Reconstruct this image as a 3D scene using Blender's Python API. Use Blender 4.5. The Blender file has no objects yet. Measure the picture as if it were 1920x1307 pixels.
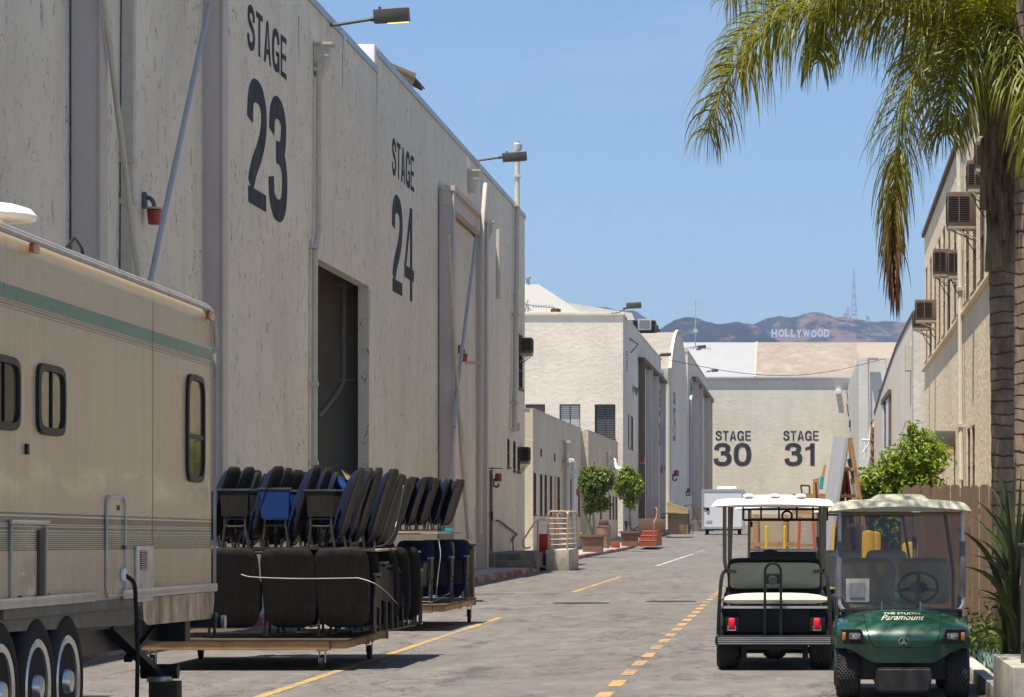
import bpy, bmesh, math, random
from math import pi, sin, cos, radians, sqrt, atan2
from mathutils import Vector, Matrix, noise as mnoise
random.seed(7)
SC = bpy.context.scene
C = SC.collection

# ------------------------------------------------------------------ camera, sky, sun, exposure
F = 5600.0            # focal length in photograph pixels (1920 wide)
VX, VY, EYE = 1495.0, 975.0, 1.6
cam_d = bpy.data.cameras.new("camera"); cam = bpy.data.objects.new("camera", cam_d); C.objects.link(cam)
cam_d.sensor_fit = 'HORIZONTAL'; cam_d.sensor_width = 36.0; cam_d.lens = F / 1920 * 36.0
cam_d.shift_x = -(VX - 960) / 1920; cam_d.shift_y = (VY - 653.5) / 1920
cam.location = (0, 0, EYE); cam.rotation_euler = (radians(90), 0, 0)
cam_d.clip_start = 0.5; cam_d.clip_end = 20000
SC.camera = cam
SD = Vector((-0.157, -0.21, 0.97)).normalized()      # towards the sun
ELEV = math.asin(SD.z); AZ = atan2(SD.x, SD.y)
w = bpy.data.worlds.new("World"); SC.world = w; w.use_nodes = True
nt = w.node_tree; bg = nt.nodes['Background']
sky = nt.nodes.new('ShaderNodeTexSky'); sky.sky_type = 'NISHITA'; sky.sun_disc = False
sky.sun_elevation = ELEV; sky.sun_rotation = AZ; sky.air_density = 1.0; sky.dust_density = 0.2; sky.ozone_density = 5.0; sky.altitude = 800
tcw = nt.nodes.new('ShaderNodeTexCoord'); mpw = nt.nodes.new('ShaderNodeMapping'); mpw.inputs['Scale'].default_value = (5.0, 1.0, 22.0); mpw.inputs['Rotation'].default_value = (0.25, 0.5, 0.0)
nzw = nt.nodes.new('ShaderNodeTexNoise'); nzw.inputs['Scale'].default_value = 1.6; nzw.inputs['Detail'].default_value = 7; nzw.inputs['Roughness'].default_value = 0.62; nzw.inputs['Distortion'].default_value = 0.6
crw = nt.nodes.new('ShaderNodeValToRGB'); crw.color_ramp.elements[0].position = 0.52; crw.color_ramp.elements[0].color = (0, 0, 0, 1); crw.color_ramp.elements[1].position = 0.80; crw.color_ramp.elements[1].color = (.42, .42, .42, 1)
mxw = nt.nodes.new('ShaderNodeMix'); mxw.data_type = 'RGBA'; mxw.inputs[7].default_value = (4.6, 5.2, 6.4, 1)      # faint high cirrus
nt.links.new(tcw.outputs['Generated'], mpw.inputs[0]); nt.links.new(mpw.outputs[0], nzw.inputs['Vector']); nt.links.new(nzw.outputs[0], crw.inputs[0]); nt.links.new(crw.outputs[0], mxw.inputs[0])
nt.links.new(sky.outputs[0], mxw.inputs[6]); nt.links.new(mxw.outputs[2], bg.inputs[0]); bg.inputs[1].default_value = 0.070
sun_d = bpy.data.lights.new("sun", 'SUN'); sun = bpy.data.objects.new("sun", sun_d); C.objects.link(sun)
sun_d.energy = 4.3; sun_d.angle = radians(0.5); sun_d.color = (1.0, 0.93, 0.79)
sun.rotation_euler = SD.to_track_quat('Z', 'Y').to_euler(); sun.location = (-20, -30, 60)
SC.view_settings.view_transform = 'Standard'; SC.view_settings.look = 'None'
SC.view_settings.exposure = 1.0; SC.view_settings.gamma = 1.0
SC.cycles.max_bounces = 8; SC.cycles.transparent_max_bounces = 12

# ------------------------------------------------------------------ helpers
def at(px, py, Y): return Vector(((px - VX) * Y / F, Y, EYE - (py - VY) * Y / F))
def lerp(a, b, t): return a + (b - a) * t
def sst(a, b, x):
    t = max(0.0, min(1.0, (x - a) / (b - a))); return t * t * (3 - 2 * t)
def interp(pts, x):
    if x <= pts[0][0]: return pts[0][1]
    for (a, ya), (b, yb) in zip(pts, pts[1:]):
        if x <= b: return ya + (yb - ya) * (x - a) / (b - a)
    return pts[-1][1]
def gz(Y): return 0.62 * sst(156, 206, Y) + 0.33 * sst(200, 345, Y)
def catmull(pts, n):
    P = [Vector(p) for p in pts]; P = [2 * P[0] - P[1]] + P + [2 * P[-1] - P[-2]]; out = []
    for i in range(1, len(P) - 2):
        for k in range(n):
            t = k / n; a, b, c, d = P[i - 1], P[i], P[i + 1], P[i + 2]
            out.append(0.5 * ((2 * b) + (c - a) * t + (2 * a - 5 * b + 4 * c - d) * t * t + (3 * b - a - 3 * c + d) * t ** 3))
    out.append(P[-2].copy()); return out

class MB:
    def __init__(s): s.bm = bmesh.new(); s.mi = 0
    def v(s, p): return s.bm.verts.new(p)
    def f(s, vs):
        try:
            fc = s.bm.faces.new(vs); fc.material_index = s.mi; return fc
        except ValueError: return None
    def poly(s, pts): return s.f([s.v(p) for p in pts])
    def box(s, x0, x1, y0, y1, z0, z1, bev=0.0, M=None):
        vs = [s.v((x, y, z)) for x in (x0, x1) for y in (y0, y1) for z in (z0, z1)]
        if M is not None:
            for q in vs: q.co = M @ q.co
        fs = [s.f([vs[i] for i in q]) for q in ((0, 1, 3, 2), (4, 6, 7, 5), (0, 4, 5, 1), (2, 3, 7, 6), (0, 2, 6, 4), (1, 5, 7, 3))]
        if bev > 0:
            es = list({e for f_ in fs for e in f_.edges})
            r = bmesh.ops.bevel(s.bm, geom=es, offset=bev, segments=2, profile=0.6, affect='EDGES')
            for f_ in r['faces']: f_.material_index = s.mi
        return s
    def beam(s, p0, p1, wx, wy, up=(0, 0, 1), bev=0.0):
        p0, p1 = Vector(p0), Vector(p1); d = p1 - p0; L = d.length; z = d.normalized(); u = Vector(up)
        if abs(z.dot(u)) > 0.98: u = Vector((0, 1, 0))
        x = u.cross(z).normalized(); y = z.cross(x)
        M = Matrix((x, y, z)).transposed().to_4x4(); M.translation = p0
        return s.box(-wx / 2, wx / 2, -wy / 2, wy / 2, 0, L, bev, M)
    def tube(s, pts, r, seg=8, cap=True):
        pts = [Vector(p) for p in pts]; n = len(pts); rs = r if isinstance(r, (list, tuple)) else [r] * n
        rings = []; prev = None
        for i, p in enumerate(pts):
            t = (pts[min(i + 1, n - 1)] - pts[max(i - 1, 0)]).normalized()
            if prev is None:
                a = Vector((0, 0, 1)) if abs(t.z) < 0.9 else Vector((1, 0, 0)); x = a.cross(t).normalized()
            else:
                x = (prev - t * prev.dot(t))
                x = x.normalized() if x.length > 1e-6 else Vector((1, 0, 0))
            prev = x; y = t.cross(x)
            rings.append([s.v(p + (x * cos(2 * pi * k / seg) + y * sin(2 * pi * k / seg)) * rs[i]) for k in range(seg)])
        for a, b in zip(rings, rings[1:]):
            for k in range(seg): s.f([a[k], a[(k + 1) % seg], b[(k + 1) % seg], b[k]])
        if cap: s.f(rings[0][::-1]); s.f(rings[-1])
        return s
    def lathe(s, prof, o=(0, 0, 0), axis='z', seg=20, sy=1.0, cap=True):
        o = Vector(o); rings = []
        for r, h in prof:
            ring = []
            for k in range(seg):
                a = 2 * pi * k / seg; c, d = r * cos(a), r * sin(a) * sy
                q = {'z': (c, d, h), 'x': (h, c, d), 'y': (c, h, d)}[axis]
                ring.append(s.v(o + Vector(q)))
            rings.append(ring)
        for a, b in zip(rings, rings[1:]):
            for k in range(seg): s.f([a[k], a[(k + 1) % seg], b[(k + 1) % seg], b[k]])
        if cap: s.f(rings[0][::-1]); s.f(rings[-1])
        return s
    def prism(s, poly, fn, d0, d1):      # fn(a,b,d) -> 3d
        A = [s.v(fn(a, b, d0)) for a, b in poly]; B = [s.v(fn(a, b, d1)) for a, b in poly]
        s.f(A[::-1]); s.f(B); n = len(poly)
        for i in range(n): s.f([A[i], A[(i + 1) % n], B[(i + 1) % n], B[i]])
        return s
    def grid(s, fn, nu, nv, close_u=False):
        V = [[s.v(fn(i / nu, j / nv)) for j in range(nv + 1)] for i in range(nu if close_u else nu + 1)]
        m = len(V)
        for i in range(nu if close_u else nu):
            for j in range(nv): s.f([V[i][j], V[(i + 1) % m][j], V[(i + 1) % m][j + 1], V[i][j + 1]])
        return s
    def pillow(s, w, h, tf, tb, fn, ex=4.0, rings=5, seg=28):
        # superelliptic cushion, fn(x,z,y)->3d, centre 0, front thickness tf (-y), back tb (+y)
        def pt(a, r):
            c, d = cos(a), sin(a); x = w / 2 * math.copysign(abs(c) ** (2 / ex), c) * r; z = h / 2 * math.copysign(abs(d) ** (2 / ex), d) * r
            return x, z
        for sgn, th in ((-1, tf), (1, tb)):
            prev = None
            for i in range(rings, -1, -1):
                r = sin(pi / 2 * i / rings); k = sqrt(max(0, 1 - r ** 3))
                if i == 0: ring = [s.v(fn(0, 0, sgn * th))]
                elif i == rings and sgn == 1: ring = rim
                else: ring = [s.v(fn(*pt(2 * pi * q / seg, r), sgn * th * k)) for q in range(seg)]
                if i == rings and sgn == -1: rim = ring
                if prev:
                    for q in range(seg):
                        if len(ring) == 1: s.f([prev[q], prev[(q + 1) % seg], ring[0]])
                        else: s.f([prev[q], prev[(q + 1) % seg], ring[(q + 1) % seg], ring[q]])
                prev = ring
        return s
    def wall(s, fn, u0, u1, z0, z1, holes=(), depth=0.15, reveal_mi=None):
        # fn(u,z,d) ; holes (a,b,c,e) are real openings with reveals
        us = sorted({u0, u1, *[min(max(q, u0), u1) for h in holes for q in h[:2]]}); zs = sorted({z0, z1, *[min(max(q, z0), z1) for h in holes for q in h[2:4]]})
        V = {}
        def g(i, j):
            if (i, j) not in V: V[i, j] = s.v(fn(us[i], zs[j], 0))
            return V[i, j]
        for i in range(len(us) - 1):
            for j in range(len(zs) - 1):
                um, zm = (us[i] + us[i + 1]) / 2, (zs[j] + zs[j + 1]) / 2
                if any(h[0] < um < h[1] and h[2] < zm < h[3] for h in holes): continue
                s.f([g(i, j), g(i + 1, j), g(i + 1, j + 1), g(i, j + 1)])
        keep = s.mi
        if reveal_mi is not None: s.mi = reveal_mi
        for a, b, c, e in [h[:4] for h in holes]:
            for q in (((a, c), (b, c)), ((b, c), (b, e)), ((b, e), (a, e)), ((a, e), (a, c))):
                s.poly([fn(*q[0], 0), fn(*q[1], 0), fn(*q[1], depth), fn(*q[0], depth)])
        s.mi = keep
        return s
    def xf(s, M):
        for q in s.bm.verts: q.co = M @ q.co
        return s
    def build(s, name, mats, parent=None, smooth=35, recalc=True):
        if recalc: bmesh.ops.recalc_face_normals(s.bm, faces=s.bm.faces)
        me = bpy.data.meshes.new(name); s.bm.to_mesh(me); s.bm.free()
        for m in (mats if isinstance(mats, (list, tuple)) else [mats]): me.materials.append(m)
        if smooth:
            me.polygons.foreach_set('use_smooth', [True] * len(me.polygons)); me.set_sharp_from_angle(angle=radians(smooth))
        o = bpy.data.objects.new(name, me); C.objects.link(o)
        if parent: o.parent = parent
        return o

def tag(o, label, cat=None, group=None, kind=None):
    if label: o['label'] = label
    if cat: o['category'] = cat
    if group: o['group'] = group
    if kind: o['kind'] = kind
    return o
def thing(name, label, cat, loc=(0, 0, 0), rz=0.0, group=None):
    o = bpy.data.objects.new(name, None); C.objects.link(o); o.location = loc; o.rotation_euler = (0, 0, rz); o.empty_display_size = 0.2
    return tag(o, label, cat, group)
def struct(o): o['kind'] = 'structure'; return o
def kids(o): return [x for x in bpy.data.objects if x.parent == o]
def dup(root, loc=None, rz=None, label=None, group=None, scale=None, extra=None):
    KC = dup.cache.setdefault(root.name, None)
    def tree(o):
        return (o, [tree(c) for c in kids(o)])
    if KC is None: KC = dup.cache[root.name] = tree(root)
    def cp(t, par):
        o, ch = t; c = o.copy(); C.objects.link(c)
        if par: c.parent = par
        for q in ch: cp(q, c)
        return c
    r = cp(KC, None)
    if loc is not None: r.location = loc
    if rz is not None: r.rotation_euler = (0, 0, rz)
    if scale: r.scale = scale
    if label: r['label'] = label
    if group: r['group'] = group
    return r
dup.cache = {}

# ------------------------------------------------------------------ materials
def new_mat(name):
    m = bpy.data.materials.new(name); m.use_nodes = True
    return m, m.node_tree, m.node_tree.nodes['Principled BSDF']
class N:
    def __init__(s, nt): s.nt = nt
    def n(s, t, **k):
        q = s.nt.nodes.new(t)
        for a, b in k.items(): setattr(q, a, b)
        return q
    def set(s, sock, v):
        if hasattr(v, 'is_linked') or hasattr(v, 'links'): s.nt.links.new(v, sock)
        else: sock.default_value = v
    def coord(s, scale=(1, 1, 1), rot=(0, 0, 0), kind='Object'):
        tc = s.n('ShaderNodeTexCoord'); mp = s.n('ShaderNodeMapping'); mp.inputs['Scale'].default_value = scale; mp.inputs['Rotation'].default_value = rot
        s.nt.links.new(tc.outputs[kind], mp.inputs[0]); return mp.outputs[0]
    def noise(s, scale, co=None, detail=4, rough=0.55, dist=0.0):
        q = s.n('ShaderNodeTexNoise'); q.inputs['Scale'].default_value = scale; q.inputs['Detail'].default_value = detail
        q.inputs['Roughness'].default_value = rough; q.inputs['Distortion'].default_value = dist
        if co is not None: s.nt.links.new(co, q.inputs['Vector'])
        return q.outputs[0]
    def math(s, op, a, b=0.0, c=None, clamp=False):
        q = s.n('ShaderNodeMath', operation=op, use_clamp=clamp); s.set(q.inputs[0], a); s.set(q.inputs[1], b)
        if c is not None: s.set(q.inputs[2], c)
        return q.outputs[0]
    def ramp(s, fac, stops, interp='LINEAR'):
        q = s.n('ShaderNodeValToRGB'); cr = q.color_ramp; cr.interpolation = interp
        cr.elements.remove(cr.elements[1])
        for i, (p, c) in enumerate(stops):
            e = cr.elements[0] if i == 0 else cr.elements.new(p)
            e.position = p; e.color = (*c, 1) if isinstance(c, (tuple, list)) else (c, c, c, 1)
        s.nt.links.new(fac, q.inputs[0]); return q.outputs[0]
    def mix(s, fac, a, b, mode='MIX'):
        q = s.n('ShaderNodeMix', data_type='RGBA', blend_type=mode); s.set(q.inputs[0], fac)
        for i, v in ((6, a), (7, b)):
            if isinstance(v, tuple): q.inputs[i].default_value = (*v, 1) if len(v) == 3 else v
            else: s.nt.links.new(v, q.inputs[i])
        return q.outputs[2]
    def bump(s, h, strength, dist, nrm=None):
        q = s.n('ShaderNodeBump'); q.inputs['Strength'].default_value = strength; q.inputs['Distance'].default_value = dist
        s.nt.links.new(h, q.inputs['Height'])
        if nrm is not None: s.nt.links.new(nrm, q.inputs['Normal'])
        return q.outputs[0]
    def sep(s, co):
        q = s.n('ShaderNodeSeparateXYZ'); s.nt.links.new(co, q.inputs[0]); return q.outputs
_mc = {}
def pm(name, col, rough=0.6, metal=0.0, var=0.18, vs=3.0, stretch=(1, 1, 1), bs=0, bst=0.2, bd=0.01, dirt=None, dirt_amt=0.5, coat=0.0, spec=None, **kw):
    """plain material with noise variation, optional dirt blotches and bump"""
    if name in _mc: return _mc[name]
    m, nt, b = new_mat(name); g = N(nt); co = g.coord(stretch)
    n1 = g.noise(vs, co, 6, 0.65)
    c = g.ramp(n1, [(0.28, tuple(x * (1 - var) for x in col)), (0.72, tuple(min(1, x * (1 + var)) for x in col))])
    if dirt:
        n2 = g.noise(vs * 0.6 + 0.4, g.coord((1, 1, .35)), 8, 0.7)
        c = g.mix(g.math('MULTIPLY', g.ramp(n2, [(0.48, 0.0), (0.68, 1.0)]), dirt_amt), c, dirt)
    nt.links.new(c, b.inputs['Base Color']); b.inputs['Metallic'].default_value = metal
    r = g.math('MULTIPLY_ADD', n1, 0.24, rough - 0.12, clamp=True); nt.links.new(r, b.inputs['Roughness'])
    if coat: b.inputs['Coat Weight'].default_value = coat; b.inputs['Coat Roughness'].default_value = 0.06
    b.inputs['Specular IOR Level'].default_value = spec if spec is not None else (0.5 if (coat or metal > .5) else 0.18)
    if bs: nt.links.new(g.bump(g.noise(bs, co, 5, 0.6), bst, bd), b.inputs['Normal'])
    _mc[name] = m; return m
def stucco(name, col, marks=0.0, bst=0.6, stain=0.25, scale=1.0, lump=2.4, orient='x', warm=(0.95, 0.86, 0.66)):
    """rough skip-trowelled plaster; marks = amount of short dark trowel marks"""
    m, nt, b = new_mat(name); g = N(nt); co = g.coord((1, 1, 1))
    big = g.noise(0.25, g.coord((1, 1, .55)), 5, 0.6); mid = g.noise(1.3, g.coord((1, 1, .25)), 6, 0.7)
    fine = g.noise(14 * scale, co, 4, 0.7); lum = g.noise(lump, g.coord((1, 1, 1.5)), 3, 0.5, 0.4)
    c = g.ramp(big, [(0.3, tuple(x * 0.90 for x in col)), (0.7, tuple(min(1, x * 1.06) for x in col))])
    c = g.mix(g.math('MULTIPLY', g.ramp(mid, [(0.52, 0.0), (0.72, 1.0)]), stain), c, tuple(x * y * 0.62 for x, y in zip(col, warm)))
    c = g.mix(g.math('MULTIPLY', g.ramp(fine, [(0.5, 0.0), (0.75, 1.0)]), 0.25), c, tuple(x * 0.7 for x in col))
    h = g.math('ADD', g.math('MULTIPLY', lum, 1.0), g.math('MULTIPLY', fine, 0.22))
    drip = g.noise(1.1, g.coord((1, 1.3, .14)), 6, .75); c = g.mix(g.math('MULTIPLY', g.ramp(drip, [(.50, 0.0), (.66, 1.0)]), stain * 0.6), c, tuple(x * y * 0.70 for x, y in zip(col, (.92, .95, 1.0))))
    patch = g.noise(0.33, g.coord((1, 1, .8)), 2, .4, .3); c = g.mix(g.ramp(patch, [(.555, 0.0), (.56, .35)]), c, tuple(min(1, x * 1.10) for x in col))
    if marks:
        mc = g.coord((1, 1.5, 0.55), rot=(0.42, 0, 0)); ln = g.noise(3.2, mc, 2, 0.5, 0.8)
        line = g.math('LESS_THAN', g.math('ABSOLUTE', g.math('SUBTRACT', ln, 0.5)), 0.015)
        ms = g.math('GREATER_THAN', g.noise(3.0, g.coord((1, 1.3, .9), rot=(.2, 0, 0)), 3, 0.6), 0.535)
        ms2 = g.math('MULTIPLY_ADD', g.noise(0.5, co, 2), 1.6, -0.3, clamp=True)
        mk = g.math('MULTIPLY', g.math('MULTIPLY', line, ms), g.math('MULTIPLY', ms2, marks), clamp=True)
        c = g.mix(mk, c, tuple(x * 0.10 for x in col)); h = g.math('SUBTRACT', h, g.math('MULTIPLY', mk, 0.5))
        cr = g.noise(0.55, g.coord((1, 1, 1)), 7, 0.62, 1.2)
        cl = g.math('LESS_THAN', g.math('ABSOLUTE', g.math('SUBTRACT', cr, 0.5)), 0.0018)
        c = g.mix(g.math('MULTIPLY', cl, 0.4), c, tuple(x * 0.5 for x in col))
    nt.links.new(c, b.inputs['Base Color']); b.inputs['Roughness'].default_value = 0.95; b.inputs['Specular IOR Level'].default_value = 0.12
    nt.links.new(g.bump(h, bst, 0.05), b.inputs['Normal']); return m
def glass(name, tint=(1, 1, 1), rough=0.02, alpha=0.15, dust=0.0, dcol=(0.4, 0.37, 0.33), fk=1.0):
    m, nt, b = new_mat(name); g = N(nt); out = nt.nodes['Material Output']
    tr = g.n('ShaderNodeBsdfTransparent'); tr.inputs[0].default_value = (*tint, 1); gl = g.n('ShaderNodeBsdfGlossy'); gl.inputs['Roughness'].default_value = rough
    fr = g.n('ShaderNodeFresnel'); fr.inputs[0].default_value = 1.45; mx = g.n('ShaderNodeMixShader')
    nt.links.new(g.math('ADD', g.math('MULTIPLY', fr.outputs[0], fk), alpha * 0.3), mx.inputs[0]); nt.links.new(tr.outputs[0], mx.inputs[1]); nt.links.new(gl.outputs[0], mx.inputs[2]); s = mx.outputs[0]
    if dust:
        df = g.n('ShaderNodeBsdfDiffuse'); df.inputs[0].default_value = (*dcol, 1); m2 = g.n('ShaderNodeMixShader')
        nt.links.new(g.math('MULTIPLY', g.ramp(g.noise(3.5, g.coord((1, 1, .3)), 6, .6), [(0.3, 0.25), (0.75, 1.0)]), dust), m2.inputs[0]); nt.links.new(s, m2.inputs[1]); nt.links.new(df.outputs[0], m2.inputs[2]); s = m2.outputs[0]
    nt.links.new(s, out.inputs[0]); return m
def leafmat(name, c1, c2, c3=None, rough=0.4, scale=6.0, trans=0.35, dead=None):
    m, nt, b = new_mat(name); g = N(nt); out = nt.nodes['Material Output']
    n = g.noise(scale, g.coord(), 4, 0.7)
    st = [(0.3, c1), (0.62, c2)] + ([(0.78, c3)] if c3 else []); c = g.ramp(n, st)
    if dead:   # (zlow, zhigh, colour): old brown tips by attribute
        at_ = g.n('ShaderNodeAttribute', attribute_name='dead'); c = g.mix(at_.outputs['Fac'], c, dead)
    nt.links.new(c, b.inputs['Base Color']); b.inputs['Roughness'].default_value = rough
    tl = g.n('ShaderNodeBsdfTranslucent'); nt.links.new(g.mix(1.0, c, (1.0, 1.0, .45), 'MULTIPLY'), tl.inputs[0]) ; mx = g.n('ShaderNodeMixShader'); mx.inputs[0].default_value = trans
    nt.links.new(b.outputs[0], mx.inputs[1]); nt.links.new(tl.outputs[0], mx.inputs[2]); nt.links.new(mx.outputs[0], out.inputs[0]); return m
def emis(name, col, st):
    m, nt, b = new_mat(name); b.inputs['Base Color'].default_value = (*col, 1); b.inputs['Emission Color'].default_value = (*col, 1); b.inputs['Emission Strength'].default_value = st; return m

M_steel = pm('galvanised', (0.50, 0.50, 0.52), 0.5, 0.6, 0.15, 4)
M_white = pm('white_paint', (0.78, 0.78, 0.78), 0.55, 0, 0.06, 3, dirt=(0.45, 0.42, 0.38), dirt_amt=0.35)
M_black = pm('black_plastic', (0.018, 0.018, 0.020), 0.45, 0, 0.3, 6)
M_blackmet = pm('black_metal', (0.03, 0.03, 0.033), 0.38, 0.4, 0.3, 6)
M_rubber = pm('rubber', (0.022, 0.021, 0.020), 0.8, 0, 0.25, 9)
M_chrome = pm('chrome', (0.62, 0.62, 0.62), 0.2, 1.0, 0.1, 5)
M_brown = pm('brown_paint', (0.10, 0.062, 0.045), 0.6, 0, 0.2, 4)
M_brownac = pm('brown_unit_paint', (0.16, 0.115, 0.085), 0.55, 0, 0.18, 4)
M_bronze = pm('bronze_fixture', (0.13, 0.12, 0.10), 0.55, 0.1, 0.15, 3)
M_red = pm('red_paint', (0.42, 0.03, 0.025), 0.5, 0, 0.25, 8)
M_redlens = pm('red_lens', (0.30, 0.008, 0.010), 0.25, 0, 0.2, 8, coat=0.6)
M_wood = pm('pine_wood', (0.46, 0.27, 0.13), 0.75, 0, 0.3, 4, (1, 14, 14), 6, 0.3, 0.004, dirt=(0.12, 0.08, 0.05), dirt_amt=0.6)
M_woody = pm('pine_wood_long', (0.46, 0.27, 0.13), 0.75, 0, 0.3, 4, (14, 1, 14), 6, 0.3, 0.004, dirt=(0.12, 0.08, 0.05), dirt_amt=0.6)
M_ply = pm('plywood', (0.40, 0.30, 0.18), 0.8, 0, 0.2, 5)
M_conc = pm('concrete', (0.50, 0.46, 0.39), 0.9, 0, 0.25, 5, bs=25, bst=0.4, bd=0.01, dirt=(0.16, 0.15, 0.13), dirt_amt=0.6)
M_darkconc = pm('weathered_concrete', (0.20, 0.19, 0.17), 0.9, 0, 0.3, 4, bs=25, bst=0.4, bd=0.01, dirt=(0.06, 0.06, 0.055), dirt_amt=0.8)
M_yellow = pm('safety_yellow', (0.78, 0.48, 0.02), 0.5, 0, 0.12, 5, dirt=(0.3, 0.2, 0.06), dirt_amt=0.3)
M_pipe = pm('painted_pipe', (0.55, 0.52, 0.44), 0.6, 0, 0.10, 5)
M_post = pm('painted_post', (0.56, 0.50, 0.46), 0.6, 0, 0.07, 1.2, (1, 1, .3), dirt=(0.33, 0.30, 0.27), dirt_amt=0.3)
M_pgrey = pm('grey_pipe_paint', (0.44, 0.43, 0.44), 0.5, 0.1, 0.12, 3)
M_dark = pm('dark_void', (0.015, 0.014, 0.013), 0.9, 0, 0.2, 3)
M_winglass = pm('window_glass', (0.03, 0.033, 0.04), 0.12, 0, 0.3, 1.5, coat=0.5)
# ------------------------------------------------------------------ glyphs for painted numbers (unit height)
GL = {
 'S': (.60, [('s', [(.515,.67),(.49,.82),(.40,.90),(.29,.925),(.17,.90),(.10,.82),(.095,.72),(.15,.62),(.29,.55),(.43,.48),(.51,.39),(.52,.27),(.46,.14),(.30,.075),(.16,.10),(.08,.19),(.065,.33)])]),
 'T': (.58, [('r', (0,.865,.58,1)), ('r', (.215,0,.365,.864))]),
 'A': (.66, [('p', [(0,0),(.155,0),(.245,.27),(.33,1),(.245,1)]), ('p', [(.66,0),(.505,0),(.415,.27),(.33,1),(.415,1)]), ('r', (.20,.22,.46,.345))]),
 'G': (.68, [('s', [(.575,.68),(.53,.83),(.44,.905),(.33,.925),(.19,.88),(.10,.74),(.075,.5),(.10,.26),(.19,.12),(.33,.075),(.46,.11),(.55,.2),(.58,.34)]), ('r', (.35,.37,.645,.49)), ('r', (.54,0,.645,.369))]),
 'E': (.56, [('r', (0,0,.15,1)), ('r', (.151,.865,.55,1)), ('r', (.151,.44,.51,.57)), ('r', (.151,0,.56,.135))]),
 '0': (.62, [('s', [(.075,.5),(.10,.74),(.18,.88),(.31,.925),(.44,.88),(.52,.74),(.545,.5),(.52,.26),(.44,.12),(.31,.075),(.18,.12),(.10,.26),(.075,.5)])]),
 '1': (.42, [('r', (.21,0,.37,1)), ('p', [(.02,.69),(.21,.74),(.21,1),(.25,1),(.17,.86),(.02,.80)])]),
 '2': (.62, [('s', [(.075,.66),(.10,.82),(.18,.905),(.31,.925),(.44,.90),(.525,.81),(.535,.70),(.49,.58),(.38,.45),(.22,.31),(.13,.2),(.10,.136)]), ('r', (.02,0,.61,.135))]),
 '3': (.62, [('s', [(.08,.69),(.11,.83),(.19,.905),(.30,.925),(.42,.90),(.50,.82),(.50,.70),(.45,.60),(.36,.56),(.24,.55)]), ('s', [(.36,.56),(.48,.50),(.54,.40),(.545,.27),(.50,.15),(.42,.09),(.30,.072),(.18,.09),(.09,.17),(.065,.32)])]),
 '4': (.64, [('r', (.38,0,.52,1)), ('r', (.02,.22,.62,.35)), ('p', [(.02,.35),(.38,1),(.38,.78),(.15,.35)])]),
 '5': (.62, [('r', (.10,.865,.56,1)), ('p', [(.10,.87),(.24,.87),(.20,.48),(.06,.44)]), ('s', [(.10,.53),(.22,.60),(.34,.61),(.46,.56),(.54,.44),(.54,.27),(.46,.13),(.32,.075),(.18,.10),(.08,.24)])]),
}
def glyph_text(mb, txt, fn, hgt, wid, sw=1.0, gap=.10, thick=0.004):
    """letters as thin painted shapes; fn(u,z,d) with u,z measured from the lower left corner"""
    tot = sum(GL[c][0] for c in txt) + gap * (len(txt) - 1); kx = wid / tot; x0 = 0.0; lay = 0
    for ch in txt:
        adv, parts = GL[ch]
        for kind, dat in parts:
            lay = (lay + 1) % 5; d = -(0.004 + 0.0012 * lay)
            if kind == 'r': a, b, c, e = dat; mb.poly([fn((x0 + p) * kx, q * hgt, d) for p, q in ((a, b), (c, b), (c, e), (a, e))])
            elif kind == 'p': mb.poly([fn((x0 + p) * kx, q * hgt, d) for p, q in dat])
            else:
                P = catmull([(p, q, 0) for p, q in dat], 5); L = []; R = []; hw = .072 * sw
                for i, p in enumerate(P):
                    t = (P[min(i + 1, len(P) - 1)] - P[max(i - 1, 0)]); t = Vector((t.x * kx, t.y * hgt, 0)).normalized()
                    nrm = Vector((-t.y, t.x, 0)) * hw
                    L.append(mb.v(fn((x0 + p.x) * kx + nrm.x * kx, p.y * hgt + nrm.y * hgt, d))); R.append(mb.v(fn((x0 + p.x) * kx - nrm.x * kx, p.y * hgt - nrm.y * hgt, d)))
                for i in range(len(P) - 1): mb.f([L[i], L[i + 1], R[i + 1], R[i]])
        x0 += adv + gap
def font_mesh(txt, size, extrude=0.0, offset=0.0, shear=0.0):
    cu = bpy.data.curves.new('lettering', 'FONT'); cu.body = txt; cu.size = size; cu.extrude = extrude; cu.offset = offset; cu.shear = shear
    o = bpy.data.objects.new('lettering', cu); C.objects.link(o); dg = bpy.context.evaluated_depsgraph_get()
    me = bpy.data.meshes.new_from_object(o.evaluated_get(dg)); bpy.data.objects.remove(o); return me
M_numpaint = pm('number_paint', (0.042, 0.042, 0.055), 0.8, 0, 0.3, 2.5, (1, 1, .4), dirt=(0.16, 0.15, 0.14), dirt_amt=0.35)

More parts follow.
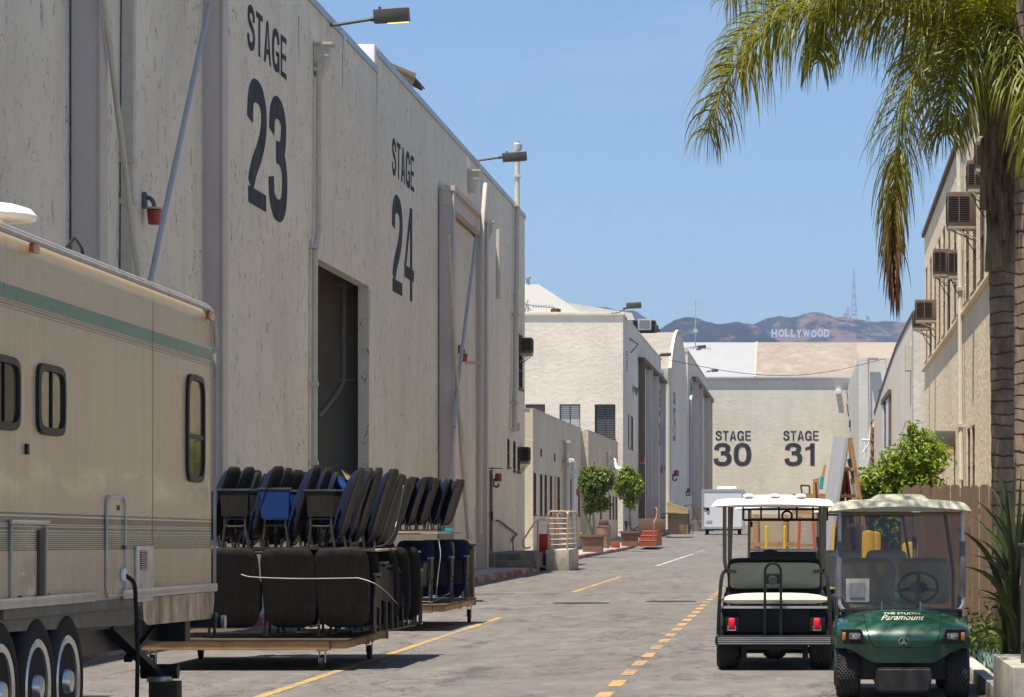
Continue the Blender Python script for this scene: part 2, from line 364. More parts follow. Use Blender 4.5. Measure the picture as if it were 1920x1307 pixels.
# ------------------------------------------------------------------ ground, road, kerbs
def ground_mats():
    m, nt, b = new_mat('asphalt'); g = N(nt); co = g.coord()
    fine = g.noise(60, co, 3, 0.8); mid = g.noise(2.2, g.coord((1, .35, 1)), 7, 0.7); big = g.noise(0.22, g.coord((1, .3, 1)), 5, 0.6)
    c = g.ramp(mid, [(0.25, (0.105, 0.096, 0.092)), (0.5, (0.178, 0.163, 0.154)), (0.78, (0.28, 0.256, 0.24))])
    c = g.mix(g.ramp(big, [(0.38, 0.7), (0.6, 0.0)]), c, (0.14, 0.125, 0.118))
    c = g.mix(g.math('MULTIPLY', g.ramp(fine, [(0.35, 1.0), (0.6, 0.0)]), 0.45), c, (0.05, 0.05, 0.05))
    cr = g.noise(0.35, g.coord((1, .5, 1)), 8, 0.7, 1.5); cl = g.math('LESS_THAN', g.math('ABSOLUTE', g.math('SUBTRACT', cr, 0.5)), 0.006)
    c = g.mix(g.math('MULTIPLY', cl, 0.75), c, (0.035, 0.034, 0.033))
    oil = g.noise(0.9, g.coord((1.4, .3, 1)), 5, 0.65); c = g.mix(g.math('MULTIPLY', g.ramp(oil, [(0.57, 0.0), (0.66, 1.0)]), 0.7), c, (0.06, 0.058, 0.056))
    pt = g.noise(0.16, g.coord((1.2, .45, 1)), 1, .3, .2); c = g.mix(g.ramp(pt, [(.56, 0.0), (.59, .40)]), c, (.12, .11, .105))
    tr = g.noise(1.0, g.coord((3.2, .03, 1)), 4, .6); c = g.mix(g.math('MULTIPLY', g.ramp(tr, [(.5, 0.0), (.68, 1.0)]), .35), c, (.12, .11, .10)); pal_ = g.noise(5.0, g.coord((.6, .6, 1)), 7, .75); c = g.mix(g.math('MULTIPLY', g.ramp(pal_, [(.56, 0.0), (.70, 1.0)]), .45), c, (.38, .34, .31))
    nt.links.new(c, b.inputs['Base Color']); b.inputs['Roughness'].default_value = 0.88; b.inputs['Specular IOR Level'].default_value = 0.3
    nt.links.new(g.bump(g.math('ADD', fine, g.math('MULTIPLY', mid, 2.0)), 0.35, 0.01), b.inputs['Normal']); asph = m
    m, nt, b = new_mat('kerb_paint'); g = N(nt); n = g.noise(1.2, g.coord((1, .5, 1)), 6, .7)
    c = g.ramp(n, [(0.42, (0.30, 0.27, 0.24)), (0.50, (0.25, 0.045, 0.045)), (0.8, (0.19, 0.035, 0.04))]); nt.links.new(c, b.inputs['Base Color']); b.inputs['Roughness'].default_value = 0.8
    return asph, m
M_asph, M_kerb = ground_mats()
M_side = pm('pavement_concrete', (0.36, 0.33, 0.29), 0.9, 0, 0.2, 2.5, bs=20, bst=0.3, bd=0.01, dirt=(0.17, 0.16, 0.15), dirt_amt=0.5)
M_soil = pm('soil', (0.11, 0.085, 0.06), 0.95, 0, 0.4, 7, bs=18, bst=0.8, bd=0.03, dirt=(0.25, 0.20, 0.13), dirt_amt=0.6)
def sheet(name, mat, x0, x1, ys, dz, nx=1):
    mb = MB(); V = [[mb.v((lerp(x0, x1, i / nx), y, gz(y) + dz)) for i in range(nx + 1)] for y in ys]
    for a, b in zip(V, V[1:]):
        for i in range(nx): mb.f([a[i], a[i + 1], b[i + 1], b[i]])
    return struct(mb.build(name, mat, recalc=False))
YS = [-40, 0, 40, 80, 120, 150] + [156 + 4 * i for i in range(15)] + [230, 260, 300, 345, 400]
sheet('ground', pm('dry_ground', (0.20, 0.17, 0.13), 0.95, 0, 0.2, 0.05), -2600, 2600, YS + [800, 2000, 4000, 6900], -0.008, 2)
sheet('road', M_asph, -12.0, 14.0, YS, 0.0)
def kerbline(name, pts, wall_x, h=0.15, hide=None):
    # pavement slab with a rounded kerb following pts (X,Y)
    mb = MB(); N_ = len(pts)
    A = [mb.v((x - .15, y, gz(y) + h)) for x, y in pts]; B = [mb.v((wall_x, y, gz(y) + h)) for x, y in pts]
    for i in range(N_ - 1): mb.f([A[i], A[i + 1], B[i + 1], B[i]])
    mb.poly([(pts[0][0] - .15, pts[0][1], gz(pts[0][1]) + h), (wall_x, pts[0][1], gz(pts[0][1]) + h), (wall_x, pts[0][1], -.05), (pts[0][0] - .15, pts[0][1], -.05)])
    struct(mb.build(name, M_side))
    mb = MB(); prof = [(-.15, h + .003), (-.03, h + .003), (0, h - .03), (.015, -.03)]
    V = [[mb.v((x + a, y, gz(y) + b)) for a, b in prof] for x, y in pts]
    for a, b in zip(V, V[1:]):
        for k in range(3): mb.f([a[k], a[k + 1], b[k + 1], b[k]])
    for q, (x, y) in ((V[0], pts[0]), (V[-1], pts[-1])): mb.f(q + [mb.v((x - .15, y, gz(y) - .03))])
    struct(mb.build(name.replace('pavement', 'kerb'), M_kerb))
kerbline('pavement', [(-8.1, -20), (-8.1, 40), (-8.1, 60), (-8.12, 80), (-8.05, 93.2)], -9.9)
kerbline('pavement', [(-9.3, 101), (-9.0, 104), (-8.9, 112), (-8.92, 122), (-9.0, 140), (-9.05, 160), (-9.1, 172), (-9.5, 182), (-10.3, 188)], -13.0)
kerbline('pavement', [(-9.4, 196), (-8.8, 205), (-8.6, 216), (-8.5, 240), (-8.4, 262)], -12.0)
# right-hand planting bed and its kerb
mb = MB(); mb.box(1.72, 1.87, 24.7, 45, -.02, .14, .012); struct(mb.build('kerb', M_conc))
mb = MB(); mb.grid(lambda u, v: (1.87 + 4 * u, 24.7 + 20 * v, .09 + .05 * mnoise.noise(Vector((u * 9, v * 40, 0)))), 14, 60); struct(mb.build('planting_bed', M_soil))
# painted lines
def worn(name, col, lo, hi):
    m, nt, b = new_mat(name); g = N(nt); n = g.noise(7, g.coord((1.6, .5, 1)), 9, .82); n2 = g.noise(.8, g.coord((1, .4, 1)), 3, .6)
    f = g.ramp(g.math('ADD', g.math('MULTIPLY', n, .7), g.math('MULTIPLY', n2, .3)), [(lo, 0.0), (hi, 1.0)]); c = g.mix(g.ramp(g.noise(14, g.coord(), 4, .7), [(.3, 0.0), (.7, .5)]), col, tuple(q * .7 for q in col))
    nt.links.new(g.mix(f, c, (.19, .17, .157)), b.inputs['Base Color']); b.inputs['Roughness'].default_value = .85; b.inputs['Specular IOR Level'].default_value = .2; return m
M_yline = worn('yellow_road_paint', (.50, .30, .07), .45, .56)
M_oline = worn('orange_road_paint', (.54, .30, .09), .46, .56)
M_wline = worn('white_road_paint', (.50, .48, .44), .48, .60)
def marking(name, segs, xw, mat, xf=lambda y: 0.0):
    mb = MB(); k = 0
    for y0, y1 in segs:
        n = max(1, int((y1 - y0) / 2)); V = []
        for i in range(n + 1):
            y = lerp(y0, y1, i / n); x = xf(y); j = .012 * mnoise.noise(Vector((y * 2.3, x, 1)))
            V.append([mb.v((x - xw / 2 + j, y, gz(y) + .004)), mb.v((x + xw / 2 + j * .6, y, gz(y) + .004))])
        for a, b in zip(V, V[1:]): mb.f([a[0], a[1], b[1], b[0]])
    return struct(mb.build(name, mat, recalc=False))
marking('road_marking', [(12, 49)], 0.11, M_yline, lambda y: -4.86)
marking('road_marking', [(66, 84)], 0.12, M_yline, lambda y: -4.97)
marking('road_marking', [(104, 140)], 0.12, M_wline, lambda y: -4.9)
marking('road_marking', [(144, 160)], 0.12, M_yline, lambda y: -4.95)
marking('road_marking', [(26.6 + 2.05 * i, 27.75 + 2.05 * i) for i in range(22)], 0.135, M_oline, lambda y: -1.76)

# ------------------------------------------------------------------ hills, sign, masts
M_hill, nt_, b_ = new_mat('dry_hillside'); g = N(nt_)
n1 = g.noise(0.022, g.coord((1, .5, 1.6)), 10, 0.80); n2 = g.noise(0.0035, g.coord(), 4, 0.5); at_ = g.n('ShaderNodeAttribute', attribute_name='scrub')
c_ = g.ramp(g.math('ADD', g.math('MULTIPLY', n1, 0.75), g.math('ADD', g.math('MULTIPLY', n2, 0.2), g.math('MULTIPLY', at_.outputs['Fac'], 0.2))), [(0.47, (0.24, 0.155, 0.10)), (0.50, (0.17, 0.12, 0.075)), (0.55, (0.035, 0.038, 0.026)), (0.75, (0.022, 0.026, 0.018))])
nt_.links.new(c_, b_.inputs['Base Color']); b_.inputs['Roughness'].default_value = 1.0; b_.inputs['Specular IOR Level'].default_value = 0.1
nt_.links.new(g.bump(n1, 1.0, 12.0), b_.inputs['Normal'])
def hills(Y0, Y1, Y2, prof, scrub, seed, nx=220, ny=46):
    # ridge seen at photo heights prof (px -> py) when the crest is at Y1
    def z(X, Y):
        px = VX + X * F / Y1; crest = EYE + (VY - interp(prof, px)) * Y1 / F
        t = (Y - Y0) / (Y1 - Y0); k = sst(0, 1, t) ** .8 if Y <= Y1 else 1 - .6 * sst(0, 1, (Y - Y1) / (Y2 - Y1))
        gul = mnoise.fractal(Vector((X * .006 + seed, Y * .0025, 0)), 1.0, 2.1, 6) * 38 * (1 - min(1, abs(t)) ** 3 * .85) + mnoise.fractal(Vector((X * .03, Y * .02, seed)), 1.0, 2.0, 4) * 3.5
        return max(-20, crest * k + gul * min(1, max(0, t) * 3))
    mb = MB(); V = []
    for i in range(nx + 1):
        X = -620 + 1500 * i / nx; V.append([mb.v((X, lerp(Y0, Y2, j / ny), z(X, lerp(Y0, Y2, j / ny)))) for j in range(ny + 1)])
    for a, b in zip(V, V[1:]):
        for j in range(ny): mb.f([a[j], b[j], b[j + 1], a[j + 1]])
    o = struct(mb.build('hills', M_hill, smooth=180)); a = o.data.attributes.new('scrub', 'FLOAT', 'POINT')
    a.data.foreach_set('value', [scrub(VX + v.co.x * F / Y1, v.co.z) for v in o.data.vertices]); return z
prof_b = [(900, 560), (1100, 575), (1150, 582), (1195, 590), (1215, 600), (1240, 622), (1290, 632), (1380, 622), (1425, 606), (1438, 600), (1462, 597), (1490, 600), (1510, 598), (1560, 599), (1600, 600), (1660, 603), (1700, 608), (1800, 618), (1990, 640), (2300, 660)]
prof_f = [(900, 700), (1150, 668), (1215, 640), (1240, 618), (1262, 604), (1285, 598), (1305, 598), (1322, 604), (1345, 608), (1365, 601), (1385, 601), (1405, 605), (1425, 612), (1440, 627), (1470, 645), (1560, 655), (1650, 660), (1990, 690)]
zb = hills(4700, 5750, 6800, prof_b, lambda px, z: (0.55 if px < 1430 else (0.10 if px < 1600 else 0.32)) + (.25 if 1425 < px < 1500 and z > 375 else 0), 3.3)
zf = hills(3900, 4500, 5400, prof_f, lambda px, z: 0.50, 9.1)
def on_hill(px, py, zfun, lo, hi):
    Y = lo
    while Y < hi:
        p = at(px, py, Y)
        if zfun(p.x, Y) >= p.z: return p
        Y += 4
    return at(px, py, hi)
M_sign = pm('white_sign_panel', (0.85, 0.85, 0.84), 0.7, 0, 0.05, 0.1)
hy = min(on_hill(x, 633, zb, 4700, 5740).y for x in range(1448, 1560, 4)) - 12
sg = thing('hillside_sign', 'giant white capital letters spelling HOLLYWOOD on the brown hillside', 'sign', at(1500, 634, hy))
ref = sg.location.copy(); xs = [1452, 1465, 1476, 1487, 1498, 1512, 1526, 1538, 1550]; dz_ = [0, 0.6, 1, .4, -.6, 0, -.4, .6, .4]
for ch, px, dd in zip('HOLLYWOOD', xs, dz_):
    me = font_mesh(ch, 19, 0.6, 0.95); bx = [v.co.x for v in me.vertices]; by = [v.co.y for v in me.vertices]
    wd = 13.2 if ch == 'W' else (8.6 if ch == 'L' else 10.4); cx_ = (max(bx) + min(bx)) / 2; kx = wd / (max(bx) - min(bx)); ky = 14.2 / (max(by) - min(by)); y0_ = min(by)
    P = at(px, 632.5, ref.y - 6)
    me.materials.append(M_sign)
    o = bpy.data.objects.new('letter', me); C.objects.link(o); o.parent = sg; o.location = (P.x - ref.x - cx_ * kx, -6, P.z - ref.z + dd - y0_ * ky); o.scale = (kx, ky, 1); o.rotation_euler = (radians(90), 0, 0)
mb = MB()
for px in range(1449, 1556, 5):
    P = at(px, 632.5, ref.y - 5) - ref; mb.box(P.x - .3, P.x + .3, P.y - .2, P.y + .5, P.z - 14, P.z + 10)
mb.build('support_frame', M_steel, sg)
def mast(name, px, py0, py1, Y, wbase, label, plats, seed):
    r = random.Random(seed); p0, p1 = at(px, py0, Y), at(px, py1, Y); t = thing(name, label, 'radio mast', p0); H = p1.z - p0.z
    mb = MB(); n = max(6, int(H / 5)); cor = lambda k, h: Vector(((-1, 1, 1, -1)[k], (-1, -1, 1, 1)[k], 0)) * (wbase / 2 * (1 - .86 * h / H)) + Vector((0, 0, h))
    for i in range(n):
        a, b = H * i / n, H * (i + 1) / n
        for k in range(4):
            mb.tube([cor(k, a), cor(k, b)], wbase * .045, 4); mb.tube([cor(k, a), cor((k + 1) % 4, b)], wbase * .025, 4)
    mb.tube([(0, 0, H), (0, 0, H * 1.07)], wbase * .05, 5); mb.build('lattice', M_mast, t)
    mb = MB()
    for h, s in plats:
        for q in range(5):
            a = r.uniform(0, 6.28); mb.box(s * cos(a) - .8, s * cos(a) + .8, s * sin(a) - .6, s * sin(a) + .6, h * H - 1.4, h * H + 1.4)
            mb.tube([(0, 0, h * H), (s * cos(a), s * sin(a), h * H)], .25, 4)
    mb.build('antenna_panel', M_mast, t); return t
M_mast = pm('mast_steel', (0.45, 0.42, 0.44), 0.6, 0.2, 0.1, .1)
mast('radio_mast', 1601, 601, 510, 5740, 11, 'tall thin lattice radio mast on the hilltop right of the sign', [(.12, 4), (.2, 5), (.32, 4), (.5, 2.5), (.7, 2)], 1)
mast('radio_mast', 1590, 602, 577, 5740, 6, 'short stubby mast just left of the tallest mast on the hilltop', [(.3, 5), (.5, 4), (.75, 3), (.95, 3)], 2)
mast('radio_mast', 1584, 602, 586, 5740, 5, 'lowest antenna tower beside the tall mast, furthest left of that cluster', [(.5, 4), (.8, 3.5)], 4)
mast('radio_mast', 1540, 600, 592, 5730, 4, 'tiny antenna pair on the ridge above the last letters of the sign', [(.6, 4), (.9, 3)], 5)
mast('radio_mast', 1627, 603, 592, 5740, 4, 'small antenna on the ridge right of the tall mast', [(.5, 3), (.8, 3)], 6)
# ------------------------------------------------------------------ left sound stage (street wall at X = -9.7)
XL = -9.7
def LW(x, y): s = (VX - x) / -XL; return F / s, EYE + (VY - y) / s
def LY(x): return LW(x, 0)[0]
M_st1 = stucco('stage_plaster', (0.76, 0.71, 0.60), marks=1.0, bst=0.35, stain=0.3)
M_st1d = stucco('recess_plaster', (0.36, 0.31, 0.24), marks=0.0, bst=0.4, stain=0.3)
M_coping = pm('metal_coping', (0.42, 0.44, 0.50), 0.45, 0.5, 0.25, 1.5)
st = thing('sound_stage_building', 'tall grey-beige sound stage with STAGE 23 and STAGE 24 painted on its wall', 'building', (XL, 20, 0))
MI = Matrix.Translation((-XL, -20, 0))   # world -> local
fnL = lambda u, z, d: (XL - d, u, z)
Yo0, Yo1 = LY(585), LY(692); ZO = 6.89; YE = LY(984); YSTEP = LY(706.5)
smallwin = [(LW(951, 875), LW(955.5, 823)), (LW(962, 882), LW(967, 828)), (LW(970, 884), LW(975, 838))]
winbig = (LW(972.5, 727), LW(980, 630))
door = (LW(914.5, 0)[0], LW(922, 0)[0], .57, LW(918, 881)[1])
holes = [(Yo0, Yo1, -1, ZO)] + [(a[0], b[0], a[1], b[1]) for a, b in smallwin] + [(winbig[0][0], winbig[1][0], winbig[0][1], winbig[1][1])] + [door]
mb = MB(); mb.wall(fnL, 8, YSTEP, 0, 11.98, [holes[0]], .25)
mb.wall(fnL, YSTEP, YE, 0, 12.4, holes[1:], .05)
mb.wall(lambda u, z, d: (u, YE - d, z), -46, XL, 0, 12.4); mb.wall(lambda u, z, d: (u, 8 + d, z), -46, XL, 0, 11.98)
mb.wall(lambda u, z, d: (-46, u, z), 8, YE, 0, 12.0); mb.xf(MI); mb.build('wall', M_st1, st)
mb = MB(); mb.box(-46, XL - .3, 8.1, YE - .1, 11.5, 11.6); mb.box(XL - .28, XL - .02, YSTEP, YE - .02, 11.4, 12.39); mb.box(XL - .28, XL - .02, 8, YSTEP - .01, 11.0, 11.97); mb.xf(MI); mb.build('roof', M_conc, st)
mb = MB(); mb.box(XL - .30, XL + .035, 8, YSTEP, 11.98, 12.05); mb.box(XL - .34, XL + .035, YSTEP + .01, YE + .03, 12.4, 12.47)
mb.box(XL - .005, XL + .04, 8, YSTEP - .02, 11.90, 11.985); mb.box(XL + .001, XL + .044, YSTEP + .02, YE, 12.31, 12.405); mb.xf(MI); mb.build('coping', M_coping, st)
mb = MB(); mb.box(XL - .40, XL - .002, YSTEP - .35, YSTEP + .3, 11.9, 12.52, .01); mb.xf(MI); mb.build('parapet_step', M_white, st)
# recess behind the big opening
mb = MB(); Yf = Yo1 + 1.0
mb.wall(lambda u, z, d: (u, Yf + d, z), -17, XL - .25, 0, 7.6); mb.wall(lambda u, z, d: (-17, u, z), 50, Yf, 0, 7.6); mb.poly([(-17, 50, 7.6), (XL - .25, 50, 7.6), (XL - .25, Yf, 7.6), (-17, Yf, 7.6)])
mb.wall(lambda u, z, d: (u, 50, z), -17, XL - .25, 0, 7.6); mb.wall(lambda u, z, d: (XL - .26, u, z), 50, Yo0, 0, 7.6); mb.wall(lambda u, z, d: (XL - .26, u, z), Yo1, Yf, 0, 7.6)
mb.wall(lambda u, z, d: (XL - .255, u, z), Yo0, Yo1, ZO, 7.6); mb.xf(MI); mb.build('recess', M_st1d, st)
def onF(px, py, Y): return at(px, py, Y)
mb = MB(); q = Yf - .09
mb.tube(catmull([onF(646, 528, q), onF(645, 620, q), onF(645, 700, q), onF(642, 722, q), onF(628, 745, q), onF(600, 780, q)], 4), .055, 8)
for y in (535, 712): mb.beam(onF(634, y, Yf - .03), onF(668, y, Yf - .03), .05, .05)
mb.xf(MI); mb.build('wall_pipe', M_pipe, st)
# painted numbers
def sign_on_wall(txt1, txt2, xa, xb, ya, yb, yc, yd, parent, M, fn=None, wfn=LW, mat=None, sw=1.0):
    """txt1 spans wall z of (x, ya..yb), txt2 of (x, yc..yd) measured at xa"""
    (Y0, z1), (Y1, _) = wfn(xa, ya), wfn(xb, 0); z0 = wfn(xa, yb)[1]; z3 = wfn(xa, yc)[1]; z2 = wfn(xa, yd)[1]
    for txt, a, b, inset in ((txt1, z0, z1, 0), (txt2, z2, z3, .0)):
        mb = MB(); W = Y1 - Y0; glyph_text(mb, txt, lambda u, z, d: (wfn.X - d, Y0 + u, a + z), b - a, W, sw); mb.xf(M); mb.build('painted_number' if txt == txt2 else 'painted_word', mat or M_numpaint, parent)
LW.X = XL
sign_on_wall('STAGE', '23', 464, 537, 5, 88, 140, 378, st, MI, sw=1.3)
sign_on_wall('STAGE', '24', 735, 776, 257, 326, 362, 545, st, MI, sw=1.3)
def beamL(mb, x0, x1, z0, z1, out=.28, gap=.04): mb.box(XL + gap, XL + gap + out, x0, x1, z0, z1, .008)
# sliding door rails and their doors: door 23 (near) and 24 (far)
def slide_door(xa0, xa1, xb0, xb1, ztop, label):
    t = thing('sliding_stage_door', label, 'door', (XL, LY((xa1 + xb0) / 2), 0.15)); o = t.location; M = Matrix.Translation(-o)
    mb = MB(); mb.box(XL + .02, XL + .09, LY(xa1) - .3, LY(xb0) + .3, .16, ztop - .5); mb.xf(M); mb.build('door_panel', M_st1, t)
    for xa, xb in ((xa0, xa1), (xb0, xb1)):
        mb = MB(); y0 = LY(xa) + .15; y1 = y0 + .34; mb.box(XL + .03, XL + .40, y0, y1, .15, ztop, .012); mb.box(XL + .40, XL + .43, y0 - .03, y1 + .03, .15, ztop, .004); mb.xf(M); mb.build('guide_post', M_post, t)
    mb = MB(); mb.box(XL + .10, XL + .46, LY(xa0) + .1, LY(xb0) + .8, ztop - .02, ztop + .12); mb.box(XL + .12, XL + .34, LY(xa0) + .12, LY(xb0) + .75, ztop - .42, ztop - .021); mb.xf(M); mb.build('track_beam', M_post, t)
    return t, M
d23, MD = slide_door(124, 172, 366, 408, 11.6, 'near sliding stage door with tall guide posts behind the trailer, left of the number 23')
def pipe_on(t, M, pts, r, mat, name='brace_pipe', off=.5):
    mb = MB(); P = [];
    for x, y in pts: a, b = LW(x, y); k = (XL + off) / XL; P.append((XL + off, a * k, EYE + (b - EYE) * k))
    mb.tube(P, r, 8); mb.xf(M); mb.build(name, mat, t)
pipe_on(d23, MD, [(190, -40), (262, 540)], .042, M_pipe); pipe_on(d23, MD, [(392, 10), (300, 440), (275, 560)], .042, M_pgrey)
mb = MB(); k = (XL + .5) / XL; a, b = LW(388, 8); mb.box(XL + .42, XL + .56, a * k - .15, a * k + .15, b - .35, b + .35, .02); mb.xf(MD); mb.build('hinge_bracket', M_pgrey, d23)
d24, MD = slide_door(820, 838, 886, 905, LW(820, 355)[1], 'far sliding stage door between guide posts, right of the number 24')
pipe_on(d24, MD, [(841, 440), (855, 680), (866, 860), (878, 1010)], .05, M_pipe); pipe_on(d24, MD, [(893, 445), (868, 640), (852, 780), (846, 880), (838, 960)], .05, M_pgrey)
pipe_on(d24, MD, [(854, 760), (850, 800)], .075, M_pgrey, 'turnbuckle'); pipe_on(d24, MD, [(863, 790), (866, 830)], .07, M_pipe, 'turnbuckle')
def downpipe(label, pts, r, head=None, mat=M_pipe, off=.12, joints=(), seg=8, sq=False):
    Y0, z0 = LW(*pts[-1]); t = thing('downpipe', label, 'pipe', (XL + off, Y0, z0)); M = Matrix.Translation(-t.location); mb = MB()
    P = [(XL + off, *LW(x, y)) for x, y in pts]
    if sq:
        for a, b in zip(P, P[1:]): mb.beam(a, b, r * 2, r * 2, (1, 0, 0))
    else: mb.tube(P, r, seg)
    mb.xf(M); mb.build('pipe', mat, t)
    for x, y in joints: a, b = LW(x, y); mb = MB(); mb.box(XL + .005, XL + off + r * 1.25, a - r * 1.3, a + r * 1.3, b - .04, b + .04); mb.xf(M); mb.build('bracket', mat, t)
    if head:
        a, b = LW(*head); mb = MB(); R = .17
        mb.grid(lambda u, v: (XL + .02 + (.30 if (.0 < u < .6) else .0) * (v if v < 1 else 1), a, b), 1, 1) if False else None
        for (za, ra), (zb_, rb) in (((-.62, .5), (-.22, 1)), ((-.22, 1), (0, 1.0)), ((0, 1.25), (.05, 1.25))):
            V = []
            for z_, r_ in ((za, ra), (zb_, rb)): V.append([mb.v((XL + .01, a - R * r_, b + z_)), mb.v((XL + .01 + .30 * r_, a - R * r_, b + z_)), mb.v((XL + .01 + .30 * r_, a + R * r_, b + z_)), mb.v((XL + .01, a + R * r_, b + z_))])
            for i in range(4): mb.f([V[0][i], V[0][(i + 1) % 4], V[1][(i + 1) % 4], V[1][i]])
            mb.f(V[0]); mb.f(V[1])
        mb.xf(M); mb.build('hopper_head', mat, t)
    return t
downpipe('square downpipe behind the near stage door braces', [(216, -30), (214, 300), (214, 385), (213, 560)], .085, None, M_pipe, .2, [(214, 300), (214, 378)], sq=True)
downpipe('long rainwater pipe with hopper head between the numbers 23 and 24', [(588, 118), (587, 430), (580, 470), (579, 888), (577.5, 1010)], .062, (590, 86), M_pipe, .11, [(588, 130), (580, 462), (579, 720), (579, 868)])
downpipe('rainwater pipe with square hopper head above the far stage door', [(877, 345), (871, 420), (869, 560), (866, 1000)], .07, (878, 322), M_pipe, .52, [(867, 680)])
t = downpipe('rainwater pipe with hopper on the right post of the far stage door', [(904, 430), (903, 560)], .07, (905, 418), M_pipe, .5)
downpipe('tall capped vent stack rising above the roof at the far corner of the wall', [(962, 282), (962, 385), (960, 560), (957, 800), (954, 806)], .085, None, M_pipe, .14, [(962, 330), (961, 385), (960, 590), (957, 755)])
mb = MB(); a, b = LW(962, 280); mb.lathe([(.10, -.05), (.17, 0), (.17, .16), (.08, .22), (.08, .28)], (XL + .14, a, b), seg=14); o = mb.build('cap', M_steel); o.parent = [x for x in bpy.data.objects if x.name.startswith('downpipe') and 'vent stack' in x.get('label', '')][0]; o.location = -o.parent.location
M_run = pm('rust_run', (.34, .27, .20), .9, 0, .3, 6); M_grime = pm('grime_run', (.45, .41, .35), .95, 0, .2, 4)
for x, y0, y1, w_ in ((642, 100, 175, .06), (706.5, 140, 235, .10), (771, 190, 250, .05), (902, 348, 420, .10), (840, 300, 350, .08), (560, 30, 120, .05), (262, 388, 440, .05), (694, 545, 640, .05)):
    mb = MB(); a, b0 = LW(x, y0); b1 = LW(x, y1)[1]; n = 9; V = []
    for i in range(n + 1): t_ = i / n; k = w_ * (1 - t_) ** .7 + .004; o_ = .02 * mnoise.noise(Vector((x, i * .6, 0))); V.append([mb.v((XL + .0025, a - k + o_, lerp(b0, b1, t_))), mb.v((XL + .0025, a + k + o_, lerp(b0, b1, t_)))])
    for p_, q_ in zip(V, V[1:]): mb.f([p_[0], p_[1], q_[1], q_[0]])
    mb.xf(MI); mb.build('rust_stain', M_run if int(x) in (262, 642, 560) else M_grime, st, recalc=False)
# roof lights
def roof_light(label, x0, y0, x1, y1, xh0, xh1, yh0, yh1, Y, lit=False, arm_down=0.0):
    base = at(x0, y0, Y); t = thing('roof_floodlight', label, 'light', base); M = Matrix.Translation(-base); s = F / Y
    mb = MB(); mb.tube([base + Vector((-.5, 0, -arm_down - .05)), base, at(x1, y1, Y)], .035, 8); mb.tube([at(x1 - 8, y1 + 1, Y), at(x1, y1, Y)], .055, 8); mb.xf(M); mb.build('arm', M_bronze, t)
    a, b = at(xh0, yh1, Y), at(xh1, yh0, Y); h = (b.z - a.z) * .78; L = b.x - a.x; mb = MB()
    mb.box(0, L, 0, .42, 0, h, .015); R = Matrix.Rotation(radians(-4), 4, 'Y'); mb.xf(Matrix.Translation((a.x, Y - .21, a.z)) @ R @ Matrix.Rotation(radians(9), 4, 'X'))
    Mh = Matrix.Translation((a.x, Y - .21, a.z)) @ R @ Matrix.Rotation(radians(9), 4, 'X'); mb.xf(M); hd = mb.build('lamp_head', M_bronze, t)
    mb = MB(); mb.box(L * .38, L * .96, .03, .39, -.012, .03); mb.xf(M @ Mh); mb.build('lens', emis('lit_lens', (1.0, .42, .06), 1.6) if lit else pm('dull_lens', (.5, .48, .42), .3), t)
    mb = MB(); mb.box(L * .15, L * .22, .1, .17, h, h + .05); mb.xf(M @ Mh); mb.build('photocell', pm('blue_cell', (.03, .12, .4), .4), t)
    return t
roof_light('bronze box floodlight glowing orange above the STAGE 23 wall', 634, 46, 703, 35, 704, 768, 14, 48, 62, True)
roof_light('unlit bronze box floodlight on the roof edge near the vent stack', 898, 301, 943, 294, 944, 988, 284, 306, 91.5)
# wooden roof hatch
p = at(762, 158, 78); t = thing('roof_vent_house', 'small wooden roof hatch with overhanging boards on the stage roof', 'roof vent', (p.x, 78, 12.85)); mb = MB()
mb.beam((-.95, -1.2, .62), (.55, -1.2, .12), .5, .05, (0, 1, 0)); mb.box(-.8, .1, -1, 1, -.85, .25); mb.build('housing', pm('hatch_box', (.22, .18, .12), .8), t)
mb = MB(); R = Matrix.Translation((0, 0, .42)) @ Matrix.Rotation(radians(22), 4, 'Y'); mb.box(-1.0, .62, -1.3, 1.3, 0, .05, 0, R)
for i in range(5): mb.box(-.9, .55, -1.25 + .6 * i, -1.19 + .6 * i, -.1, -.002, 0, R)
mb.build('roof', pm('weathered_boards', (.17, .135, .09), .8, 0, .4, 5), t); t.scale = (.6, .8, .75)
# conduit strips near parapet, wall details
for x, ya, yb, lab in ((642, 70, 97, 'short white conduit below the parapet left of the roof step'), (902, 320, 346, 'short white conduit below the parapet near the vent stack')):
    a, b = LW(x, yb); mb = MB(); z1 = LW(x, ya)[1]; mb.tube([(0, 0, 0), (0, 0, z1 - b)], .03, 6); mb.box(-.06, .04, -.05, .05, -.04, .02); o = mb.build('conduit', M_white); o.location = (XL + .05, a, b); tag(o, lab, 'conduit')
def red_lamp(label, wall, Y, z, s=1.0, up=False):
    t = thing('red_warning_lamp', label, 'warning lamp', (wall, Y, z)); mb = MB()
    mb.box(0, .05, -.07, .07, -.12, .12, .01); mb.tube(catmull([(.04, 0, .05), (.10, 0, .03), (.15, 0, -.03), (.16, 0, -.12)] if not up else [(.04, 0, -.1), (.1, 0, -.12), (.16, 0, -.1), (.16, 0, -.02)], 4), .032, 8); mb.build('bracket', pm('grey_bracket', (.12, .14, .18), .5, .4), t)
    o = -.26 if not up else .0; k = -1 if not up else 1
    mb = MB(); mb.lathe([(.13, 0), (.14, .02), (.10, .035)], (.16, 0, (-.13 if not up else .02)), seg=16); mb.build('collar', M_steel, t)
    mb = MB()
    if up: mb.lathe([(.085, .03), (.11, .06), (.10, .24), (.085, .27)], (.16, 0, 0), seg=16)
    else: mb.lathe([(.07, -.36), (.09, -.345), (.112, -.15), (.1, -.132)], (.16, 0, 0), seg=16)
    mb.build('jar', M_redlens, t)
    t.scale = (s, s, s); return t
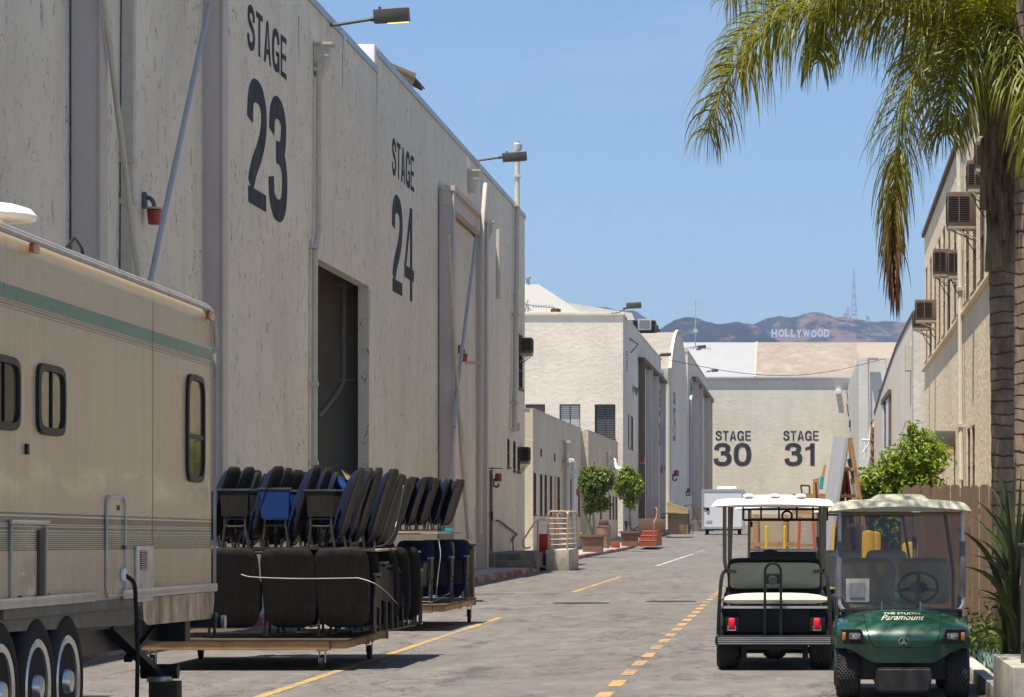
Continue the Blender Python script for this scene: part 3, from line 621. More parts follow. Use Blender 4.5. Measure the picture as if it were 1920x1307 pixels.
a, b = LW(256, 376); red_lamp('red jar lamp on a grey arm between the braces of the near stage door', XL + .1, a, b)
a, b = LW(853, 655); red_lamp('red jar warning lamp between the braces of the far stage door', XL + .1, a, b)
a, b = LW(924, 905); red_lamp('upright red warning lamp beside the narrow door at the end of the long wall', XL, a, b, 1.1, True)
# windows / door parts
def window_in(parent, M, fn, a, b, c, e, depth, frame_mat, pane_mat=None, rails=0, mull=0, fr=.06, sill=True, name='window'):
    mb = MB(); mb.mi = 0; d0, d1 = depth - .05, depth + .01
    def bx(u0, u1, z0, z1, da=d0, db=d1):
        P = [fn(u, z, d) for u in (u0, u1) for z in (z0, z1) for d in (da, db)]; vs = [mb.v(p) for p in P]
        for q in ((0, 1, 3, 2), (4, 6, 7, 5), (0, 4, 5, 1), (2, 3, 7, 6), (0, 2, 6, 4), (1, 5, 7, 3)): mb.f([vs[i] for i in q])
    bx(a, a + fr, c, e); bx(b - fr, b, c, e); bx(a + fr, b - fr, c, c + fr); bx(a + fr, b - fr, e - fr, e)
    for i in range(rails): z = lerp(c, e, (i + 1) / (rails + 1)); bx(a + fr, b - fr, z - fr * .35, z + fr * .35, d0 + .008)
    for i in range(mull): u = lerp(a, b, (i + 1) / (mull + 1)); bx(u - fr * .35, u + fr * .35, c + fr, e - fr, d0 + .012)
    if sill: bx(a - .05, b + .05, c - .07, c - .002, -.05, depth)
    mb.xf(M); w_ = mb.build(name, frame_mat, parent)
    mb = MB(); mb.poly([fn(a, c, d1 - .006), fn(b, c, d1 - .006), fn(b, e, d1 - .006), fn(a, e, d1 - .006)]); mb.xf(M); o = mb.build('pane', pane_mat or M_winglass, w_, recalc=False); return w_
for a, b in smallwin: window_in(st, MI, fnL, a[0], b[0], a[1], b[1], .05, M_brown, rails=1)
a, b = winbig; window_in(st, MI, fnL, a[0], b[0], a[1], b[1], .05, M_brown, rails=2, mull=1)
mb = MB(); a0, a1, c0, c1 = door; mb.box(XL - .05, XL - .02, a0, a1, c0, c1); mb.box(XL - .04, XL + .03, a0 - .12, a0 + .02, c0, c1 + .1); mb.box(XL - .04, XL + .03, a1 - .02, a1 + .12, c0, c1 + .1); mb.xf(MI); dd = mb.build('door', pm('pinkish_door_paint', (.33, .24, .2), .6, 0, .15, 2), st)
mb = MB(); mb.box(XL + .0, XL + .03, a1 - .35, a1 - .2, c0 + .1, c0 + 2.6); mb.box(XL + .03, XL + .07, a1 - .33, a1 - .25, c0 + 1.0, c0 + 1.3); mb.xf(MI); mb.build('handle', M_blackmet, dd)
mb = MB(); a, b = LW(914, 881); mb.beam((XL, a, b + .05), (XL + .45, a + .2, b + .05), .03, .03); mb.xf(MI); mb.build('door_arm', M_blackmet, dd)
mb = MB()
for x, y in ((964, 552), (964, 557), (964, 562), (964, 568)): a, b = LW(x, y); mb.box(XL - .01, XL + .012, a - .25, a + .25, b - .07, b + .03)
mb.xf(MI); mb.build('vent_slots', M_dark, st)
mb = MB(); a, b = LW(970, 800); mb.box(XL, XL + .03, a - 1.0, a + .6, b - .13, b + .13); mb.box(XL + .03, XL + .04, a - .9, a + .5, b - .1, b + .1); mb.xf(MI); mb.build('wall_plaque', pm('plaque', (.36, .33, .28), .6), st)
def ac_unit(label, wall, sgn, Y, z, depth=.6, wY=.66, h=.46, M=None, mat=None):
    t = thing('air_conditioner', label, 'air conditioner', (wall, Y, z)); mat = mat or M_brownac
    mb = MB(); mb.box(-.05, depth, -wY / 2, wY / 2, 0, h, .012)
    mb.build('casing', mat, t)
    mb = MB()   # grille on the side that faces down the street towards the viewer, and on the outer face
    yv = -wY / 2 - .006
    mb.box(depth * .22, depth * .95, yv, yv + .02, h * .12, h * .86)
    mb.box(depth + .001, depth + .008, -wY / 2 + .05, wY / 2 - .05, h * .1, h * .88); mb.build('grille', M_dark, t)
    mb = MB(); yv -= .006
    for i in range(11): z_ = h * (.14 + .066 * i); mb.box(depth * .23, depth * .94, yv, yv + .006, z_, z_ + .008); mb.box(depth + .004, depth + .014, -wY / 2 + .05, wY / 2 - .05, z_, z_ + .008)
    mb.box(depth * .56, depth * .60, yv - .003, yv + .004, h * .1, h * .88); mb.build('louvres', mat, t)
    mb = MB(); mb.box(0, depth * .98, -wY / 2 - .02, wY / 2 + .02, -.09, -.012); mb.beam((depth * .8, -wY / 2, -.08), (.0, -wY / 2, -.35), .035, .035); mb.beam((depth * .8, wY / 2, -.08), (.0, wY / 2, -.35), .035, .035); mb.build('bracket', pm('bracket_tan', (.36, .32, .25), .6), t)
    t.scale = (sgn, 1, 1); return t
a, b = LW(976, 662); ac_unit('brown window air conditioner high on the left stage wall near its far corner', XL, 1, a, b, .42, .8, .52)
a, b = LW(977, 865); ac_unit('plain brown air conditioner low on the left stage wall near its far corner', XL, 1, a, b, .3, .8, .5, mat=M_brown)
# landing, steps, rails, concrete block with cage
t = thing('entrance_steps', 'dark concrete landing and steps at the end door of the long stage wall', 'steps', (-8.8, 93, .15)); M = Matrix.Translation((8.8, -93, -.15))
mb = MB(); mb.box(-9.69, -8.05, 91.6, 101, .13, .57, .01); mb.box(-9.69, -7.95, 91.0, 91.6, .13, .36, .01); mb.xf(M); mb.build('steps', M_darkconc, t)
t = thing('door_handrails', 'pair of thin brown handrails on the wall either side of the narrow end door', 'handrail', (XL, 94, .9)); M = Matrix.Translation(-t.location)
mb = MB()
for pts in ([(912, 962), (905, 1000), (910, 1003)],): mb.tube([(XL + .08, *LW(x, y)) for x, y in pts], .028, 6)
mb.xf(M); mb.build('rail', M_brown, t)
mb = MB(); mb.tube([(XL + .08, *LW(x, y)) for x, y in [(926, 976), (931, 976), (965, 1002), (960, 1007), (955, 1014)]], .028, 6); mb.tube([(XL + .08, *LW(x, y)) for x, y in [(957, 1006), (958, 1036)]], .022, 6); mb.xf(M); mb.build('rail', M_brown, t)
o = MB().box(-7.95, -7.22, 94.4, 98.6, -.02, .66, .02).build('concrete_plinth', M_conc); tag(o, 'square pale concrete block standing at the kerb under the tan pipe cage', 'concrete block')
M_tan = pm('tan_rail_paint', (.52, .38, .27), .5, 0, .12, 5)
t = thing('pipe_railing', 'tan tubular railing cage on top of the concrete block', 'railing', (-7.6, 96, .66)); M = Matrix.Translation(-t.location)
for (xa, ya, xb, yb) in ((-7.88, 94.5, -7.28, 94.5), (-7.28, 94.5, -7.28, 98.4), (-7.88, 98.4, -7.28, 98.4)):
    mb = MB(); mb.tube([(xa, ya, .66), (xa, ya, 1.78)] + [(lerp(xa, xb, .12), lerp(ya, yb, .12), 1.87), (lerp(xa, xb, .88), lerp(ya, yb, .88), 1.87)] + [(xb, yb, 1.78), (xb, yb, .66)], .028, 8)
    for i in range(6): z = .82 + .165 * i; mb.tube([(xa, ya, z), (xb, yb, z)], .022, 6)
    mb.xf(M); mb.build('rail_panel', M_tan, t)
t = thing('stair_handrail', 'bent tan handrail with a curled end left of the pipe cage', 'handrail', (-8.1, 92.5, .15)); M = Matrix.Translation(-t.location); mb = MB()
mb.tube(catmull([(-7.95, 94.4, 1.60), (-8.12, 94.0, 1.60), (-8.2, 93.2, 1.5), (-8.3, 91.4, 1.12), (-8.34, 91.0, 1.0), (-8.34, 90.9, .82), (-8.28, 91.2, .74), (-8.2, 91.6, .76)], 5), .028, 8); mb.tube([(-8.15, 93.8, 1.55), (-8.15, 93.8, .55)], .028, 8); mb.xf(M); mb.build('rail', M_tan, t)
o = MB().box(-8.35, -8.02, 96.5, 97.2, .57, 1.15, .03).build('red_cabinet', M_red); tag(o, 'small red cabinet standing behind the stair handrail', 'cabinet')
# cone and cardboard
t = thing('traffic_cone', 'orange traffic cone at the foot of the far stage door', 'traffic cone', (-9.25, 83.5, .15)); M_cone = pm('orange_plastic', (.85, .16, .03), .5, 0, .1, 5)
mb = MB(); mb.lathe([(.16, .03), (.15, .05), (.035, .78), (.025, .80)], seg=18); mb.build('cone', M_cone, t); MB().box(-.2, .2, -.2, .2, 0, .035, .01).build('base', pm('cone_base', (.35, .07, .03), .7), t)
o = MB().box(-9.6, -9.42, 78.5, 81.5, .16, .85, .005).build('cardboard_sheet', pm('cardboard', (.40, .27, .17), .85, 0, .1, 3)); tag(o, 'flat brown cardboard box leaning by the orange cone', 'cardboard box')

# ------------------------------------------------------------------ low annex with tall windows
M_st2 = stucco('annex_plaster', (0.62, 0.545, 0.42), marks=0.0, bst=0.35, stain=0.35)
M_shade = pm('brown_shade', (.075, .05, .042), .8, spec=.1)
an = thing('low_annex_building', 'low cream annex with a row of narrow tall windows facing the potted trees', 'building', (-11.6, 131, 0)); M = Matrix.Translation((11.6, -131, 0))
def AW(X): 
    f_ = lambda x, y: (F * -X / (VX - x), EYE + (VY - y) * -X / (VX - x)); f_.X = X; return f_
A1 = AW(-11.6); A2 = AW(-11.2); zr1, zr2 = 6.46, 6.38
h1 = [(A1(a, 0)[0], A1(b, 0)[0], 1.84, 3.68) for a, b in ((1000.2, 1004.8), (1012.3, 1016.6), (1020.8, 1025), (1031, 1034.8), (1045, 1049.4), (1069.5, 1072.5), (1076, 1079.3), (1084, 1087))]
dr = (A1(1038.5, 0)[0], A1(1043, 0)[0], .3, 3.7)
h2 = [(A2(a, 0)[0], A2(b, 0)[0], 1.7, 3.05) for a, b in ((1125, 1128), (1142.5, 1145), (1148.5, 1151), (1154, 1156.4))]
mb = MB(); mb.wall(lambda u, z, d: (-11.6 - d, u, z), 131, 160, -.1, zr1, h1 + [dr], .04); mb.wall(lambda u, z, d: (-11.2 - d, u, z), 160, 186.4, -.1, zr2, h2, .04)
mb.wall(lambda u, z, d: (u, 131 + d, z), -17.5, -11.6, -.1, zr1); mb.wall(lambda u, z, d: (u, 160 + d, z), -17.5, -11.2, -.1, zr2)
mb.xf(M); mb.build('wall', M_st2, an)
mb = MB(); mb.box(-17.5, -11.75, 131.1, 159.9, zr1 - .3, zr1 - .2); mb.box(-17.5, -11.4, 160.1, 186.3, zr2 - .3, zr2 - .2); mb.box(-11.75, -11.57, 131, 159.98, zr1, zr1 + .05); mb.box(-11.4, -11.17, 160, 186.4, zr2, zr2 + .05); mb.box(-17.5, -11.75, 130.97, 131.1, zr1, zr1 + .05); mb.xf(M); mb.build('roof', M_coping, an)
for h_ in h1: window_in(an, M, lambda u, z, d: (-11.6 - d, u, z), *h_, .04, M_brown, M_shade, rails=1)
for h_ in h2: window_in(an, M, lambda u, z, d: (-11.2 - d, u, z), *h_, .04, M_brown, M_shade, rails=1)
mb = MB(); mb.box(-11.66, -11.63, dr[0], dr[1], dr[2], dr[3]); mb.xf(M); mb.build('door', pm('ochre_door', (.42, .28, .12), .6), an)
mb = MB()
for x, y in ((1014.5, 843), (1014.5, 848), (1014.5, 853), (1040, 852), (1040, 857), (1040, 862), (1078, 864), (1078, 869), (1078, 874)):
    a, b = A1(x, y); mb.box(-11.62, -11.588, a - .35, a + .35, b - .08, b + .04)
for x, y in ((1114.5, 868), (1114.5, 873)): a, b = A2(x, y); mb.box(-11.22, -11.188, a - .3, a + .3, b - .08, b + .04)
mb.xf(M); mb.build('vent_slots', M_dark, an)
def wallpipe(label, fn, pts, r, mat=M_pipe, off=.15, name='downpipe', flange=(), cat='pipe'):
    P = [Vector((fn.X + off, *fn(x, y))) for x, y in pts]; t = thing(name, label, cat, P[-1]); mb = MB(); mb.tube(P, r, 8); mb.xf(Matrix.Translation(-P[-1])); mb.build('pipe', mat, t)
    if flange:
        for x, y in flange: a, b = fn(x, y); mb = MB(); mb.box(fn.X + .01, fn.X + off + r * 1.5, a - r * 1.5, a + r * 1.5, b - .07, b + .07); mb.xf(Matrix.Translation(-P[-1])); mb.build('bracket', mat, t)
    return t
wallpipe('rainwater pipe with box head on the low annex wall', A1, [(1055, 826), (1055, 900), (1054, 1000)], .13, M_pipe, .2, flange=[(1055, 828), (1055, 870)])
wallpipe('white elbowed vent pipe standing before the annex wall', A1, [(1053, 864), (1060, 864), (1063, 868), (1063, 1010)], .12, M_white, .35, flange=[(1063, 885)])
t = wallpipe('thin horizontal pipe with rusty red ends near the first potted tree', A1, [(1066, 900), (1080, 900)], .06, M_white, .5, name='sprinkler_pipe')
mb = MB(); a, b = A1(1084, 902); mb.lathe([(.22, 0), (.3, .1), (.3, .35), (.15, .5)], (-11.1, a, b - .2), 'y', 12); a, b = A1(1070, 915); mb.lathe([(.2, 0), (.26, .1), (.26, .35), (.1, .5)], (-11.1, a, b - .2), 'y', 12); o = mb.build('valve', pm('rusty_red', (.45, .16, .11), .6)); o.parent = t; o.location = -t.location
t = thing('gooseneck_lamp', 'white gooseneck barn lamp above the two potted trees', 'lamp', at(1141, 868, 180)); M2 = Matrix.Translation(-t.location); mb = MB()
mb.tube(catmull([at(1140, 868, 180), at(1143, 862, 179.6), at(1149, 859, 179), at(1154, 864, 178.6), at(1153.5, 870, 178.6)], 5), .055, 8); mb.xf(M2); mb.build('arm', M_white, t)
mb = MB(); mb.lathe([(.05, .42), (.12, .3), (.16, .14), (.42, .04), (.46, -.06), (.40, -.05)], at(1153.5, 878, 178.6), seg=20); mb.xf(M2); mb.build('lamp_shade', M_white, t)
wallpipe('thin conduit with a white box on the annex wall left of the barn lamp', A2, [(1136, 850), (1136, 905)], .07, M_pipe, .12, name='conduit', flange=[(1137, 850)])

# ------------------------------------------------------------------ cream stage building with windows (third)
M_st3 = stucco('cream_plaster', (0.78, 0.70, 0.58), marks=0.0, bst=0.45, stain=0.18, lump=2.6)
M_st3s = stucco('streaked_plaster', (0.70, 0.64, 0.55), marks=0.0, bst=0.4, stain=0.4)
B3 = AW(-11.0); Y3 = 188.4; z3 = 14.5
bd = thing('cream_stage_building', 'tall cream stage building with two square shuttered windows and a hipped white roof', 'building', (-11, Y3, 0)); M = Matrix.Translation((11, -Y3, 0))
def U3(px): return (px - VX) * Y3 / F
hw = [(U3(1049), U3(1088), 6.1, 8.9), (U3(1115), U3(1154), 6.72, 8.9), (U3(985), U3(1022), 6.1, 8.9)]
hs = [(B3(1178, 0)[0], B3(1180.2, 0)[0], 6.3, 8.5), (B3(1182.5, 0)[0], B3(1187, 0)[0], 6.3, 8.5), (B3(1214, 0)[0], B3(1222, 0)[0], .5, B3(1218, 772)[1])]
mb = MB(); mb.wall(lambda u, z, d: (u, Y3 + d, z), -40, -11, -.1, z3, hw, .2); mb.mi = 1; mb.wall(lambda u, z, d: (-11 - d, u, z), Y3, 241, -.1, z3, hs, .06); mb.xf(M); mb.build('wall', [M_st3, M_st3s], bd)
mb = MB(); mb.box(-40, -10.9, Y3 - .1, Y3 + .25, z3, z3 + .22, .01); mb.box(-11.2, -10.93, Y3 + .26, 241, z3, z3 + .12, .01); mb.xf(M); mb.build('coping', M_st3, bd)
P = lambda x, y, Y: at(x, y, Y)
mb = MB(); R = [at(940, 533, 197), at(1010, 533, 197), at(1096, 590, 190.5), at(880, 590, 190.5)]; mb.poly(R); mb.poly([at(1010, 533, 197), at(1010, 540, 232), at(1082, 592, 240), at(1096, 590, 190.5)]); mb.xf(M); mb.build('roof', pm('white_roofing', (.33, .32, .30), .8, 0, .05, .4), bd)
mb = MB(); mb.poly([at(1062, 567, 197), at(1185, 587, 193), at(1190, 600, 191), at(1062, 600, 191)]); mb.xf(M); mb.build('far_roof', pm('grey_roofing', (.25, .25, .25), .85, 0, .1, .4), bd)
M_blind, nt_, b_ = new_mat('window_blinds'); g = N(nt_); wv = g.n('ShaderNodeTexWave'); wv.bands_direction = 'Z'; wv.inputs['Scale'].default_value = 2.6; nt_.links.new(g.coord(), wv.inputs[0]); nt_.links.new(g.ramp(wv.outputs[0], [(.3, (.28, .27, .26)), (.7, (.62, .60, .57))]), b_.inputs['Base Color'])
M_shut, nt_, b_ = new_mat('dark_shutters'); g = N(nt_); wv = g.n('ShaderNodeTexWave'); wv.bands_direction = 'Z'; wv.inputs['Scale'].default_value = 2.2; nt_.links.new(g.coord(), wv.inputs[0]); nt_.links.new(g.ramp(wv.outputs[0], [(.3, (.02, .022, .022)), (.7, (.10, .11, .11))]), b_.inputs['Base Color'])
f3 = lambda u, z, d: (u, Y3 + d, z)
window_in(bd, M, f3, *hw[0], .2, M_brown, M_blind, mull=1); window_in(bd, M, f3, *hw[1], .2, M_brown, M_shut, mull=1, fr=.09); window_in(bd, M, f3, *hw[2], .2, M_brown, M_brownac)
for h_ in hs[:2]: window_in(bd, M, lambda u, z, d: (-11 - d, u, z), *h_, .06, M_brown)
h_ = hs[2]; mb = MB(); mb.box(-11.08, -11.05, h_[0], h_[1], h_[2], h_[3]); mb.xf(M); mb.build('door', pm('door_ochre_dark', (.22, .17, .11), .7), bd)
for x0, lab in ((1197, 0), (1212, 0), (1224, 0), (1237.5, 0)):
    mb = MB(); a = B3(x0, 0)[0]; mb.box(-10.97, -10.55, a, a + .5, .15, B3(1197, 678)[1]); mb.xf(M); mb.build('guide_post', M_brownac if x0 in (1197,) else M_post, bd)
mb = MB(); mb.box(-10.98, -10.5, B3(1196, 0)[0], 241.5, B3(1197, 678)[1], B3(1197, 671)[1]); mb.xf(M); mb.build('track_beam', M_brown, bd)
mb = MB()
for i in range(7): a, b = B3(1175.3, 660 + 5.6 * i); mb.box(-11.01, -10.985, a - .35, a + .35, b - .07, b + .06)
mb.xf(M); mb.build('vent_slots', M_dark, bd)
mb = MB(); a, b = B3(1188, 735); mb.poly([(-10.9, a - 2, b + .3), (-10.7, a + 1.2, b + .3), (-10.8, a - .5, b - .35)]); a, b = B3(1182, 645); mb.tube([(-11, a - 1, b + .3), (-10.6, a + 2, b + .1), (-10.9, a - .8, b - .6)], .05, 5); mb.xf(M); mb.build('wall_hook', M_brown, bd)
sign_on_wall('STAGE', '25', 1230.5, 1237.5, 727, 759, 766, 835, bd, M, wfn=B3)
for pts in ([(1201, 700), (1204, 900), (1206, 1000)], [(1228, 830), (1232, 780), (1229, 900)]): mb = MB(); mb.tube([(-10.4, *B3(x, y)) for x, y in pts], .05, 5); mb.xf(M); mb.build('brace_pipe', M_pgrey, bd)
roof_light('floodlight on a bent arm at the corner of the cream stage roof', 1161, 586, 1176, 577, 1175, 1203, 566, 580, 187)
roof_light('dark floodlight low on the roof before the barrel-roofed stage', 1234, 668, 1238, 666, 1238, 1259, 662, 669, 236)
t = thing('roof_antenna', 'bare tangled antenna lying over the white hipped roof', 'antenna', at(1000, 590, 189)); M2 = Matrix.Translation(-t.location); mb = MB()
mb.tube([at(984, 571, 189), at(1041, 577, 189)], .05, 5); mb.tube([at(984, 585, 189), at(990, 562, 189)], .05, 5); mb.tube([at(982, 565, 189), at(996, 583, 189)], .05, 5); mb.tube([at(990, 590, 189), at(990, 570, 189)], .05, 5)
for i in range(8): mb.tube([at(1000 + 5 * i, 571, 189), at(1000 + 5 * i, 577, 189)], .03, 4)
mb.xf(M2); mb.build('elements', M_steel, t)
t = thing('roof_ventilator', 'small dark mushroom vent on the cream stage roof edge', 'vent', at(1042, 589, 189)); MB().lathe([(.25, 0), (.32, .1), (.32, .3), (.2, .36)], seg=14).build('cowl', M_brown, t)
t = thing('roof_chimney', 'slim grey flue on the ridge of the white hipped roof', 'flue', at(990, 534, 197)); MB().lathe([(.12, 0), (.12, .35), (.2, .4), (.2, .52), (.1, .55)], seg=12).build('pipe', M_steel, t)
t = thing('rooftop_chiller', 'grey louvred rooftop air handling unit between the stage roofs', 'rooftop unit', at(1209, 627, 262)); M2 = Matrix.Translation(-t.location); a = at(1196, 619, 262); b = at(1221, 598, 262)
mb = MB(); mb.box(a.x, b.x, 262, 268, a.z, b.z, .03); mb.xf(M2); mb.build('casing', M_steel, t); mb = MB(); mb.box(a.x + .12, b.x - .12, 261.97, 262.01, a.z + .12, b.z - .12); mb.xf(M2); mb.build('grille', pm('unit_mesh', (.16, .19, .19), .6), t)
mb = MB()
for i in range(6): mb.box(b.x + .02, b.x + .35, 262.4 + i * 4, 264.6 + i * 4, a.z - .2, b.z - .1 - .14 * i)
mb.box(a.x - .3, b.x + .2, 262.2, 266, a.z - 2.2, a.z - .01); mb.box(a.x - .45, a.x - .1, 262.3, 264, a.z, b.z - .1); mb.xf(M2); mb.build('duct', M_black, t)

# ------------------------------------------------------------------ barrel-roofed stage (fourth)
M_st4 = stucco('pale_plaster', (0.64, 0.58, 0.47), marks=0.0, bst=0.5, stain=0.2, lump=2.6)
X4 = -10.5; B4 = AW(X4); Ya, Yb = 249.2, 285.5; ze = 14.1; za = 18.3
b4 = thing('barrel_roof_stage', 'stage building with a rounded barrel roof whose arched end faces the street', 'building', (X4, Ya, 0)); M = Matrix.Translation((-X4, -Ya, 0))
arc = [(lerp(Ya, Yb, i / 24), ze + (za - ze) * sin(pi * i / 24) ** .75) for i in range(25)]
mb = MB(); mb.wall(lambda u, z, d: (u, Ya + d, z), -45, X4, 0, ze); mb.mi = 1
mb.poly([(X4, Ya, 0)] + [(X4, y, z) for y, z in arc] + [(X4, Yb, 0)]); mb.mi = 0; mb.wall(lambda u, z, d: (u, Yb - d, z), -45, X4, 0, ze); mb.xf(M); mb.build('wall', [M_st4, M_st3s], b4)
mb = MB(); V = [[mb.v((x, y, z + .02)) for y, z in arc] for x in (-45, X4 - .25)]
for i in range(24): mb.f([V[0][i], V[0][i + 1], V[1][i + 1], V[1][i]])
mb.xf(M); mb.build('roof', pm('barrel_roofing', (.30, .27, .235), .85, 0, .14, .6, (.4, 1, 1), dirt=(.18, .155, .13), dirt_amt=.5), b4, smooth=180)
mb = MB()
for i in range(24): (y0, z0), (y1, z1) = arc[i], arc[i + 1]; mb.beam((X4 - .12, y0, z0 + .08), (X4 - .12, y1, z1 + .08), .3, .24, (1, 0, 0))
mb.xf(M); mb.build('parapet_rim', M_st4, b4)
mb = MB(); mb.box(-45, X4 + .1, Ya - .35, Ya - .01, ze - .25, ze + .12, .03); mb.xf(M); mb.build('gutter', M_coping, b4)
t = thing('downpipe', 'pale rainwater pipe with hopper on the front corner of the barrel-roofed stage', 'pipe', at(1253, 955, Ya - .3)); M2 = Matrix.Translation(-t.location); mb = MB(); mb.tube([at(1253, 712, Ya - .3), at(1253, 955, Ya - .3)], .15, 8); mb.lathe([(.15, 0), (.42, .9), (.42, 1.3)], at(1253, 720, Ya - .3), seg=4); mb.xf(M2); mb.build('pipe', M_pipe, t)
sign_on_wall('STAGE', '25', 1262, 1266.5, 733, 757, 762, 826, b4, M, wfn=B4)
a, b = B3(1195, 870); red_lamp('red lamp on the cream stage wall above the second potted tree', -10.9, a, b, 1.5, True)
a, b = B3(1237.5, 882); red_lamp('small red lamp at the far edge of the cream stage wall', -10.9, a, b, 1.3, True)
a, b = B4(1260.5, 895); red_lamp('red lamp on a green bracket at the corner of the barrel-roofed stage', -10.5, a, b, 2.2, True)
a, b = B4(1286, 925); red_lamp('farthest red lamp, where the barrel-roofed stage ends', -10.5, a, b, 1.8, True)

# ------------------------------------------------------------------ fifth stage, flat parapet with door frame
B5 = AW(-10.5); Y50, Y51 = 286, 352.5; z5 = 17.7
b5 = thing('flat_parapet_stage', 'far left stage building with flat parapet and tall door frame before the end wall', 'building', (-10.5, Y50, .9)); M = Matrix.Translation((10.5, -Y50, -.9))
hs = [(B5(1312, 0)[0], B5(1318.5, 0)[0], 1, B5(1315, 812)[1])]
mb = MB(); mb.wall(lambda u, z, d: (-10.5 - d, u, z), Y50, Y51, .5, z5, hs, .6); mb.wall(lambda u, z, d: (u, Y50 + d, z), -40, -10.5, .5, z5); mb.wall(lambda u, z, d: (u, Y51 - d, z), -40, -10.5, .5, z5); mb.xf(M); mb.build('wall', [M_st3s], b5)
mb = MB(); mb.box(-40, -10.45, Y50 - .05, Y50 + .3, z5, z5 + .3); mb.box(-10.8, -10.45, Y50 + .31, Y51, z5, z5 + .2); mb.box(-40, -10.8, Y50 + .3, Y51, z5 - 1, z5 - .9); mb.xf(M); mb.build('coping', M_st4, b5)
for x0 in (1298, 1307, 1321, 1326):
    mb = MB(); a = B5(x0, 0)[0]; mb.box(-10.47, -9.9, a, a + .9, .9, B5(1300, 718)[1]); mb.xf(M); mb.build('guide_post', M_post, b5)
mb = MB(); mb.box(-10.48, -9.85, B5(1297, 0)[0], Y51 + .5, B5(1300, 718)[1], B5(1300, 710)[1]); mb.xf(M); mb.build('track_beam', M_brownac, b5)
mb = MB(); mb.box(-11.2, -11.05, hs[0][0], hs[0][1], hs[0][2], hs[0][3]); mb.xf(M); mb.build('door', pm('door_ochre_dark2', (.24, .19, .13), .7), b5)
wallpipe('bent grey rainwater pipe on the front corner of the flat-parapet stage', B5, [(1290, 712), (1291, 730), (1289, 750), (1289, 930)], .16, M_pgrey, .3)
roof_light('floodlight on a long arm above the flat-parapet stage', 1285, 653, 1308, 650, 1308, 1324, 647, 654, 300)
roof_light('small far floodlight hanging over the eaves of the end stage', 1330, 697, 1334, 695, 1334, 1347, 692, 698, 350)
t = thing('tv_antenna', 'tall thin television antenna mast in front of the left hills', 'antenna', at(1304, 648, 372)); M2 = Matrix.Translation(-t.location); mb = MB()
mb.tube([at(1304, 650, 372), at(1304, 563, 372)], .07, 6); mb.xf(M2); mb.build('mast', M_steel, t); mb = MB(); mb.tube([at(1281, 579, 372), at(1323, 582, 372)], .05, 5)
for i in range(8): p = at(1283 + 5.2 * i, 579.3 + .4 * i, 372); mb.tube([p + Vector((0, -.9, 0)), p + Vector((0, .9, 0))], .03, 4)
mb.tube([at(1304, 565, 372), at(1313, 566, 372)], .05, 5); mb.tube([at(1310, 563, 372), at(1310, 569, 372)], .04, 4); mb.xf(M2); mb.build('elements', M_steel, t)
mb = MB(); mb.box(*[c for p, q in (((at(1300, 0, 372).x), at(1308, 0, 372).x), (371.5, 372.5), (at(0, 623, 372).z, at(0, 617, 372).z)) for c in (p, q)]); mb.xf(M2); mb.build('rotor_box', M_steel, t)

# ------------------------------------------------------------------ end building, stages 30 and 31
YN = 362.0; sN = F / YN
M_st6 = stucco('end_wall_plaster', (0.72, 0.66, 0.55), marks=0.0, bst=0.4, stain=0.2, lump=1.9)
en = thing('end_stage_building', 'broad pale stage closing the street with STAGE 30 and STAGE 31 painted on it', 'building', (0, YN, .9)); M = Matrix.Translation((0, -YN, -.9))
xw0, xw1 = (1286 - VX) / sN, (1612 - VX) / sN; zE = EYE + (VY - 709) / sN; YR = 384; zR = EYE + (VY - 643) * YR / F
mb = MB(); mb.wall(lambda u, z, d: (u, YN + d, z), xw0, xw1, .5, zE); mb.xf(M); mb.build('wall', M_st6, en)
def roofstrip(x0, x1, mat, dz=0.0):
    mb = MB(); mb.grid(lambda u, v: (lerp(x0 * (1 + 0 * v), x1, u), lerp(YN - .20, YR, v), zE + .12 + dz + (zR - zE - .12) * sin(v * pi / 2) ** .85), 6, 14); mb.xf(M); return mb.build('roof', mat, en, smooth=180)
xA, xB, xC, xD = -16, (1418 - VX) / sN * 1.03, (1608 - VX) / sN * 1.03, 14.5
roofstrip(xA, xB, pm('white_roof_coating', (.33, .33, .34), .7, 0, .04, .5)); roofstrip(xB, xC, pm('buff_roof_coating', (.27, .22, .18), .8, 0, .18, .35, (1, .5, 1), dirt=(.35, .315, .29), dirt_amt=.8)); roofstrip(xC, xD, pm('buff_roof_side', (.31, .26, .22), .8, 0, .08, .4))
mb = MB(); mb.grid(lambda u, v: (xB - .15 + .3 * u, lerp(YN - .19, YR, v), zE + .22 + (zR - zE - .12) * sin(v * pi / 2) ** .85), 1, 14); mb.xf(M); mb.build('roof_seam', pm('seam', (.42, .36, .32), .8), en)
mb = MB(); mb.box(xw0 + 2.5, xw1 - .3, YN - .30, YN - .14, zE - .1, zE + .16, .03); mb.box(xw0 + 2.5, xw1 - .3, YN - .14, YN - .002, zE - .02, zE + .05); mb.xf(M); mb.build('eaves', M_steel, en)
mb = MB(); mb.box(-16, 14.5, YR, YR + .5, zR - 6, zR + .02); mb.xf(M); mb.build('ridge', M_white, en)
for txt, xa, xb, ya, yb in (('STAGE', 1342, 1408, 808, 826), ('30', 1339, 1408, 831, 873), ('STAGE', 1469, 1535, 808, 826), ('31', 1472, 1530, 831, 873)):
    mb = MB(); a = at(xa, yb, YN); W = (xb - xa) / sN; glyph_text(mb, txt, lambda u, z, d: (a.x + u, YN + d * 4, a.z + z), (yb - ya) / sN, W, 1.2 if txt == 'STAGE' else 1.25); mb.xf(M); mb.build('painted_word' if txt == 'STAGE' else 'painted_number', M_numpaint, en)
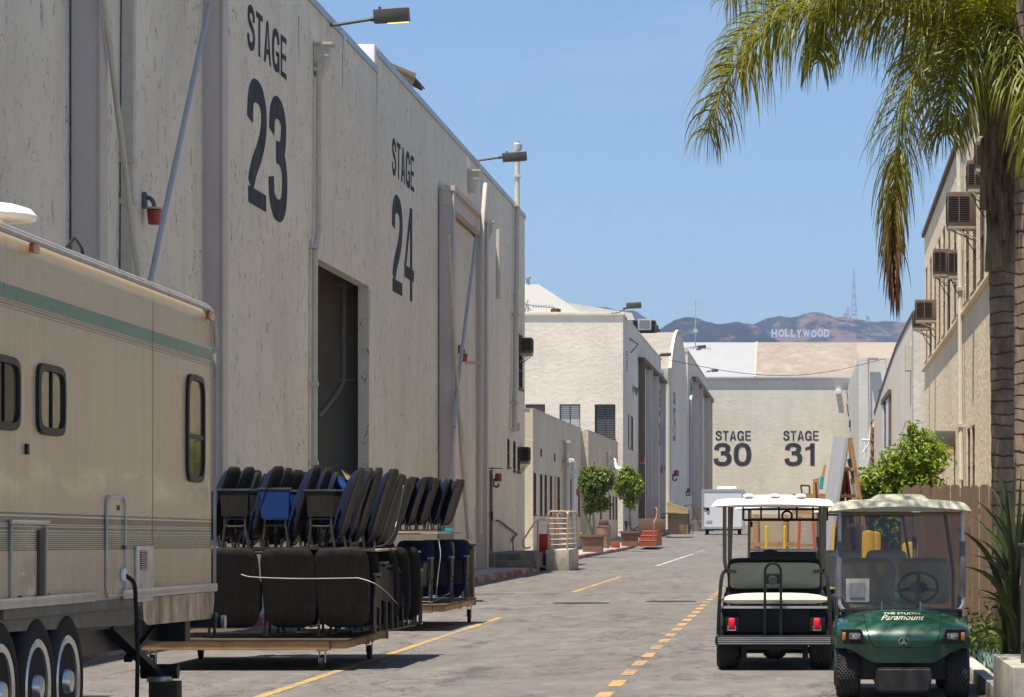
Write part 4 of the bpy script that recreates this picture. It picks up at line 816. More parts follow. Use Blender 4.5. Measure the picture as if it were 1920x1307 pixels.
p = at(1572, 738, YN); o = MB().box(-.3, .3, -.5, 0, -.1, .55, .03).build('wall_box_light', M_white); o.location = p; tag(o, 'small white box light high on the end wall right of the numbers', 'light')
# ------------------------------------------------------------------ annex and low building on the right
M_st7 = stucco('right_pale_plaster', (0.72, 0.68, 0.60), marks=0.0, bst=0.5, stain=0.15, lump=2.4)
M_st8 = stucco('right_low_plaster', (0.76, 0.68, 0.56), marks=0.0, bst=0.4, stain=0.25)
bx_ = thing('pale_corner_building', 'pale plain building on the right before the end stage, with a pipe on its front', 'building', (6.16, 300, .8)); M = Matrix.Translation((-6.16, -300, -.8)); zt = 17.85
mb = MB(); mb.wall(lambda u, z, d: (u, 300 + d, z), 6.16, 24, .3, zt); mb.wall(lambda u, z, d: (6.16 + d, u, z), 300, 361, .3, zt); mb.poly([(6.16, 300, zt), (24, 300, zt), (24, 361, zt), (6.16, 361, zt)]); mb.xf(M); mb.build('wall', M_st7, bx_)
def RWf(X):
    f_ = lambda x, y: (F * X / (x - VX), EYE + (VY - y) * X / (x - VX)); f_.X = X; return f_
R3 = RWf(6.16)
mb = MB(); a, b = R3(1594, 795); mb.box(6.05, 6.17, a - 3.5, a + 3.5, b - .3, b + .35); mb.xf(M); mb.build('louvre_window', M_brown, bx_)
mb = MB(); a, b = R3(1592, 780); mb.tube([(6.1, a, b), (5.7, a - 12, b + 1.0)], .07, 5); a, b = R3(1591, 752); mb.tube([(6.1, a, b), (5.8, a - 8, b + .9)], .05, 5); mb.xf(M); mb.build('awning_rod', M_brown, bx_)
t = thing('wall_lamp_pole', 'slim grey pole lamp with flat head on the front of the pale corner building', 'lamp', at(1629, 855, 299.6)); M2 = Matrix.Translation(-t.location); mb = MB(); mb.tube([at(1628, 672, 299.6), at(1629, 820, 299.6), at(1622, 850, 299.6)], .09, 6); mb.xf(M2); mb.build('pole', M_pgrey, t)
mb = MB(); a, b = at(1627, 675, 299.6), at(1647, 671, 299.6); mb.box(a.x, b.x, 299, 299.7, a.z, b.z + .02, .03); mb.xf(M2); mb.build('lamp_head', M_steel, t)
lb = thing('low_stage_building', 'low right-hand building with a bowed roofline and a large open bay', 'building', (6, 155.6, 0)); M = Matrix.Translation((-6, -155.6, 0)); R2 = RWf(6.0)
rl = [R2(*q) for q in ((1711, 591), (1700, 611), (1680, 652), (1665, 694), (1652, 733), (1645, 757), (1639, 775))]
mb = MB(); mb.poly([(6, rl[0][0], -.1)] + [(6, y, z) for y, z in rl] + [(6, rl[-1][0], -.1)]); zf0 = rl[0][1]
mb.wall(lambda u, z, d: (u, 155.6, z), 6, 22, -.1, zf0); mb.xf(M); mb.build('wall', M_st8, lb)
mb = MB()
for (y0, z0), (y1, z1) in zip(rl, rl[1:]): mb.beam((6.02, y0, z0 + .02), (6.02, y1, z1 + .02), .26, .12, (1, 0, 0))
mb.xf(M); mb.build('roof_edge', M_brown, lb)
mb = MB(); mb.poly([(6.1, rl[0][0], zf0 - .1), (22, rl[0][0], zf0 - .1), (22, rl[-1][0], rl[-1][1] - .1), (6.1, rl[-1][0], rl[-1][1] - .1)]); mb.xf(M); mb.build('roof', M_darkconc, lb)
a0, a1 = R2(1671, 0)[0], R2(1657, 0)[0]; z0, z1 = 3.0, R2(1671, 735)[1]
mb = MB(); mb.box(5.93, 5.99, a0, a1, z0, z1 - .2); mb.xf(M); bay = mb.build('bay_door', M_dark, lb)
for qa, qb in ((.12, .42), (.75, 1.0)): mb = MB(); mb.box(5.86, 5.93, lerp(a0, a1, qa), lerp(a0, a1, qb), z0, z1 - .3); mb.xf(M); mb.build('curtain', M_white, bay)
mb = MB(); mb.box(5.80, 5.98, a0 - .6, a1 + .3, z1 - .2, z1 + .15); mb.box(5.82, 5.98, a0 - .5, a0, z0, z1 - .21); mb.xf(M); mb.build('frame', M_brownac, bay)
mb = MB(); a, b = R2(1708, 660); mb.box(5.7, 5.99, a - .7, a + .7, b - 1.0, b + .3); mb.xf(M); mb.build('hopper_head', M_pipe, lb)
t = thing('wood_lattice', 'brown timber lattice leaning on the low right building behind the green bush', 'timber frame', at(1640, 900, 236)); M2 = Matrix.Translation(-t.location); mb = MB(); Y_ = 236
for a, b in (((1633, 900), (1634, 790)), ((1640, 900), (1640, 775)), ((1647, 900), (1648, 770)), ((1633, 795), (1649, 772)), ((1633, 830), (1649, 808)), ((1633, 862), (1649, 845)), ((1634, 850), (1648, 800)), ((1634, 880), (1648, 850)), ((1634, 815), (1648, 795))): mb.beam(at(*a, Y_), at(*b, Y_), .12, .12)
mb.box(at(1632, 0, Y_).x, at(1649, 0, Y_).x, Y_ + .2, Y_ + .3, at(0, 900, Y_).z, at(0, 800, Y_).z); mb.xf(M2); mb.build('slats', M_wood, t)
t = thing('vent_pipes', 'cluster of pale elbow pipes and valves between the right-hand buildings', 'pipes', at(1628, 860, 270)); M2 = Matrix.Translation(-t.location); mb = MB()
for pts in ([(1618, 848), (1629, 833), (1633, 800)], [(1616, 825), (1636, 825), (1636, 860)], [(1621, 860), (1622, 826)], [(1640, 780), (1640, 795), (1634, 810)]): mb.tube([at(x, y, 270) for x, y in pts], .12, 6)
mb.xf(M2); mb.build('pipe', M_white, t)
t = thing('shaded_wall_lamp', 'tan cone lamp on the low right building above the bay', 'lamp', at(1656, 740, 217)); mb = MB(); mb.lathe([(.42, .35), (.05, -.55)], seg=14); mb.build('shade', M_tan, t); mb = MB(); mb.tube([(0, 0, .3), (.3, 0, .5)], .05, 6); mb.build('arm', M_brown, t)

# ------------------------------------------------------------------ tall right building (local frame rotated 0.4 degrees)
M_st9 = stucco('right_tall_plaster', (0.84, 0.70, 0.48), marks=0.10, bst=0.7, stain=0.3, lump=3.0)
RC = 4.31; RA = 0.00714
tb = thing('tall_office_building', 'tall yellowish plaster building on the right with air conditioners in its narrow windows', 'building', (RC, 0, 0), -RA)
def TB(x, y): s = (x - VX - 40) / RC; return F / s, EYE + (VY - y) / s      # local Y, z on the wall plane
Te = TB(1733.5, 0)[0]; zT = 13.1
fT = lambda u, z, d: (d, u, z)
wx = [1737, 1745, 1752.5, 1761, 1769.5, 1779, 1790, 1799, 1813, 1826, 1840, 1858, 1876, 1896]
hT = []
for i, x in enumerate(wx):
    a = TB(x, 0)[0]; wid = 2.3 if x > 1800 else 2.0
    hT.append((a - wid * .5, a + wid * .5, 7.95 if i not in (2, 5) else 7.8, 11.7))
lowh = [(TB(x, 0)[0] - .9, TB(x, 0)[0] + .9, 2.1, 4.25) for x in (1816, 1824.5)] + [(TB(1803.5, 0)[0] - 1.0, TB(1803.5, 0)[0] + 1.0, 2.3, 4.1), (TB(1789, 0)[0] - .8, TB(1789, 0)[0] + .8, 2.3, 4.0), (TB(1866, 0)[0] - .7, TB(1866, 0)[0] + .7, 1.5, 4.9)]
mb = MB(); mb.wall(fT, 44, Te, -.05, zT, hT + lowh, .08); mb.wall(lambda u, z, d: (u, 44 + d, z), 0, 22, -.05, zT); mb.wall(lambda u, z, d: (u, Te - d, z), 0, 22, -.05, zT); mb.build('wall', M_st9, tb)
mb = MB(); mb.box(-.12, .3, 44, Te + .1, zT + .0, zT + .16); mb.box(.3, 22, 44, Te, zT - .3, zT - .2); mb.build('roof', M_brown, tb)
mb = MB(); mb.box(-.13, -.002, 44, Te, 7.62, 7.72, .01); mb.build('ledge', M_st9, tb)
for i, h_ in enumerate(hT): window_in(tb, Matrix.Identity(4), fT, *h_, .08, M_brownac, M_shade, rails=2, fr=.11, sill=True)
for h_ in lowh: window_in(tb, Matrix.Identity(4), fT, *h_, .08, M_brownac, rails=1, fr=.08)
def wT(u, z, off=0.0):   # local (wall) -> world
    return Matrix.Translation((RC, 0, 0)) @ Matrix.Rotation(-RA, 4, 'Z') @ Vector((-off, u, z))
def tpipe(label, pts, r=.06, mat=M_pipe, off=.14, name='downpipe', joints=()):
    P = [wT(*TB(x, y), off) for x, y in pts]; t = thing(name, label, 'pipe', P[-1]); mb = MB(); mb.tube(P, r, 8); mb.xf(Matrix.Translation(-P[-1])); mb.build('pipe', mat, t)
    for x, y in joints: mb = MB(); q = wT(*TB(x, y), off); mb.box(q.x - r * 1.4, q.x + off, q.y - .12, q.y + .12, q.z - .05, q.z + .05); mb.xf(Matrix.Translation(-P[-1])); mb.build('bracket', mat, t)
tpipe('white-topped vent pipe running down the tall right building', [(1812, 222), (1806, 226), (1806, 270), (1809, 545), (1810, 800), (1811, 900)], .07, joints=[(1806, 270), (1809, 542), (1810, 798)])
t = thing('wall_lamp_box', 'grey box lamp on the tall right building above the picket fence', 'lamp', wT(*TB(1791, 845))); mb = MB(); mb.box(-.62, 0, -.25, .25, .15, .62, .02); mb.build('housing', M_bronze, t); mb = MB(); mb.box(-.6, -.04, -.22, .22, -.15, .14, .03); mb.build('lens', pm('amber_lens', (.55, .42, .22), .4), t)
acs = [(1828, 1775, 425, 362, 'largest brown air conditioner, in the middle of the row high on the tall right building'), (1804, 1777, 518, 470, 'right one of the two air conditioners side by side on the tall right building'),
       (1777.5, 1750, 515, 468, 'left one of the two air conditioners side by side on the tall right building'), (1755, 1716, 601, 563, 'lowest air conditioner on the tall right building, partly cut by the sky'),
       (1744, 1711, 615, 583, 'air conditioner just behind the lowest one at the far corner of the tall right building'), (1846, 1813, 356, 303, 'air conditioner left of the palm trunk, above the largest one'), (1862, 1828, 318, 268, 'uppermost air conditioner half hidden by the palm trunk')]
for xw, xo, yb, yt, lab in acs:
    u, z = TB(xw, yb); s = (xw - 1535) / RC; p = wT(u, z); o = ac_unit(lab, p.x, -1, p.y, p.z, (xw - xo) / s, .66, (yb - yt) / s)
    q = MB(); q.tube(catmull([(.35, -.2, -.08), (.2, -.25, -.45), (-.0, 0, -.7), (-.05, .8, -.8)], 5), .015, 5); q.build('cable', M_black, o)

# ------------------------------------------------------------------ picket fence and what stands behind the carts
M_fence = pm('fence_boards', (.205, .135, .088), .8, 0, .25, 2, (6, 6, .6), 12, .4, .004)
fe = thing('picket_fence', 'brown dog-eared board fence behind the green golf cart and spiky plant', 'fence', (2.3, 44, .08))
mb = MB(); n = 14; W = .142
for i in range(n):
    x = -.75 + i * W; h = 2.02 + .012 * ((i * 7) % 3); c = .035; yj = .006 * ((i * 5) % 3)
    mb.prism([(x, 0), (x + W - .008, 0), (x + W - .008, h - c), (x + W - .008 - c, h), (x + c, h), (x, h - c)], lambda a, b, d: (a, d + yj, b), 0, .02)
mb.build('boards', M_fence, fe)
mb = MB(); mb.box(-.75, 1.24, .03, .07, .4, .49); mb.box(-.75, 1.24, .03, .07, 1.6, 1.69); mb.build('rail', M_fence, fe)
MB().box(1.25, 1.36, 0, .1, 0, 1.85, .005).build('post', pm('grey_post', (.42, .40, .37), .7), fe)
MB().box(1.0, 1.24, -.05, -.01, 0, 1.55).build('low_board', M_fence, fe)
fe = thing('plank_shed_door', 'brown vertical plank wall with a small lock seen through the cart windshield', 'plank wall', (1.9, 45.4, 0)); mb = MB()
for i in range(9): mb.box(-.32 + .17 * i, -.16 + .17 * i, 0, .03, 0, 1.66)
mb.build('boards', pm('plank_tan', (.30, .20, .14), .8, 0, .15, 2), fe); MB().box(.55, .75, -.03, -.002, 1.5, 1.58).build('lock', M_steel, fe)
M_tanwall = pm('tan_flat', (.50, .40, .29), .8, 0, .12, 1.5, dirt=(.3, .22, .15), dirt_amt=.3)
t = thing('scenery_flat_wall', 'tan plywood wall with wood battens seen behind the parked carts', 'scenery flat', (.6, 62, 0)); mb = MB(); mb.box(-1.62, 2.8, 0, .06, 0, 1.72); mb.build('panel', M_tanwall, t)
mb = MB()
for x in (-1.5, -.9, -.2, .35, .75, 1.3, 1.9, 2.5): mb.box(x, x + .09, -.05, -.002, 0, 1.72)
mb.box(-1.62, 2.8, -.056, -.051, 1.05, 1.14); mb.build('battens', M_wood, t)
# A frame of leaning flats
Y_ = 60
t = thing('timber_a_frame', 'tall wooden A-frame rack holding flats behind the white-roofed cart', 'rack', at(1590, 1120, Y_)); M2 = Matrix.Translation(-t.location)
for pts, yy in ((((1589, 822), (1545, 1118)), 60), (((1594, 820), (1640, 1118)), 60), (((1589, 822), (1545, 1118)), 61.6), (((1594, 820), (1640, 1118)), 61.6)):
    mb = MB(); mb.beam(at(*pts[0], Y_) + Vector((0, yy - 60, 0)), at(*pts[1], Y_) + Vector((0, yy - 60, 0)), .085, .085, (0, 1, 0)); mb.xf(M2); mb.build('leg', M_wood, t)
mb = MB()
for y in (880, 930, 985, 1050): mb.beam(at(lerp(1589, 1545, (y - 822) / 296), y, Y_), at(lerp(1594, 1640, (y - 820) / 298), y, Y_), .07, .1, (0, 1, 0))
mb.xf(M2); mb.build('cross_bar', M_wood, t)
M_greyp = pm('grey_flat_paint', (.46, .48, .53), .7, 0, .08, 1.2, dirt=(.36, .37, .40), dirt_amt=.5)
def leanpanel(name, label, quad, mat, th=.05, cat='scenery flat'):
    P = [at(*q) for q in quad]; n = (P[1] - P[0]).cross(P[3] - P[0]).normalized() * th; base = P[2].copy(); mb = MB()
    A = [mb.v(p - base) for p in P]; B = [mb.v(p + n - base) for p in P]; mb.f(A); mb.f(B[::-1])
    for i in range(4): mb.f([A[i], A[(i + 1) % 4], B[(i + 1) % 4], B[i]])
    o = mb.build(name, mat); o.location = base; return tag(o, label, cat)
leanpanel('leaning_flat', 'tall pale grey painted flat leaning on the left side of the A-frame', [(1563, 817, 61.6), (1586, 820, 59.2), (1541, 1116, 59.2), (1524, 1108, 61.6)], M_greyp, .06)
leanpanel('leaning_flat', 'narrow sky-blue board inside the right leg of the A-frame', [(1588, 862, 60.4), (1595, 858, 60.2), (1604, 896, 60.2), (1597, 898, 60.4)], pm('skyblue_paint', (.15, .33, .44), .6))
leanpanel('leaning_flat', 'long white board leaning under the sky-blue one on the A-frame', [(1594, 897, 60.5), (1601, 896, 60.3), (1632, 1100, 60.3), (1622, 1100, 60.5)], M_white)
leanpanel('leaning_flat', 'dark red trestle board under the A-frame', [(1578, 880, 60.9), (1584, 878, 60.7), (1568, 1100, 60.7), (1552, 1100, 60.9)], pm('dark_red', (.22, .05, .035), .6))
leanpanel('leaning_flat', 'dark red trestle board on the inner right of the A-frame', [(1580, 878, 60.9), (1586, 876, 60.7), (1612, 1090, 60.7), (1604, 1092, 60.9)], pm('dark_red', (.22, .05, .035), .6))
leanpanel('leaning_flat', 'turquoise board standing left of the tall grey flat', [(1538, 893, 66), (1546, 893, 66), (1543, 918, 66), (1536, 917, 66)], pm('turquoise', (.05, .38, .48), .6))
leanpanel('leaning_flat', 'orange-brown wooden board with a pointed top left of the grey flat', [(1545, 873, 66.4), (1549, 870, 66.4), (1546, 892, 66.4), (1541, 892, 66.4)], M_wood)
leanpanel('leaning_flat', 'wide raw wood panel standing above the white cart roof', [(1524, 899, 66.8), (1536, 896, 66.8), (1536, 1020, 66.8), (1522, 1020, 66.8)], M_wood)
leanpanel('leaning_flat', 'small dark plank crossing the raw wood panel', [(1528, 905, 66.5), (1531, 903, 66.5), (1534, 935, 66.5), (1529, 935, 66.5)], M_brown)
t = thing('picture_frame', 'small empty brown picture frame tilted above the white cart roof', 'frame', at(1511, 924, 67)); M2 = Matrix.Translation(-t.location); mb = MB(); q = [(1501.5, 910), (1518, 911), (1518, 927), (1504, 927)]
for a, b in zip(q, q[1:] + q[:1]): mb.beam(at(*a, 67), at(*b, 67), .04, .06, (0, 1, 0))
mb.xf(M2); mb.build('frame_bars', M_brown, t)
o = MB().box(-.3, .6, -.3, .3, -1.1, 0).build('prop_crate', M_wood); o.location = at(1510, 926, 67); tag(o, 'wooden crate carrying the picture frame behind the cart roof', 'crate')
# bollards, ladder
def bollard(label, x, y, Y, r=.075, yb=None):
    p = at(x, y, Y); t = thing('bollard', label, 'bollard', (p.x, Y, 0), group='yellow bollards'); MB().lathe([(r, 0), (r, p.z - .03), (r * .8, p.z), (.01, p.z + .015)], seg=16).build('post', M_yellow, t)
    mb = MB(); mb.lathe([(r + .02, 0), (r + .02, .03), (r, .035)], seg=16); mb.build('foot_ring', M_darkconc, t)
bollard('thin yellow bollard seen through the left half of the far cart windshield', 1437, 987, 50, .022); bollard('thin yellow bollard seen right of the steering wheel through the far windshield', 1471, 987, 50, .022)
bollard('yellow bollard top at left behind the green cart windshield', 1628, 996, 46.5, .10); bollard('second yellow bollard top behind the green cart windshield, right of the first', 1641, 998, 47.5, .09)
bollard('thick yellow bollard standing between the green cart seats and the far cart', 1706, 1018, 38, .10)
t = thing('ladder', 'red fibreglass stepladder seen through the far cart windshield', 'ladder', at(1513, 1100, 54)); M2 = Matrix.Translation(-t.location)
for a, b in (((1500, 968), (1494, 1100)), ((1524, 968), (1532, 1100))): mb = MB(); mb.beam(at(*a, 54), at(*b, 54), .05, .08, (0, 1, 0)); mb.xf(M2); mb.build('rail', pm('ladder_red', (.5, .11, .08), .5), t)
mb = MB()
for i in range(9): y = 974 + 11 * i; k = (y - 968) / 132; mb.beam(at(lerp(1500, 1494, k), y, 54), at(lerp(1524, 1532, k), y, 54), .03, .07, (0, 1, 0))
mb.xf(M2); mb.build('rungs', M_steel, t)
leanpanel('leaning_flat', 'orange wooden plank leaning beside the red ladder', [(1529, 962, 56), (1536, 962, 56), (1527, 1095, 56), (1519, 1095, 56)], M_wood)
leanpanel('leaning_flat', 'yellow strap board at the foot of the A-frame', [(1562, 978, 58), (1566, 978, 58), (1560, 1110, 58), (1554, 1110, 58)], M_yellow)

# ------------------------------------------------------------------ things on the left pavement, far
def planter(label, x0, x1, yt, yb, Y, cat='planter', taper=.93):
    a, b = at(x0, yb, Y), at(x1, yt, Y); W = b.x - a.x; H = b.z - a.z; t = thing('square_planter', label, cat, ((a.x + b.x) / 2, Y + W / 2, a.z)); mb = MB()
    V = []
    for z, k in ((0, taper), (H * .86, 1.0)): V.append([mb.v((sx * W / 2 * k, sy * W / 2 * k, z)) for sx, sy in ((-1, -1), (1, -1), (1, 1), (-1, 1))])
    for i in range(4): mb.f([V[0][i], V[0][(i + 1) % 4], V[1][(i + 1) % 4], V[1][i]])
    mb.f(V[0]); mb.build('pot', pm('terracotta_brown', (.26, .155, .105), .75, 0, .15, 2), t)
    mb = MB()
    for sx in (-1, 1): mb.box(sx * W / 2 * 1.04 - .05, sx * W / 2 * 1.04 + .05, -W / 2 * 1.06, W / 2 * 1.06, H * .86, H); mb.box(-W / 2 * 1.0, W / 2 * 1.0, sx * W / 2 * 1.04 - .05, sx * W / 2 * 1.04 + .05, H * .861, H)
    mb.box(-W / 2, W / 2, -W / 2, W / 2, H * .7, H * .88); mb.build('rim', pm('terracotta_rim', (.22, .13, .09), .75), t); return t, H
planter('brown square planter holding the larger round tree, nearest the concrete block', 1091, 1130, 1002, 1035, 127)
planter('brown square planter holding the smaller round tree, left of the tiled steps', 1164, 1196, 996, 1024, 150)
t = thing('waste_bin', 'tall round tan litter bin with a dark hood between the two planters', 'bin', at(1132, 1028, 146)); mb = MB(); mb.lathe([(.30, 0), (.36, 1.05), (.38, 1.07), (.38, 1.12)], seg=22); mb.build('body', pm('bin_tan', (.36, .245, .175), .7), t)
mb = MB(); mb.lathe([(.24, 1.12), (.26, 1.2), (.2, 1.36), (.08, 1.42)], seg=18); mb.box(-.28, .28, -.2, .2, 1.13, 1.17); mb.build('hood', M_brown, t)
o = MB().box(-.22, .22, -.22, .22, 0, .3, .02).build('clay_box', pm('red_tile', (.36, .09, .045), .6, 0, .15, 4)); o.location = at(1154, 1027, 149); tag(o, 'small terracotta tile box right of the litter bin', 'box')
t = thing('tiled_steps', 'bright terracotta tiled steps against the cream stage wall', 'steps', at(1214, 1021, 160)); a = t.location; mb = MB(); W = 1.0
mb.box(-.46, .46, 0, 7, -.1, .23); mb.box(-.44, .44, 1.0, 7, .22, .48); mb.box(-.42, .42, 2.0, 7, .47, .72); mb.build('steps', pm('red_tile', (.36, .09, .045), .6, 0, .15, 4), t)
mb = MB(); mb.box(-.45, .45, -.012, -.002, .205, .235); mb.box(-.43, .43, .985, .998, .455, .485); mb.box(-.41, .41, 1.985, 1.998, .69, .725); mb.build('nosing', pm('grout', (.55, .36, .27), .7), t)
o = MB().box(-.75, .75, 0, .5, 0, .75, .02).build('brown_bench_box', M_brownac); o.location = at(1222, 998, 166); tag(o, 'brown plank box standing on the tiled steps', 'box')
t = thing('step_handrail', 'brown curved handrail rising from the tiled steps', 'handrail', at(1226, 1016, 160.5)); mb = MB(); mb.tube(catmull([(0, 0, 0), (0, 0, .95), (.02, .2, 1.1), (.1, .8, 1.35), (.12, 1.0, 1.75), (-.02, 1.4, 1.8), (-.02, 1.6, 1.3)], 4), .036, 8); mb.build('rail', pm('dark_tan_rail', (.30, .19, .13), .6), t)
t = thing('lounge_chair', 'small black folding chair beside the tiled steps', 'chair', at(1186, 998, 163)); mb = MB(); mb.beam((-.2, 0, .15), (.3, .3, .05), .4, .05); mb.beam((-.2, 0, .15), (-.28, .1, .6), .4, .05); mb.build('seat', M_black, t); mb = MB(); mb.tube([(-.3, 0, 0), (.35, 0, .3)], .025, 5); mb.tube([(.3, 0, 0), (-.35, 0, .3)], .025, 5); mb.tube([(.35, 0, .02), (.7, .1, .05)], .03, 5); mb.build('leg', M_blackmet, t)
# tan bar counter with sloping top
M_tand = pm('counter_paint', (.27, .20, .115), .7, 0, .15, 1.5, dirt=(.12, .09, .06), dirt_amt=.5)
c0 = at(1260, 1002, 190); t = thing('wooden_counter', 'olive-brown wooden counter with a sloping lid before the barrel-roofed stage', 'counter', c0); s = F / 190
mb = MB(); mb.box(-.28, .82, 0, 2.4, 0, 1.3, .02); mb.build('cabinet', M_tand, t)
mb = MB(); mb.box(-.72, 1.05, -.15, 2.6, 1.3, 1.38, .01); mb.prism([(-.3, 1.38), (.98, 1.38), (1.02, 1.62), (-.35, 2.05)], lambda a, b, d: (a, d, b), .5, 2.6); mb.build('lid', pm('counter_top', (.36, .29, .16), .7), t)
mb = MB(); mb.box(-.70, -.55, 0, .15, 0, 1.3); mb.box(.88, 1.02, 0, .15, 0, 1.3); mb.box(.88, 1.02, 2.3, 2.5, 0, 1.3); mb.build('leg', M_tand, t)
t = thing('black_bag', 'black cloth bag hung on the left end of the wooden counter', 'bag', at(1243, 975, 189)); MB().pillow(.3, .62, .12, .12, lambda x, z, y: (x, y, z), 3).build('body', M_black, t); MB().tube(catmull([(-.1, 0, .28), (0, 0, .42), (.1, 0, .28)], 4), .015, 5).build('handle', M_black, t)
# bicycle
t = thing('bicycle', 'bicycle standing beside the wooden counter before the far steps', 'bicycle', at(1290, 1002, 205), radians(64))
def torus(mb, c, R, r, ax='y', n=24, m=6):
    mb.grid(lambda u, v: tuple(Vector(c) + Vector({'y': ((R + r * cos(2 * pi * v)) * cos(2 * pi * u), r * sin(2 * pi * v), (R + r * cos(2 * pi * v)) * sin(2 * pi * u)), 'x': (r * sin(2 * pi * v), (R + r * cos(2 * pi * v)) * cos(2 * pi * u), (R + r * cos(2 * pi * v)) * sin(2 * pi * u)), 'z': ((R + r * cos(2 * pi * v)) * cos(2 * pi * u), (R + r * cos(2 * pi * v)) * sin(2 * pi * u), r * sin(2 * pi * v))}[ax])), n, m, True)
for x in (-.52, .52):
    mb = MB(); torus(mb, (x, 0, .34), .32, .022); wo = mb.build('wheel', M_rubber, t); mb = MB()
    for k in range(10): a = pi * k / 5; mb.tube([(x, 0, .34), (x + .3 * cos(a), 0, .34 + .3 * sin(a))], .004, 4)
    mb.lathe([(.03, -.04), (.03, .04)], (x, 0, .34), 'y', 8); mb.build('spokes', M_steel, wo)
mb = MB()
for a, b in (((-.52, 0, .34), (-.08, 0, .30)), ((-.08, 0, .30), (-.2, 0, .82)), ((-.52, 0, .34), (-.2, 0, .78)), ((-.08, 0, .30), (.36, 0, .78)), ((-.2, 0, .78), (.34, 0, .84)), ((.52, 0, .34), (.33, 0, .98))): mb.tube([a, b], .018, 6)
mb.build('frame', M_steel, t); MB().pillow(.25, .14, .03, .03, lambda x, z, y: (x - .2, z, y + .86), 3).build('saddle', M_black, t); mb = MB(); mb.tube(catmull([(.2, -.27, 1.02), (.34, -.1, 1.0), (.34, .1, 1.0), (.2, .27, 1.02)], 4), .015, 6); mb.build('handlebar', M_blackmet, t)
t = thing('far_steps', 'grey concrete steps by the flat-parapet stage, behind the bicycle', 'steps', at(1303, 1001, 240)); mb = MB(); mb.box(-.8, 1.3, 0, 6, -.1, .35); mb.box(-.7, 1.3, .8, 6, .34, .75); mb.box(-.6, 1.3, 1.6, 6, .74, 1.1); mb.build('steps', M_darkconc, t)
o = MB().box(-.5, .5, 0, .3, 0, 1.0).build('brown_sign_board', M_brownac); o.location = at(1312, 975, 242); tag(o, 'small brown board on top of the far steps', 'board')
t = thing('step_handrail', 'thin dark loop handrail on the far steps behind the bicycle', 'handrail', at(1291, 990, 238)); mb = MB(); mb.tube(catmull([(-.3, 0, 0), (-.3, 0, 1.4), (-.2, 0, 1.8), (.3, 0, 1.8), (.5, 0, 1.2), (.9, 0, .3), (.9, 0, -.2)], 4), .045, 6); mb.tube([(.9, 0, .0), (1.2, 0, 1.1)], .045, 6); mb.build('rail', M_brown, t)
# box trailer
a, b = at(1316, 996, 200), at(1395, 918, 200); t = thing('box_trailer', 'white box trailer with closed rear doors parked before the end wall', 'trailer', ((a.x + b.x) / 2, 200, gz(200))); W = b.x - a.x; H = b.z - gz(200); z0 = .42
mb = MB(); mb.box(-W / 2, W / 2, 0, 6, z0, H, .03); mb.build('body', pm('trailer_white', (.70, .72, .76), .45, 0, .05, .6), t)
mb = MB()
for x0, x1, q0, q1 in ((-W / 2 - .02, -W / 2 + .14, z0, H), (W / 2 - .14, W / 2 + .02, z0, H), (-W / 2 + .14, W / 2 - .14, H - .16, H + .02), (-W / 2 + .14, W / 2 - .14, z0 - .02, z0 + .12), ): mb.box(x0, x1, -.05, -.002, q0, q1)
mb.build('door_frame', M_steel, t)
dr_ = MB().box(-W / 2 + .15, W / 2 - .15, -.03, -.003, z0 + .13, H - .17).build('door', pm('trailer_door', (.72, .74, .79), .4, 0, .05, .8), t)
mb = MB(); mb.box(-W / 2 + .1, -W / 2 + .5, -.08, -.03, z0 + 1.35, z0 + 1.42); mb.box(-W / 2 + .3, -W / 2 + .5, -.09, -.03, z0 + 1.2, z0 + 1.36); mb.build('latch', M_blackmet, dr_)
mb = MB(); mb.box(-W / 2 + .3, -W / 2 + .7, -.045, -.031, z0 + .38, z0 + .56); mb.build('licence_plate', M_steel, dr_)
for x in (-W / 2 + .32, W / 2 - .32): MB().lathe([(.30, -.12), (.32, -.1), (.32, .1), (.30, .12)], (x, 1.2, .32), 'x', 20).build('wheel', M_rubber, t)
mb = MB(); mb.box(-W / 2 + .2, W / 2 - .2, .3, 5.5, z0 - .12, z0 - .002); mb.build('chassis', M_black, t)
# second far box (camper roof vent white thing on far trailer)
o = MB().box(-.6, .7, 0, .8, 0, .22, .06).build('roof_vent', M_white, t); o.location = (.2, .5, H + .01)
# utility wire
mb = MB(); mb.tube([lerp(at(1255, 675, 246), at(1660, 672, 300), k / 20) + Vector((0, 0, -1.5 * sin(pi * k / 20))) for k in range(21)], .025, 4); tag(mb.build('overhead_wire', M_black), 'thin overhead wire sagging across the street in front of the end stage roof', 'wire')
# manhole covers / drains on the road
for x, y, r, lab in ((1090, 1131, .55, 'round iron manhole cover left of the dashed line'), (1258, 1128, .5, 'round iron manhole cover close to the dashed line, further along')):
    Y = F * 1.6 / (y - VY); mb = MB(); mb.lathe([(r, 0), (r, .008), (r * .9, .009), (r * .89, .006), (.01, .006)], seg=28); o = mb.build('manhole_cover', pm('cast_iron', (.06, .055, .05), .6, .3, .3, 8)); o.location = ((x - VX) * Y / F, Y, .001); tag(o, lab, 'manhole cover')
